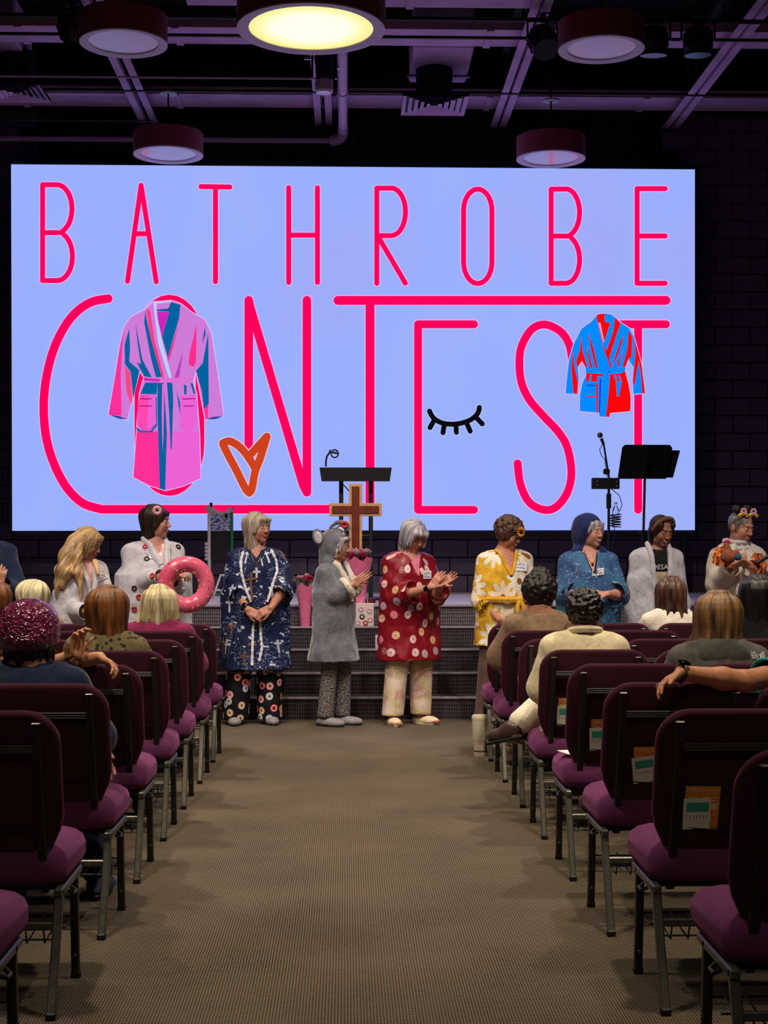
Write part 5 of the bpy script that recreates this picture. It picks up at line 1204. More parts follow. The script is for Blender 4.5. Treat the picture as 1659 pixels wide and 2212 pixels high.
p.pants(c_white, .03); p.shoe(-1, c_black, name='shoe'); p.shoe(1, c_black, name='shoe')
h_gb = hair_mat('hair_grey_brown', rgb(62, 52, 54), rgb(160, 148, 146))
p.hair(h_gb, [('e', (0, .018, .032), (.081, .10, .091)), ('e', (0, -.125, -.035), (.066, .088, .10), .012, 's')], lock=.002, seed=13)
L = lambda x, y, z: p.hc + p.Rh @ (V3(x, y, z) * p.s); m_yl = M('yellow_ribbon', rgb(236, 196, 50), .5); m_fp = M('pink_flower', rgb(240, 170, 200), .6)
for q in (-1, 1):
    Vv, Q = SDF().ell(L(q * .062, .03, .135), (.034, .034, .032), k=.01).mesh(.006); d_ = np.sin(Vv @ V3(190, 120, 160)) * .002; npmesh('hair_bun', Vv + d_[:, None] * vnormals(Vv, Q), Q, h_dkbr, p.root, None, Vv - L(q * .062, .03, .135))
    c_ = L(q * .058, -.035, .135)
    for k in range(6):
        a = k * math.pi / 3; Vv, Q = SDF().ell(c_ + V3(.018 * math.cos(a), -.004, .018 * math.sin(a)), (.012, .006, .012)).mesh(.004); npmesh('hair_flower_petal', Vv, Q, m_fp, p.root)
    for e in (-1, 1): ob('ribbon_loop', MB().tube([c_ + V3(0, .006, -.03), c_ + V3(e * .02, 0, -.018), c_ + V3(e * .038, .004, -.03), c_ + V3(e * .02, 0, -.045)], [.007, .013, .012, .006], 8), m_yl, p.root)
# toy hen resting in her hands
hp = at(1572, 1203, YN - .37); hen = thing('toy_hen', 'small brown toy hen with red comb held by shawl woman', 'toy', hp, R(-20))
m_hen = M('brown_plush', rgb(150, 84, 56), .9, 0, .3, 40, .4, 150); S = SDF().ell((0, 0, 0), (.055, .045, .05)).rc((-.0, 0, .03), (-.008, 0, .085), .035, .024, .02).ell((.06, 0, .02), (.03, .02, .035), None, .02)
Vv, Q = S.mesh(.005); npmesh('body', Vv, Q, m_hen, hen); S = SDF()
for k in range(3): S.ell((-.018 + .014 * k, 0, .118 - .003 * abs(k - 1)), (.009, .006, .014), None, .004)
S.ell((-.03, 0, .075), (.006, .006, .012)); Vv, Q = S.mesh(.0035); npmesh('comb', Vv, Q, m_red, hen)
ob('beak', MB().lathe([(.007, 0), (.001, .018)], (-.03, 0, .092), 8, Matrix.Rotation(R(-90), 3, 'Y')), m_yl, hen)
Vv, Q = SDF().ell((.075, .0, .0), (.03, .028, .028)).mesh(.005); npmesh('wing', Vv, Q, M('teal_plush', rgb(30, 92, 120), .9), hen)

# ---- host at the right edge with microphone
p = Person(1745, 11.0, 1.66, 'person in white and red floral robe at right edge holding a microphone', rz=-40, g=1.1, skin=(190, 126, 100), yaw=-20)
parm(p, -1, (1715, 1272, 10.95), (1708, 1214, 10.75), (-.6, -.1, .5), (.4, .8, .2), curl=55); parm(p, 1, (1805, 1275, 11.0), (1800, 1360, 10.95), (0, 0, -1), (-.8, 0, 0)); p.stand_legs(); p.body()
p.top('robe', cellpat('red_floral_robe', rgb(216, 200, 198), [rgb(190, 60, 50), rgb(210, 110, 80), rgb(160, 40, 50)], 9, .34, .2, 'petal', .9, ring=rgb(220, 180, 90)), hem=.5, off=.028, flare=.03, slv=(.08, .085, .1), frac=(.7, .7), vneck=(1.2, .07), fold=.008, seed=50)
p.pants(c_black, .03); p.shoe(-1, c_black, name='shoe'); p.shoe(1, c_black, name='shoe'); p.hair(h_dkbr, [CAP, FACE], lock=.004)
mc = at(1676, 1192, 10.68); t = thing('microphone', 'black handheld microphone at the right edge beside the shawl woman', 'microphone', mc)
rt_ = Matrix.Rotation(R(-60), 3, 'Y')
ob('handle', MB().lathe([(.012, -.16), (.014, -.1), (.018, -.02), (.022, 0)], n=14, rot=rt_.inverted()), m_cap, t); ob('grille', MB().lathe([(.022, 0), (.027, .012), (.027, .03), (.018, .048), (.002, .053)], n=16, rot=rt_.inverted()), M('mic_mesh', rgb(30, 30, 34), .4, .5, .3, 300), t)

# ---- donut ring woman
YD = 11.5
p = Person(332, YD, 1.70, 'dark haired woman with donut hair clip in white robe dotted with donut badges', rz=28, g=1.38, belly=.045, skin=(196, 134, 116), yaw=52, pitch=2, brow=(50, 36, 30))
parm(p, -1, (285, 1262, YD - .12), (352, 1245, YD - .36), (.9, -.05, .15), (.2, .5, -.7), curl=35); parm(p, 1, (382, 1270, YD + .05), (372, 1250, YD - .26), (.6, -.1, .2), (.1, .3, -.9), curl=35)
p.stand_legs(); p.body()
o = p.top('robe', c_white, hem=.45, off=.032, flare=.04, slv=(.09, .085, .062), frac=(.95, .95), vneck=(1.14, .085), fold=.007, seed=60)
p.top('pyjama_top', cellpat('sequin_pyjama', rgb(226, 190, 196), [rgb(240, 150, 160), rgb(250, 240, 240)], 24, .3, .3), hem=.75, off=.012, slv=(.06, .055, .055), frac=(-.2, -.2), vneck=(1.29, .06), fold=.002)
for q in (-1, 1): ob('lapel', MB().tube(on_front(o, [(q * (.088 - .085 * t_) * p.s, p.u(0, 0, 1.41)[2] - .27 * p.s * t_) for t_ in np.linspace(0, 1, 12)], -.002), [.016 + .014 * math.sin(math.pi * i / 11) for i in range(12)], 8), c_white, p.root)
for px, py, mt in ((314, 1181, m_red), (317, 1207, m_choc), (361, 1186, c_white), (385, 1181, m_choc), (329, 1244, m_red), (290, 1271, m_choc), (290, 1316, m_red), (322, 1300, m_choc), (300, 1290, m_red), (365, 1305, m_choc)):
    q_ = hit(p, o, px, py, .001)
    if q_ is None: continue
    bd = ob('donut_badge', donut_mesh(.0155, .0075, 18, 6), mt, p.root); bd.location = q_[0]; bd.rotation_euler = q_[1].to_track_quat('-Y', 'Z').to_euler()
rs_ = random.Random(8)
for k in range(26):
    q_ = hit(p, o, rs_.uniform(312, 345), rs_.uniform(1184, 1200), .001)
    if q_: ob('sequin', MB().lathe([(.006, 0), (.004, .003)], n=6), m_stud if k else m_stud, p.root, loc=q_[0])
nametag(p, o, 333, 1203, 0, 22, 9); zb = p.u(0, 0, 1.03)[2]; Vr = o_V[o.name]; ring_ = Vr[np.abs(Vr[:, 2] - zb) < .02]; rx, ry = np.percentile(np.abs(ring_[:, 0]), 80), np.abs(ring_[:, 1]).max()
ob('belt', MB().tube([(rx * .86 * math.cos(a), ry * .86 * math.sin(a), zb) for a in th], .018, 6, closed=True, flat=1.5), c_white, p.root)
p.pants(c_pj, .03); p.shoe(-1, m_slip); p.shoe(1, m_slip)
p.hair(h_dkbr, [CAP, ('l', [(.05, .086, .10, 0, .024), (-.05, .084, .08, 0, .035), (-.15, .08, .055, 0, .045), (-.22, .06, .035, 0, .05)]), ('e', (0, -.128, -.05), (.066, .095, .115), .012, 's'), ('c', (-.055, -.07, .07), (-.082, -.02, -.04), .016, .012), ('c', (.055, -.07, .07), (.082, -.02, -.04), .016, .012)], lock=.0035, seed=15)
L = lambda x, y, z: p.hc + p.Rh @ (V3(x, y, z) * p.s)
cl = ob('donut_hair_clip', donut_mesh(.024, .0135, 22, 8), m_pinkg, p.root, loc=tuple(L(-.082, -.03, .085)), rot=(0, 0, R(-70 + 52)))
for q in (-1, 1): pass
# the inflatable donut
rc_ = at(402, 1263, YD - .44); rg = thing('inflatable_donut', 'pink inflatable donut ring with sprinkles held by dark haired woman', 'pool ring', rc_, R(14))
m_vin = NT('pink_vinyl_icing'); vv = m_vin.coord(); m_vin.base(m_vin.ramp(m_vin.noise(vv, 5, 2), [(.35, rgb(214, 78, 112)), (.65, rgb(238, 112, 142))]), .22, 0, .6)
m_crust = M('tan_vinyl_crust', rgb(196, 120, 66), .3)
RR, TR = .153, .058
def torus(R0, r0, n, m, f=lambda a, b: 0, b0=0, b1=2 * math.pi, y0=0):
    mb = MB(); vs = []; closed = abs(b1 - b0 - 2 * math.pi) < 1e-6; mm_ = m if closed else m + 1
    for i in range(n):
        for j in range(mm_):
            a = 2 * math.pi * i / n; b = b0 + (b1 - b0) * j / m; r = r0 + f(a, b); rho = R0 + r * math.cos(b); vs.append((rho * math.cos(a), y0 - r * math.sin(b), rho * math.sin(a)))
    fs = [(i * mm_ + j, ((i + 1) % n) * mm_ + j, ((i + 1) % n) * mm_ + (j + 1) % mm_, i * mm_ + (j + 1) % mm_) for i in range(n) for j in range(m)]
    return mb.add(vs, fs)
ob('crust', torus(RR, TR, 48, 16), m_crust, rg, 60)
ic = ob('icing', torus(RR, TR + .0025, 60, 14, lambda a, b: 0, R(-14), R(194)), m_vin.m, rg, 60)
rs_ = random.Random(5); spk = [M('sprinkle_' + n_, c_, .4) for n_, c_ in (('white', rgb(245, 235, 225)), ('yellow', rgb(240, 205, 110)), ('maroon', rgb(130, 20, 60)), ('peach', rgb(245, 170, 140)))]
spm = MB().tube([(-.008, 0, 0), (.008, 0, 0)], .0024, 6).mesh('sprinkle')
for k in range(64):
    a = rs_.uniform(0, 2 * math.pi); b = rs_.uniform(R(15), R(165)); rho = RR + (TR + .003) * math.cos(b)
    q = ob('sprinkle', spm.copy() if False else spm, None, ic, loc=(rho * math.cos(a), -(TR + .003) * math.sin(b), rho * math.sin(a)), rot=(0, rs_.uniform(0, 3.1), 0)); 
    if not spm.materials: spm.materials.append(spk[0])
    q.material_slots[0].link = 'OBJECT'; q.material_slots[0].material = spk[k % 4]

# ---- long blond woman
YL = 11.0
p = Person(178, YL, 1.53, 'woman with very long blond hair in white robe at the far left', rz=38, g=1.15, skin=(150, 96, 74), yaw=42, pitch=22, shut=True, brow=(120, 90, 60))
parm(p, -1, (150, 1312, YL - .1), (188, 1322, YL - .3), (.9, -.1, .1), (.1, .3, -.8)); parm(p, 1, (228, 1300, YL), (215, 1325, YL - .2), (.3, -.5, .1), (.1, .3, -.8)); p.stand_legs(); p.body()
o = p.top('robe', c_white, hem=.45, off=.03, flare=.04, slv=(.08, .075, .06), frac=(.97, .97), vneck=(1.05, .075), fold=.008, seed=70)
for q in (-1, 1): ob('lapel', MB().tube(on_front(o, [(q * (.08 - .078 * t_) * p.s, p.u(0, 0, 1.40)[2] - .33 * p.s * t_) for t_ in np.linspace(0, 1, 12)], -.002), .02, 8), c_white, p.root)
p.top('blouse', cloth('pink_ruffle_blouse', rgb(214, 166, 160), .2, .85, .5, 60), hem=.75, off=.014, slv=(.06, .055, .055), frac=(-.2, -.2), fold=.006); nametag(p, o, 219, 1246, -22, 22, 14)
p.pants(c_white, .03); p.shoe(-1, m_slip); p.shoe(1, m_slip)
G = p.Rh; up_ = np.array(rotm(42, 0, 0))
p.hair(h_blond, [('e', (0, .02, .038), (.090, .108, .096)), ('l', [(.04, .092, .10, 0, .022), (-.05, .096, .085, 0, .03), (-.12, .09, .06, 0, .04)], up_), ('e', (0, -.13, -.055), (.062, .095, .12), .012, 's'), ('c', (.05, -.07, .075), (.085, -.03, -.08), .020, .020), ('w', [p.pix(162, 1170, YL - .05), p.pix(148, 1200, YL - .10), p.pix(138, 1232, YL - .17), p.pix(128, 1262, YL - .17), p.pix(124, 1276, YL - .16)], [.06, .07, .06, .04, .02]), ('w', [p.pix(172, 1172, YL - .10), p.pix(168, 1205, YL - .16), p.pix(170, 1240, YL - .20), p.pix(176, 1290, YL - .22)], [.03, .035, .034, .014]), ('w', [p.pix(205, 1215, YL - .14), p.pix(212, 1240, YL - .20)], [.025, .014])], lock=.005, seed=17, nf=34)

# ---- navy figure cut by the left edge
p = Person(-34, 11.1, 1.70, 'person in navy shirt standing at the far left edge of the picture', rz=25, g=1.3, skin=(196, 136, 108), yaw=10)
parm(p, -1, (-95, 1290, 10.95), (-50, 1270, 10.8), (.8, 0, .5), (.2, .8, 0)); parm(p, 1, (38, 1285, 11.0), (-2, 1262, 10.8), (.2, 0, .9), (-.2, .8, 0)); p.stand_legs(); p.body()
p.top('shirt', c_navy, hem=.8, off=.022, slv=(.085, .085, .07), frac=(.3, .8), fold=.006); p.pants(c_black, .03); p.shoe(-1, c_black, name='shoe'); p.shoe(1, c_black, name='shoe'); p.hair(h_dkbr, [CAP, FACE], lock=.004)
# ================================================================ AUDIENCE (backs to us, facing the stage)
def seat_person(px, row, label, h=1.56, seat_z=.405, dy=.31, **kw):
    p = Person(px, ROWS[row] + dy, h, label, rz=kw.pop('rz', 180), seated=True, seat_z=seat_z + .05, hdrop=.055, **kw); return p
def lap_arms(p, **kw):
    p.arm(-1, (-.23, -.06, 1.10), (-.12, -.25, .99), (.5, -.8, -.1), (0, .1, -1)); p.arm(1, (.23, -.06, 1.10), (.12, -.25, .99), (-.5, -.8, -.1), (0, .1, -1))
def finish(p, pm, sm): p.pants(pm, .08, (.095, .075, .07)); p.shoe(-1, sm, name='shoe'); p.shoe(1, sm, name='shoe')
c_jean = cloth('dark_denim', rgb(36, 44, 66), .15); c_tan = cloth('taupe_jersey', rgb(138, 112, 90), .08); c_khaki = cloth('khaki_cotton', rgb(168, 140, 112), .08)
# shower cap woman
p = seat_person(66, 5, 'woman in shiny pink plastic shower cap and navy top, seen from behind', h=1.55, g=1.25, seat_z=.36, dy=.33, skin=(150, 96, 70), yaw=-6, roll=4)
p.arm(1, (.20, .0, 1.06), (.24, -.22, .98), (.0, -.9, -.2), (-.6, 0, -.6)); p.arm(-1, (-.25, -.03, 1.08), (-.215, -.27, 1.0), (-.35, .2, -.6), (.3, .9, -.2), curl=14, spread=7)
p.sit_legs(gap=.14, foot={-1: (-.20, -.30, .085), 1: (.12, -.15, .085)}); p.body()
p.top('shirt', c_navy, hem=.86, off=.02, slv=(.08, .075, .07), frac=(.4, .4), fold=.005, neckr=.066)
finish(p, c_navy, M('navy_trainer', rgb(30, 40, 76), .7, 0, .2, 60)); 
p.hair(h_black, [('e', (0, .03, -.045), (.104, .10, .085)), ('e', (0, -.13, -.04), (.07, .10, .12), .012, 's')], lock=.004)
S = SDF(); L = lambda x, y, z: p.hc + p.Rh @ (V3(x, y, z) * p.s); S.ell(L(0, .025, .045), V3(.122, .128, .112) * p.s, p.Rh).ell(L(0, .035, -.005), V3(.112, .112, .07) * p.s, p.Rh, .04)
S.ell(L(0, -.15, -.05), V3(.075, .10, .13) * p.s, p.Rh, .01, 's'); Vv, Q = S.mesh(.0045); rs = np.random.RandomState(3); N = vnormals(Vv, Q); d = np.zeros(len(Vv)); lc = Vv - p.hc
for i in range(12): k_ = rs.normal(size=3) * rs.uniform(20, 60); d += np.abs(np.sin(lc @ k_ + 1.5 * np.sin(lc @ (rs.normal(size=3) * 25)) + rs.uniform(0, 6))) * rs.uniform(.4, 1)
tc_ = NT('pink_crinkled_plastic'); vv = tc_.coord(); nn = tc_.noise(vv, 38, 3, .6); tc_.base(tc_.ramp(nn, [(.3, rgb(104, 24, 62)), (.7, rgb(150, 48, 96))]), .16, 0, .9); vo = tc_.n('TexVoronoi', feature='DISTANCE_TO_EDGE'); vo.inputs['Scale'].default_value = 34; wn = tc_.n('VectorMath', operation='ADD'); tc_.l(vv, wn.inputs[0]); nz = tc_.n('TexNoise'); nz.inputs['Scale'].default_value = 22; tc_.l(vv, nz.inputs['Vector']); sc_ = tc_.mul(nz.outputs['Color'], (.16, .16, .05)); tc_.l(sc_, wn.inputs[1]); tc_.l(wn.outputs[0], vo.inputs['Vector']); tc_.bump(tc_.math('POWER', vo.outputs['Distance'], .5), 1.0, .016); tc_.p.inputs['Coat Weight'].default_value = .6; tc_.p.inputs['Coat Roughness'].default_value = .08
npmesh('shower_cap', Vv + N * ((d - d.mean()) * .0013)[:, None], Q, tc_.m, p.root)
# neighbour with the arm along the chair back
p = seat_person(95, 4, 'seated person behind the shower cap with one arm along a chair back', h=1.50, g=1.1, seat_z=.34, skin=(196, 136, 96), dy=.36, X=-1.62)
ct = ROWS[4]
Yh = ct - .02
p.arm(-1, p.pix(150, 1432, Yh + .16), p.pix(216, 1420, Yh + .01), p.dir((.75, -.45, -.35)), p.dir((.1, -.5, -.9)), abs_=True, curl=30, spread=6, thumb=-30)
p.arm(1, p.pix(80, 1448, ct + .16), p.pix(163, 1414, ct + .02), p.dir((.15, -.1, 1)), p.dir((.6, -.6, .1)), abs_=True, curl=30, thumb=40)
p.sit_legs(); p.body()
p.top('shirt', cloth('rust_top', rgb(96, 60, 44), .1), hem=.86, off=.02, slv=(.07, .065, .06), frac=(-.2, -.2)); finish(p, c_jean, c_black); p.hair(h_dkbr, [CAP, FACE], lock=.005)
a, b, c = p.arms[1]; d_ = (c - b) / np.linalg.norm(c - b); n1 = np.cross(d_, V3(0, 0, 1)); n1 /= np.linalg.norm(n1); n2 = np.cross(d_, n1)
ob('scrunchie', MB().tube([c - d_ * .01 + (n1 * math.cos(t_) + n2 * math.sin(t_)) * .032 for t_ in np.linspace(0, 2 * math.pi, 28, endpoint=False)], [.017 + .005 * math.sin(i * 2.3) for i in range(28)], 8, closed=True), cloth('brown_fur', rgb(92, 52, 24), .4, .95, .8, 90), p.root)
# long chestnut hair, leopard top
p = seat_person(232, 3, 'woman with long straight chestnut hair and olive leopard top, from behind', h=1.58, g=1.0, skin=(190, 130, 98), yaw=-25, seat_z=.37)
lap_arms(p); p.sit_legs(); p.body(h=.013)
tp = NT('olive_leopard'); vo = tp.n('TexVoronoi'); vo.inputs['Scale'].default_value = 34; tp.l(tp.coord(), vo.inputs['Vector']); tp.base(tp.ramp(vo.outputs['Distance'], [(.25, rgb(22, 20, 14)), (.42, rgb(112, 100, 70))]), .9)
p.top('blouse', tp.m, hem=.86, off=.02, slv=(.075, .07, .07), frac=(.8, .8), fold=.005); finish(p, c_jean, c_black)
p.hair(h_brown, [('e', (0, .022, .038), (.092, .11, .098)), ('l', [(.06, .094, .11, 0, .022), (-.03, .105, .105, 0, .024), (-.12, .115, .095, 0, .03), (-.22, .118, .075, 0, .05), (-.31, .09, .05, .0, .06)]), ('e', (0, -.13, -.05), (.06, .10, .12), .012, 's')], lock=.006, seed=21, nf=38)
# wavy pale blond, magenta top
p = seat_person(343, 1, 'woman with wavy pale blond bob and magenta top, seen from behind', h=1.54, g=1.25, skin=(196, 136, 110), seat_z=.355, yaw=10)
lap_arms(p); p.sit_legs(); p.body(h=.013); p.top('top', cloth('magenta_knit', rgb(132, 30, 84), .1), hem=.86, off=.02, slv=(.08, .075, .07), frac=(.8, .8)); finish(p, c_jean, c_black)
p.hair(h_pale, [('e', (0, .02, .04), (.098, .112, .10)), ('l', [(.05, .108, .112, 0, .022), (-.03, .128, .112, 0, .022), (-.10, .142, .10, .01, .03), (-.145, .125, .075, .015, .035), (-.165, .09, .05, .015, .035)]), ('e', (0, -.13, -.05), (.06, .10, .12), .012, 's')], lock=.016, seed=23, nf=16)
# short white-blond at left
p = seat_person(72, 0, 'woman with short fluffy white blond hair at left, seen from behind', h=1.55, skin=(200, 150, 124), seat_z=.37, yaw=-40); lap_arms(p); p.sit_legs(); p.body(h=.014)
p.top('top', c_khaki, hem=.86, off=.02, slv=(.075, .07, .07), frac=(.8, .8)); finish(p, c_jean, c_black); glasses(p)
p.hair(h_pale, [('e', (0, .024, .038), (.112, .122, .098)), ('e', (0, .03, -.03), (.10, .10, .075), .04), ('e', (0, -.14, -.05), (.06, .10, .11), .012, 's')], lock=.014, seed=25)
p = seat_person(-6, 1, 'person with short brown hair cut by the left edge, from behind', h=1.56, skin=(180, 124, 98), seat_z=.37); lap_arms(p); p.sit_legs(); p.body(h=.014)
p.top('top', c_navy, hem=.86, off=.02, slv=(.075, .07, .07), frac=(.8, .8)); finish(p, c_jean, c_black); p.hair(h_brown, [('e', (0, .024, .036), (.094, .112, .096)), ('e', (0, .03, -.04), (.085, .085, .07), .04), ('e', (0, -.14, -.05), (.066, .10, .11), .012, 's')], lock=.007, seed=27)
# taupe top with high bun
p = seat_person(1166, 1, 'woman with curly dark hair piled high and taupe top, from behind', h=1.62, g=1.16, skin=(176, 118, 90), seat_z=.385, yaw=-22, pitch=4); lap_arms(p); p.sit_legs(); p.body(h=.013)
p.top('top', c_tan, hem=.84, off=.022, slv=(.09, .085, .08), frac=(.8, .8), fold=.006); finish(p, c_khaki, c_brown)
S_ = p.curls(h_coil, 260, .018, seed=5, c0=(0, .03, .04), r0=(.095, .105, .10), zmin=-.075); Vv, Q = SDF().ell(p.hc + p.Rh @ (V3(.0, .02, .135) * p.s), (.06, .058, .045)).mesh(.006); d = np.sin(Vv @ V3(150, 90, 120)) * np.sin(Vv @ V3(-60, 140, 90)) * .005; npmesh('hair_bun', Vv + vnormals(Vv, Q) * d[:, None], Q, h_coil, p.root)
# cream blazer, crossed leg in the aisle
p = seat_person(1262, 3, 'woman with short black hair, gold hoops and cream blazer, from behind', h=1.55, g=1.16, skin=(112, 70, 52), seat_z=.37, yaw=-12, dy=.33)
p.arm(-1, (-.23, -.06, 1.10), (-.12, -.25, .99), (.5, -.8, -.1), (0, .1, -1)); p.arm(1, (.205, -.03, 1.09), (.13, -.24, .99), (-.5, -.8, -.1), (0, .1, -1))
kx = p.pix(1160, 1545, p.root.location.y + .18); fx_ = p.pix(1140, 1578, p.root.location.y + .05)
p.sit_legs(gap=.10, knee={1: (.10, -.40, .60)}, foot={1: (.315, -.20, .455)}); p.body(h=.012)
c_blz = cloth('cream_wool_blazer', rgb(218, 205, 170), .05); o = p.top('blazer', c_blz, hem=.80, off=.034, slv=(.088, .082, .07), frac=(.9, .9), fold=.004, neckr=.06)
ob('collar', MB().tube([(.072 * math.sin(a), p.u(0, .02, 1.4)[1] + .068 * math.cos(a), p.u(0, 0, 1.405)[2] - .012 + .012 * math.cos(a)) for a in np.linspace(R(-110), R(110), 20)], .017, 8), c_blz, o)
p.pants(cloth('white_linen', rgb(222, 210, 190), .06), .16, (.10, .085, .075), fold=.010)
S = SDF(); f0 = p.legs[1][2]; a_ = R(-38); Rb = np.array(Matrix.Rotation(a_, 3, 'Z') @ Matrix.Rotation(R(14), 3, 'Y'))
S.ell(f0 + Rb @ V3(.02, 0, .0), (.06, .045, .05), Rb, .03).ell(f0 + Rb @ V3(.10, 0, -.014), (.085, .040, .036), Rb, .03).box(f0 + Rb @ V3(.07, 0, -.075), (.2, .1, .03), Rb, .004, .006, 's'); sh = p.shell('ankle_boot', M('dark_brown_leather', rgb(74, 56, 52), .35), S, .006, 0)
S = SDF().box(f0 + Rb @ V3(.065, 0, -.046), (.115, .040, .010), Rb, .008); p.shell('boot_sole', m_cap, S, .006, 0, parent=sh)
p.shoe(-1, c_brown, name='shoe'); p.curls(M('hair_black_sheen', rgb(18, 15, 15), .35, 0, .4, 90, .6, 220), 200, .013, seed=9, c0=(0, .022, .038), r0=(.09, .106, .094), zmin=-.09)
for q in (-1, 1): c_ = p.hc + p.Rh @ (V3(q * .088, .012, -.078) * p.s); ob('hoop_earring', MB().tube([c_ + p.Rh @ V3(.010 * math.cos(a), .022 * math.cos(a), .024 * math.sin(a)) for a in np.linspace(0, 2 * math.pi, 20, endpoint=False)], .0022, 6, closed=True), m_gold, p.root)
# brown waves, white scallop top
p = seat_person(1450, 0, 'woman with wavy brown hair and white scalloped top, seen from behind', h=1.58, skin=(190, 126, 96), seat_z=.375, yaw=-20, g=1.0); lap_arms(p); p.sit_legs(); p.body(h=.012)
p.top('top', cloth('white_eyelet', rgb(226, 216, 200), .08, .9, .5, 60), hem=.86, off=.018, slv=(.075, .072, .07), frac=(-.45, -.45), fold=.006); finish(p, c_jean, c_black)
p.hair(h_wave, [('e', (0, .022, .036), (.094, .11, .098)), ('l', [(.05, .10, .108, 0, .022), (-.05, .115, .10, 0, .03), (-.15, .12, .085, -.01, .045), (-.25, .09, .055, -.01, .055)]), ('e', (0, -.13, -.05), (.06, .10, .12), .012, 's')], lock=.013, seed=29, nf=16)
# grey hoodie
p = seat_person(1552, 4, 'woman with highlighted brown hair and glasses in grey hooded jacket, from behind', h=1.58, g=1.2, skin=(190, 130, 104), seat_z=.365, yaw=-30, dy=.36); lap_arms(p); p.sit_legs(); p.body(h=.012)
c_hdy = cloth('charcoal_heather', rgb(82, 80, 74), .18, .9, .3, 200, .1, 30)
o = p.top('hooded_jacket', c_hdy, hem=.84, off=.028, slv=(.088, .082, .078), frac=(.9, .9), fold=.003); S = SDF().rc(p.u(-.085, .05, 1.37), p.u(.085, .05, 1.37), .036, .036, .03).ell(p.u(0, .10, 1.325), (.115, .042, .075), None, .04); p.shell('hood', c_hdy, S, .008, .002, 3)
q_ = hit(p, o, 1621, 1417, .006)
if q_:
    z_ = q_[1].normalized(); y_ = (Vector((0, 0, 1)) - z_ * z_.z).normalized(); x_ = y_.cross(z_)
    lg = ob('logo_print', text_mesh('THE\nNORTH\nFACE', .0150, .0006, 'LEFT', .75), m_paper, p.root); lg.location = q_[0]; lg.rotation_euler = Matrix((x_, y_, z_)).transposed().to_euler()
    mb = MB()
    for r0 in (.010, .018, .026): mb.tube([(.072 - r0 * math.cos(a), -.014 + r0 * math.sin(a), .001) for a in np.linspace(0, math.pi / 2, 8)], .0026, 5)
    ob('logo_arc', mb, m_paper, lg)
finish(p, c_jean, c_black); glasses(p, m_gold)
p.hair(h_hi, [('e', (0, .022, .038), (.094, .11, .098)), ('l', [(.06, .098, .11, 0, .022), (-.03, .112, .105, 0, .024), (-.12, .135, .105, .01, .03), (-.2, .16, .09, .02, .045), (-.25, .145, .065, .02, .05)]), ('e', (0, -.13, -.05), (.06, .10, .12), .012, 's')], lock=.007, seed=31, nf=36)
# black long hair at right edge
p = seat_person(1640, 2, 'woman with long black hair at the right edge, seen from behind', h=1.60, skin=(150, 100, 80), seat_z=.40, g=1.1); lap_arms(p); p.sit_legs(); p.body(h=.014); p.top('top', c_black, hem=.86, off=.02, slv=(.08, .075, .07), frac=(.8, .8)); finish(p, c_jean, c_black)
p.hair(h_black, [('e', (0, .024, .04), (.10, .116, .10)), ('l', [(.06, .104, .114, 0, .024), (-.06, .13, .11, 0, .03), (-.2, .15, .09, 0, .045), (-.36, .13, .06, 0, .06), (-.45, .09, .04, 0, .06)]), ('e', (0, -.14, -.05), (.06, .10, .12), .012, 's')], lock=.008, seed=35)
# arm with watch along the chair back at right
p = seat_person(1800, 5, 'person in teal sleeve at right edge, watch arm along a chair back', h=1.60, g=1.15, skin=(186, 122, 84), seat_z=.38, dy=.34)
ct = ROWS[5]
p.arm(1, p.pix(1606, 1472, ct + .07), p.pix(1472, 1453, ct + .00), p.dir((-.8, -.35, -.38)), p.dir((0, -.45, -.9)), abs_=True, curl=20, spread=2, thumb=10); p.arm(-1, (-.23, -.06, 1.10), (-.12, -.25, .99), (.5, -.8, -.1), (0, .1, -1)); p.sit_legs(); p.body(h=.012)
p.top('shirt', cloth('teal_jersey', rgb(40, 140, 150), .08), hem=.86, off=.022, slv=(.085, .072, .07), frac=(.5, -.42)); finish(p, c_jean, c_black); p.hair(h_dkbr, [CAP, FACE], lock=.005); watch(p, 1, m_watch, M('brown_watch_band', rgb(70, 44, 36), .5), (0, -.3, 1), .0)
rg_ = p.pix(1424, 1484, ct - .045); ob('ring', MB().tube([rg_ + p.dir((.010 * math.cos(a), .004, .010 * math.sin(a))) for a in np.linspace(0, 2 * math.pi, 14, endpoint=False)], .0022, 6, closed=True), m_chrome, p.root)
# ================================================================ STAGE FURNITURE AND SMALL THINGS
m_wood = NT('cherry_wood'); _v = m_wood.coord(); _n = m_wood.noise(m_wood.mul(_v, (8, 8, 1)), 9, 4, .6); m_wood.base(m_wood.ramp(_n, [(.3, rgb(92, 34, 20)), (.7, rgb(138, 60, 34))]), .4); m_oak = M('pale_oak_edge', rgb(222, 168, 112), .5, 0, .1, 20)
YC = 13.5; xc = Xat(768, YC); pm = YC / FPX
t = thing('wooden_cross', 'standing dark wooden cross with pale edging in front of the lectern', 'cross', (xc, YC, ZST + .008))
zt = Zat(1045, YC) - ZST - .008; zb_ = Zat(1087, YC) - ZST - .008; zb2 = Zat(1115, YC) - ZST - .008; wv = 28 * pm / 2; wh = 113 * pm / 2
ob('pale_backing', MB().rbox((0, .012, zt / 2), (2 * wv, .03, zt), .003, 1).rbox((0, .012, (zb_ + zb2) / 2), (2 * wh, .031, zb_ - zb2), .003, 1), m_oak, t)
ob('dark_upright', MB().rbox((0, -.006, zt / 2), (2 * wv - .05, .022, zt - .05), .003, 1), m_wood.m, t); ob('dark_crossbar', MB().rbox((0, -.0065, (zb_ + zb2) / 2), (2 * wh - .05, .022, zb_ - zb2 - .05), .003, 1), m_wood.m, t)
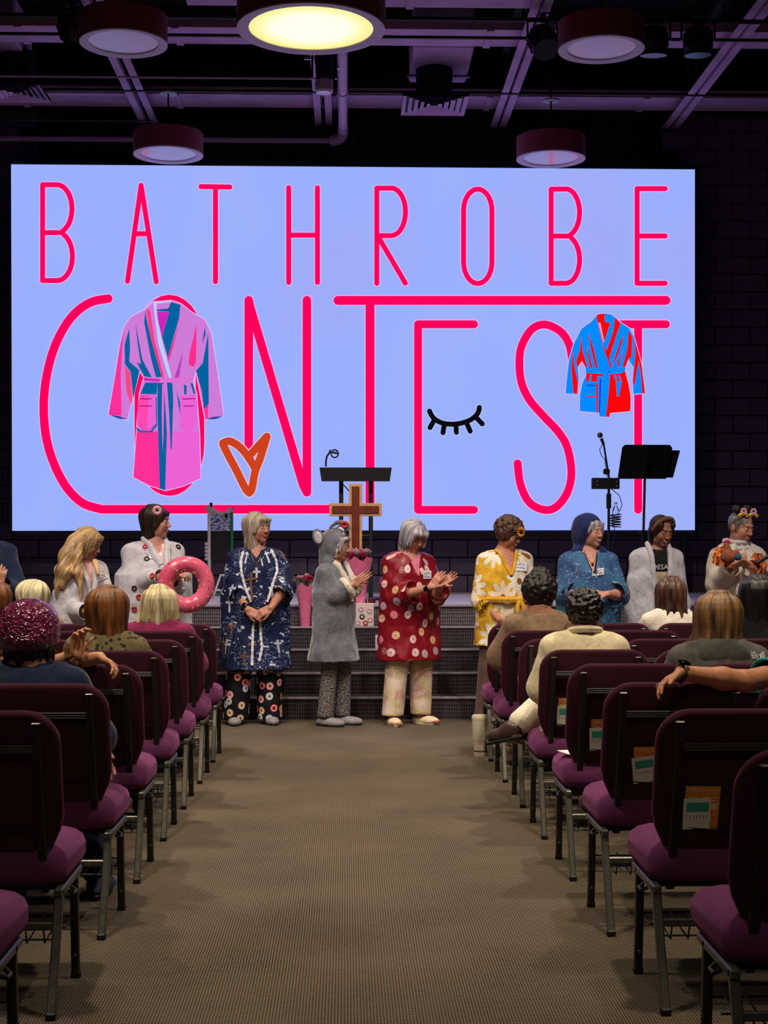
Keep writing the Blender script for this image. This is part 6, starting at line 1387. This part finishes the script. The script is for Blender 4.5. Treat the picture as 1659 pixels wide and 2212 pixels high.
ob('base', MB().rbox((0, .0, .02), (.36, .26, .04), .006, 1), m_wood.m, t)
# lectern
YP = 14.3; xp = Xat(768, YP); pm = YP / FPX; zp0, zp1 = Zat(1042, YP), Zat(1008, YP); t = thing('lectern', 'black two-post lectern with wide slanted top behind the cross', 'lectern', (xp, YP, ZST + .008)); b0 = ZST + .008
hwp = 77 * pm
rs = [[(-hwp + .02, -.20, zp0 - b0), (hwp - .02, -.20, zp0 - b0), (hwp, .22, zp0 - b0 + .10), (-hwp, .22, zp0 - b0 + .10)], [(-hwp, -.205, zp1 - b0 - .02), (hwp, -.205, zp1 - b0 - .02), (hwp, .24, zp1 - b0 + .0), (-hwp, .24, zp1 - b0 + .0)]]
m_lec = M('black_powder_coat', rgb(20, 17, 22), .45); ob('tray', MB().rings(rs), m_lec, t, 0)
for px in (737, 801): x = Xat(px, YP) - xp; ob('post', MB().rbox((x, .0, (zp0 - b0) / 2 + .06), (.042, .05, zp0 - b0 + .10), .006, 1), m_lec, t)
ob('base_plate', MB().rbox((0, .0, .012), (.52, .42, .022), .006, 1), m_lec, t)
for z in (.30, .62): ob('cross_rail', MB().tube([(Xat(737, YP) - xp, 0, z), (Xat(801, YP) - xp, 0, z)], .006, 6), m_lec, t)
ob('brace', MB().tube([(-.12, 0, zp0 - b0 - .02), (.12, .01, zp0 - b0 - .28)], .006, 6), m_lec, t)
t2 = thing('gooseneck_microphone', 'small gooseneck microphone clipped at left of the lectern top', 'microphone', (Xat(704, YP), YP, zp1)); m_bl = M('blue_black_rubber', rgb(22, 30, 70), .4)
q = lambda px, py: (Xat(px, YP) - Xat(704, YP), 0, Zat(py, YP) - zp1)
ob('gooseneck', MB().tube([q(704, 1008), q(704, 996), q(706, 986), q(711, 979), q(714, 972)], .009, 8), m_bl, t2); ob('shock_mount', MB().tube([(q(723, 980)[0] + .035 * math.cos(a), .0, q(723, 980)[2] + .038 * math.sin(a)) for a in np.linspace(0, 6.28, 20, endpoint=False)], .007, 6, closed=True), m_bl, t2); ob('capsule', MB().tube([q(713, 976), q(730, 979)], .012, 8), m_bl, t2)
# microphone stand with mixer and bottle holder
YM = 14.2; xm = Xat(1315, YM); b0 = ZST + .008; t = thing('microphone_stand', 'black boom microphone stand with a small mixer box clamped on', 'microphone stand', (xm, YM, b0)); f = lambda px, py, dy=0: (Xat(px, YM) - xm, dy, Zat(py, YM) - b0)
ob('pole', MB().tube([(0, 0, .03), f(1315, 1040)], [.016, .012], 10), m_cap, t); ob('grip', MB().tube([f(1315, 1098), f(1315, 1066)], .024, 10), m_cap, t); ob('boom', MB().tube([f(1317, 1040), f(1304, 958)], .009, 8), m_cap, t); ob('clutch', MB().lathe([(.02, -.03), (.028, -.02), (.028, .02), (.02, .03)], f(1310, 1018), 12, Matrix.Rotation(R(90), 3, 'Y')), m_cap, t)
ob('microphone', MB().tube([f(1304, 960), f(1299, 946)], [.012, .017], 10), m_cap, t); ob('grille', MB().lathe([(.001, -.03), (.022, -.02), (.028, 0), (.022, .02), (.001, .03)], f(1296, 939), 14), M('mic_grille_steel', rgb(120, 124, 150), .4, .6, .3, 200), t)
ob('base', MB().lathe([(.14, 0), (.14, .015), (.03, .03), (.02, .05)], n=28), m_cap, t)
mx = ob('mixer_box', MB().rbox(f(1307, 1044, -.02), (60 * YM / FPX, .06, 24 * YM / FPX), .006, 1), m_lec, t)
for px, py in ((1288, 1048), (1330, 1040), (1330, 1050), (1288, 1040)): ob('knob', MB().lathe([(.010, 0), (.008, .012)], f(px, py, -.05), 10, Matrix.Rotation(R(90), 3, 'X')), m_chrome, mx)
ob('panel', MB().box(f(1306, 1046, -.052), (.1, .004, .05)), m_cap, mx)
ob('cable', MB().tube([f(1320, 1055), f(1338, 1070), f(1344, 1090), f(1336, 1108), f(1324, 1115), f(1328, 1150), f(1322, 1190), f(1318, 1235)], .004, 6), m_bl, t); ob('cable', MB().tube([f(1302, 958), f(1295, 970), f(1300, 985), f(1306, 990), f(1312, 1030)], .004, 6), m_bl, t)
ob('holder_coil', MB().tube([(f(1330, 0)[0] + .05 * math.cos(a), .05 * math.sin(a), f(0, 1138)[2] + .0245 * a / 6.283) for a in np.linspace(0, 6.283 * 5, 80)], .0055, 6), m_cap, t)
ob('holder_arm', MB().tube([f(1315, 1120), f(1322, 1120)], .006, 6), m_cap, t)
gl = NT('clear_bottle_plastic'); gl.base((.9, .95, 1), .08); gl.p.inputs['Transmission Weight'].default_value = .95; gl.p.inputs['IOR'].default_value = 1.2
wb = thing('water_bottle', 'clear water bottle in the wire holder of the microphone stand', 'bottle', (Xat(1330, YM), YM, Zat(1139, YM))); ob('bottle_body', MB().lathe([(.030, .0), (.034, .01), (.034, .09), (.031, .1), (.034, .11), (.034, .16), (.016, .205), (.014, .225)], n=20), gl.m, wb); ob('cap', MB().lathe([(.016, .222), (.016, .24), (.012, .243)], n=16), m_white, wb)
# music stand
YU = 14.6; xm = Xat(1390, YU); t = thing('music_stand', 'black music stand with a folder in front of the screen', 'music stand', (xm, YU, b0)); f = lambda px, py, dy=0: (Xat(px, YU) - xm, dy, Zat(py, YU) - b0)
def slab(L, dy, th_): return MB().rings([[f(a, b, dy + (1034 - b) * .0012) for a, b in L], [f(a, b, dy + th_ + (1034 - b) * .0012) for a, b in L]])
ob('desk', slab([(1333, 1032), (1435, 1034), (1454, 966), (1449, 959), (1352, 959), (1346, 964)], -.05, .02), m_lec, t, 0); ob('folder', slab([(1420, 1031), (1453, 1031), (1472, 971), (1440, 970)], -.02, .02), M('purple_black_folder', rgb(34, 26, 40), .5), t, 0); ob('desk_lip', MB().box(f(1384, 1033, -.075), (102 * YU / FPX, .06, .012)), m_lec, t)
ob('tilt_bracket', MB().rbox(f(1391, 1010, -.065), (.06, .03, .16), .01, 1), m_cap, t); ob('upper_pole', MB().tube([f(1391, 1014, -.05), f(1390, 1150)], .013, 10), m_leg, t); ob('lower_pole', MB().tube([f(1390, 1146), (0, 0, .05)], .02, 10), m_cap, t); ob('clamp_knob', MB().tube([f(1382, 1149), f(1392, 1149)], .016, 8), m_cap, t)
for k in range(3): a = k * 2.094 + .5; ob('foot', MB().tube([(0, 0, .10), (.24 * math.cos(a), .24 * math.sin(a), .012)], .011, 6), m_cap, t)
# screen support legs
for px in (1468, 1478): tag(ob('support_post', MB().rbox((Xat(px, 16.75), 16.75, (b0 + sz0) / 2), (.03, .03, sz0 - b0 - .10), .004, 1), m_leg), 'thin steel post under the screen near its right end, %s of two' % ('left' if px < 1470 else 'right'), 'post', 'steel posts under the screen')
tag(ob('cable_drop', MB().tube([(Xat(57, 16.7), 16.7, sz0), (Xat(62, 16.7), 16.7, b0)], .008, 6), m_leg), 'thin grey cable hanging below the left end of the screen', 'cable')
# net frame at left of stage
YN_ = 15.8; xn = Xat(475, YN_); t = thing('net_frame', 'white and green post frame with a fringed printed bag hung between', 'frame', (xn, YN_, b0)); f = lambda px, py, dy=0: (Xat(px, YN_) - xn, dy, Zat(py, YN_) - b0)
m_grn = M('green_tube', rgb(40, 130, 90), .5); m_mint = M('mint_tube', rgb(160, 220, 200), .5)
ob('post', MB().tube([f(452, 1092), (f(452, 0)[0], 0, .02)], .018, 10), m_white, t); ob('post', MB().tube([f(501, 1096), (f(501, 0)[0], 0, .02)], .014, 10), m_grn, t); ob('foot_bar', MB().tube([(f(440, 0)[0], -.12, .014), (f(492, 0)[0], -.12, .014)], .014, 8), m_mint, t)
for px in (452, 501): ob('foot', MB().tube([(f(px, 0)[0], -.14, .014), (f(px, 0)[0], .16, .014)], .014, 8), m_mint, t)
ob('top_cloth', MB().tube([f(446, 1095), f(455, 1102), f(470, 1108), f(485, 1110), f(502, 1100)], [.03, .035, .02, .02, .03], 8), c_white, t)
tn = NT('blue_print_cloth'); vv = tn.coord(); n5 = tn.noise(tn.mul(vv, (1, 1, 2)), 45, 2); tn.base(tn.ramp(n5, [(.47, rgb(206, 212, 235)), (.53, rgb(70, 88, 170))]), .9); ob('printed_panel', MB().box(((f(476, 0)[0]), 0, (f(0, 1106)[2] + f(0, 1147)[2]) / 2), (f(499, 0)[0] - f(455, 0)[0], .02, f(0, 1106)[2] - f(0, 1147)[2])), tn.m, t); ob('mesh_panel', MB().box(((f(476, 0)[0]), 0, (f(0, 1148)[2] + .25) / 2 + .1), (f(497, 0)[0] - f(455, 0)[0], .015, f(0, 1148)[2] - .3)), m_black, t)
ob('clip', MB().rbox(f(456, 1092), (.03, .03, .06), .006, 1), m_cap, t); ob('clip', MB().rbox(f(489, 1115, -.02), (.03, .02, .05), .006, 1), m_cap, t)
for k in range(5): ob('bead', MB().lathe([(.001, -.02), (.018, -.01), (.018, .01), (.001, .02)], f(446, 1175 + k * 8, -.01), 10), m_white, t)
t = thing('folding_stool', 'small white folding stand on the stage left of the navy robe', 'stand', (Xat(487, 15.6), 15.6, b0)); ob('frame', MB().tube([(-.12, 0, .01), (-.05, 0, .22), (.06, 0, .22), (.12, 0, .01)], .012, 8), m_white, t); ob('shelf', MB().rbox((0, .0, .06), (.2, .12, .02), .006, 1), m_white, t)
# bouquets
m_pk = M('pink_wrap_paper', rgb(240, 120, 160), .4, 0, .15, 20); m_rose = M('hot_pink_petals', rgb(222, 40, 120), .6, 0, .25, 60); m_lt = M('pale_pink_petals', rgb(244, 190, 205), .6, 0, .2, 60); m_leaf = M('leaf_green', rgb(70, 100, 60), .6, 0, .2, 40); m_stem = M('bouquet_brown_sleeve', rgb(96, 62, 58), .8)
def bloom(parent, c, r, mat, rs):
    for j, (n, rr, zz) in enumerate(((5, .85, 0), (5, .55, .25), (3, .25, .45))):
        for k in range(n):
            a = k * 2 * math.pi / n + j + rs.uniform(-.2, .2); S = MB(); d = Vector((math.cos(a), math.sin(a), 0)); w = Vector((-d.y, d.x, 0)); b = Vector(c) + Vector((0, 0, zz * r))
            P = [b, b + d * rr * r * .6 + w * r * .45 + Vector((0, 0, r * .35)), b + d * rr * r + Vector((0, 0, r * .62)), b + d * rr * r * .6 - w * r * .45 + Vector((0, 0, r * .35)), b + d * rr * r * .62 + Vector((0, 0, r * .22))]
            ob('petal', S.add(P, [(0, 1, 4), (1, 2, 4), (2, 3, 4), (3, 0, 4)]), mat, parent, 60)
def bouquet(px, Y, zbase, ht, r, label, seed, nfl=7, tilt=0.):
    rs = random.Random(seed); t = thing('flower_bouquet', label, 'bouquet', (Xat(px, Y), Y, zbase)); t.rotation_euler = (0, tilt, 0)
    n = 20; R_ = []
    for z, q in ((0, .5), (.25, .56), (.5, .64), (.72, .84), (.9, 1.0), (1.0, 1.08)):
        R_.append([(r * q * math.cos(2 * math.pi * k / n) * (1 + .06 * math.sin(5 * k)), r * q * math.sin(2 * math.pi * k / n) * .8, z * ht * (1 + (.06 * math.sin(k * 1.9) if z > .8 else 0))) for k in range(n)])
    ob('wrapping', MB().rings(R_, False), m_pk, t, 60); ob('stem_sleeve', MB().lathe([(r * .26, 0), (r * .3, ht * .22)], n=14), m_stem, t)
    for k in range(nfl):
        a = k * 2.4; rr = r * .72 * math.sqrt((k + .3) / nfl); f_ = thing_part = bpy.data.objects.new('bloom', None); COL.objects.link(f_); f_.parent = t; bloom(f_, (rr * math.cos(a), rr * math.sin(a) * .8, ht * .95 + rs.uniform(0, .05) + (r - rr) * .4), r * .5, (m_rose, m_lt, m_rose, m_lt)[k % 4] if seed == 1 else (m_lt, m_lt, m_rose)[k % 3], rs)
    for k in range(6): a = k * 1.05 + .4; b = Vector((r * .6 * math.cos(a), r * .5 * math.sin(a), ht * .9)); ob('leaf', MB().add([b, b + Vector((.02, .01, .05)), b + Vector((.03 * math.cos(a), .03 * math.sin(a), .10)), b + Vector((-.02, -.01, .05))], [(0, 1, 2, 3)]), m_leaf, t, 0)
bouquet(775, 13.22, ZST + .008, .40, .115, 'pink bouquet standing before the cross, beside the clapping hands', 1, 16)
bouquet(659, 12.88, RIS * 4, .36, .085, 'tall pink-wrapped bouquet on the top step left of the grey robe', 2, 6)
bouquet(834, 13.2, ZST + .008, .22, .075, 'low pink bouquet on the stage edge beside the red robe', 3, 8, .12)
# gift bag with donuts, small card
t = thing('gift_bag', 'white paper gift bag printed with pink donuts on the top step', 'gift bag', (Xat(787, 12.86), 12.86, RIS * 4)); ob('bag', MB().rbox((0, 0, .10), (.165, .08, .2), .004, 1), M('white_card', rgb(232, 214, 206), .6, 0, .03), t)
for x, z, mt in ((-.03, .15, m_pinkg), (.045, .135, m_pinkg), (-.02, .085, m_choc), (.05, .06, m_pinkg), (-.055, .035, m_pinkg), (.01, .03, m_red)): ob('donut_print', donut_mesh(.018, .006, 18, 5), mt, t, loc=(x, -.041, z))
ob('handle', MB().tube([(-.03, -.03, .2), (-.02, -.03, .25), (.02, -.03, .25), (.03, -.03, .2)], .003, 6), m_white, t)
t = thing('greeting_card', 'small white card standing on the third step beside the red robe', 'card', (Xat(818, 12.52), 12.52, RIS * 3)); ob('cover', MB().box((0, 0, .06), (.055, .004, .12)), m_white, t); ob('back_leaf', MB().box((.004, .02, .058), (.052, .004, .115), Matrix.Rotation(R(8), 3, 'X')), m_white, t); ob('picture', MB().box((0, -.0035, .065), (.035, .002, .06)), m_rose, t)
# tumbler on the aisle floor
m_tum = M('cream_enamel', rgb(214, 204, 182), .4, 0, .04); t = thing('tumbler', 'cream handled tumbler standing on the aisle carpet by the right chairs', 'tumbler', (Xat(1036, 9.75), 9.75, 0))
ob('cup', MB().lathe([(.036, 0), (.038, .005), (.038, .075), (.043, .1), (.049, .115), (.05, .23), (.051, .245)], n=28), m_tum, t); ob('lid', MB().lathe([(.052, .245), (.052, .262), (.046, .272), (.01, .272)], n=28), m_tum, t); ob('handle', MB().tube([(.048, 0, .225), (.078, 0, .222), (.084, 0, .2), (.082, 0, .15), (.075, 0, .132), (.046, 0, .135)], .0095, 8), m_tum, t); ob('base_band', MB().lathe([(.0385, .03), (.0392, .034), (.0385, .04)], n=28, cap=False), m_leg, t)
# leaflets in the chair pockets
m_or = M('orange_card', rgb(236, 150, 58), .6, 0, .08, 30); m_gn = M('green_print', rgb(60, 176, 142), .6, 0, .1, 30); m_wp = M('white_slip_paper', rgb(240, 238, 228), .6, 0, .04); m_orl = M('pale_orange_ink', rgb(250, 214, 140), .6); m_gy = M('grey_ink', rgb(120, 118, 116), .6)
wds = text_mesh('MINISTRY', .019, .0002)
for (side, r_, c_), (xc, yc) in CHAIRX.items():
    if side < 0 or (c_ > 0): continue
    z = .598; y = yc + _lean(z) - .004; dx = -.118 + .01 * (r_ % 3); tl_ = R((-4, 3, -2, 5, 2, -3, 4, 0)[r_])
    lab = ORD[r_] + ' row from the stage'
    t = thing('ministry_card', 'orange ministry card in the pocket of right aisle chair, ' + lab, 'card', (xc + dx, y, z), 0, 'orange cards in chair pockets'); t.rotation_euler = (R(15.5), tl_ * .3, 0)
    cd = ob('card', MB().box((0, 0, -.02), (.105, .0012, .15)), m_or, t); w = ob('lettering', wds, m_orl, t, loc=(0, -.0012, .042), rot=(R(90), 0, 0))
    for k, (a, b, cc, dd) in enumerate(((-.03, .018, .03, .008), (.02, .018, .05, .004), (.02, .008, .04, .004), (.035, -.01, .022, .02))): ob('print_block', MB().box((a, -.0011, b), (cc, .0008, dd)), m_orl, t)
    t = thing('green_slip', 'white and green slip in the pocket of right aisle chair, ' + lab, 'slip', (xc + dx - .016, y - .0025, z - .022), 0, 'white and green slips in chair pockets'); t.rotation_euler = (R(15.5), tl_ - R(5), 0)
    ob('paper', MB().box((0, 0, -.01), (.082, .001, .10)), m_wp, t); ob('green_block', MB().box((.002, -.001, .012), (.066, .0008, .030)), m_gn, t)
    for k in range(7): ob('ink_stroke', MB().box((-.03 + .01 * k, -.001, -.018 - (k % 3) * .002), (.002, .0008, .012)), m_gy, t)
xc, yc = CHAIRX[(1, 4, 0)]; tag(ob('paper_sheet', MB().box((xc - .20, yc + .30, .486), (.1, .14, .002), Matrix.Rotation(R(15), 3, 'Z')), m_wp), 'white sheet of paper lying on a plum seat beside the aisle', 'paper')
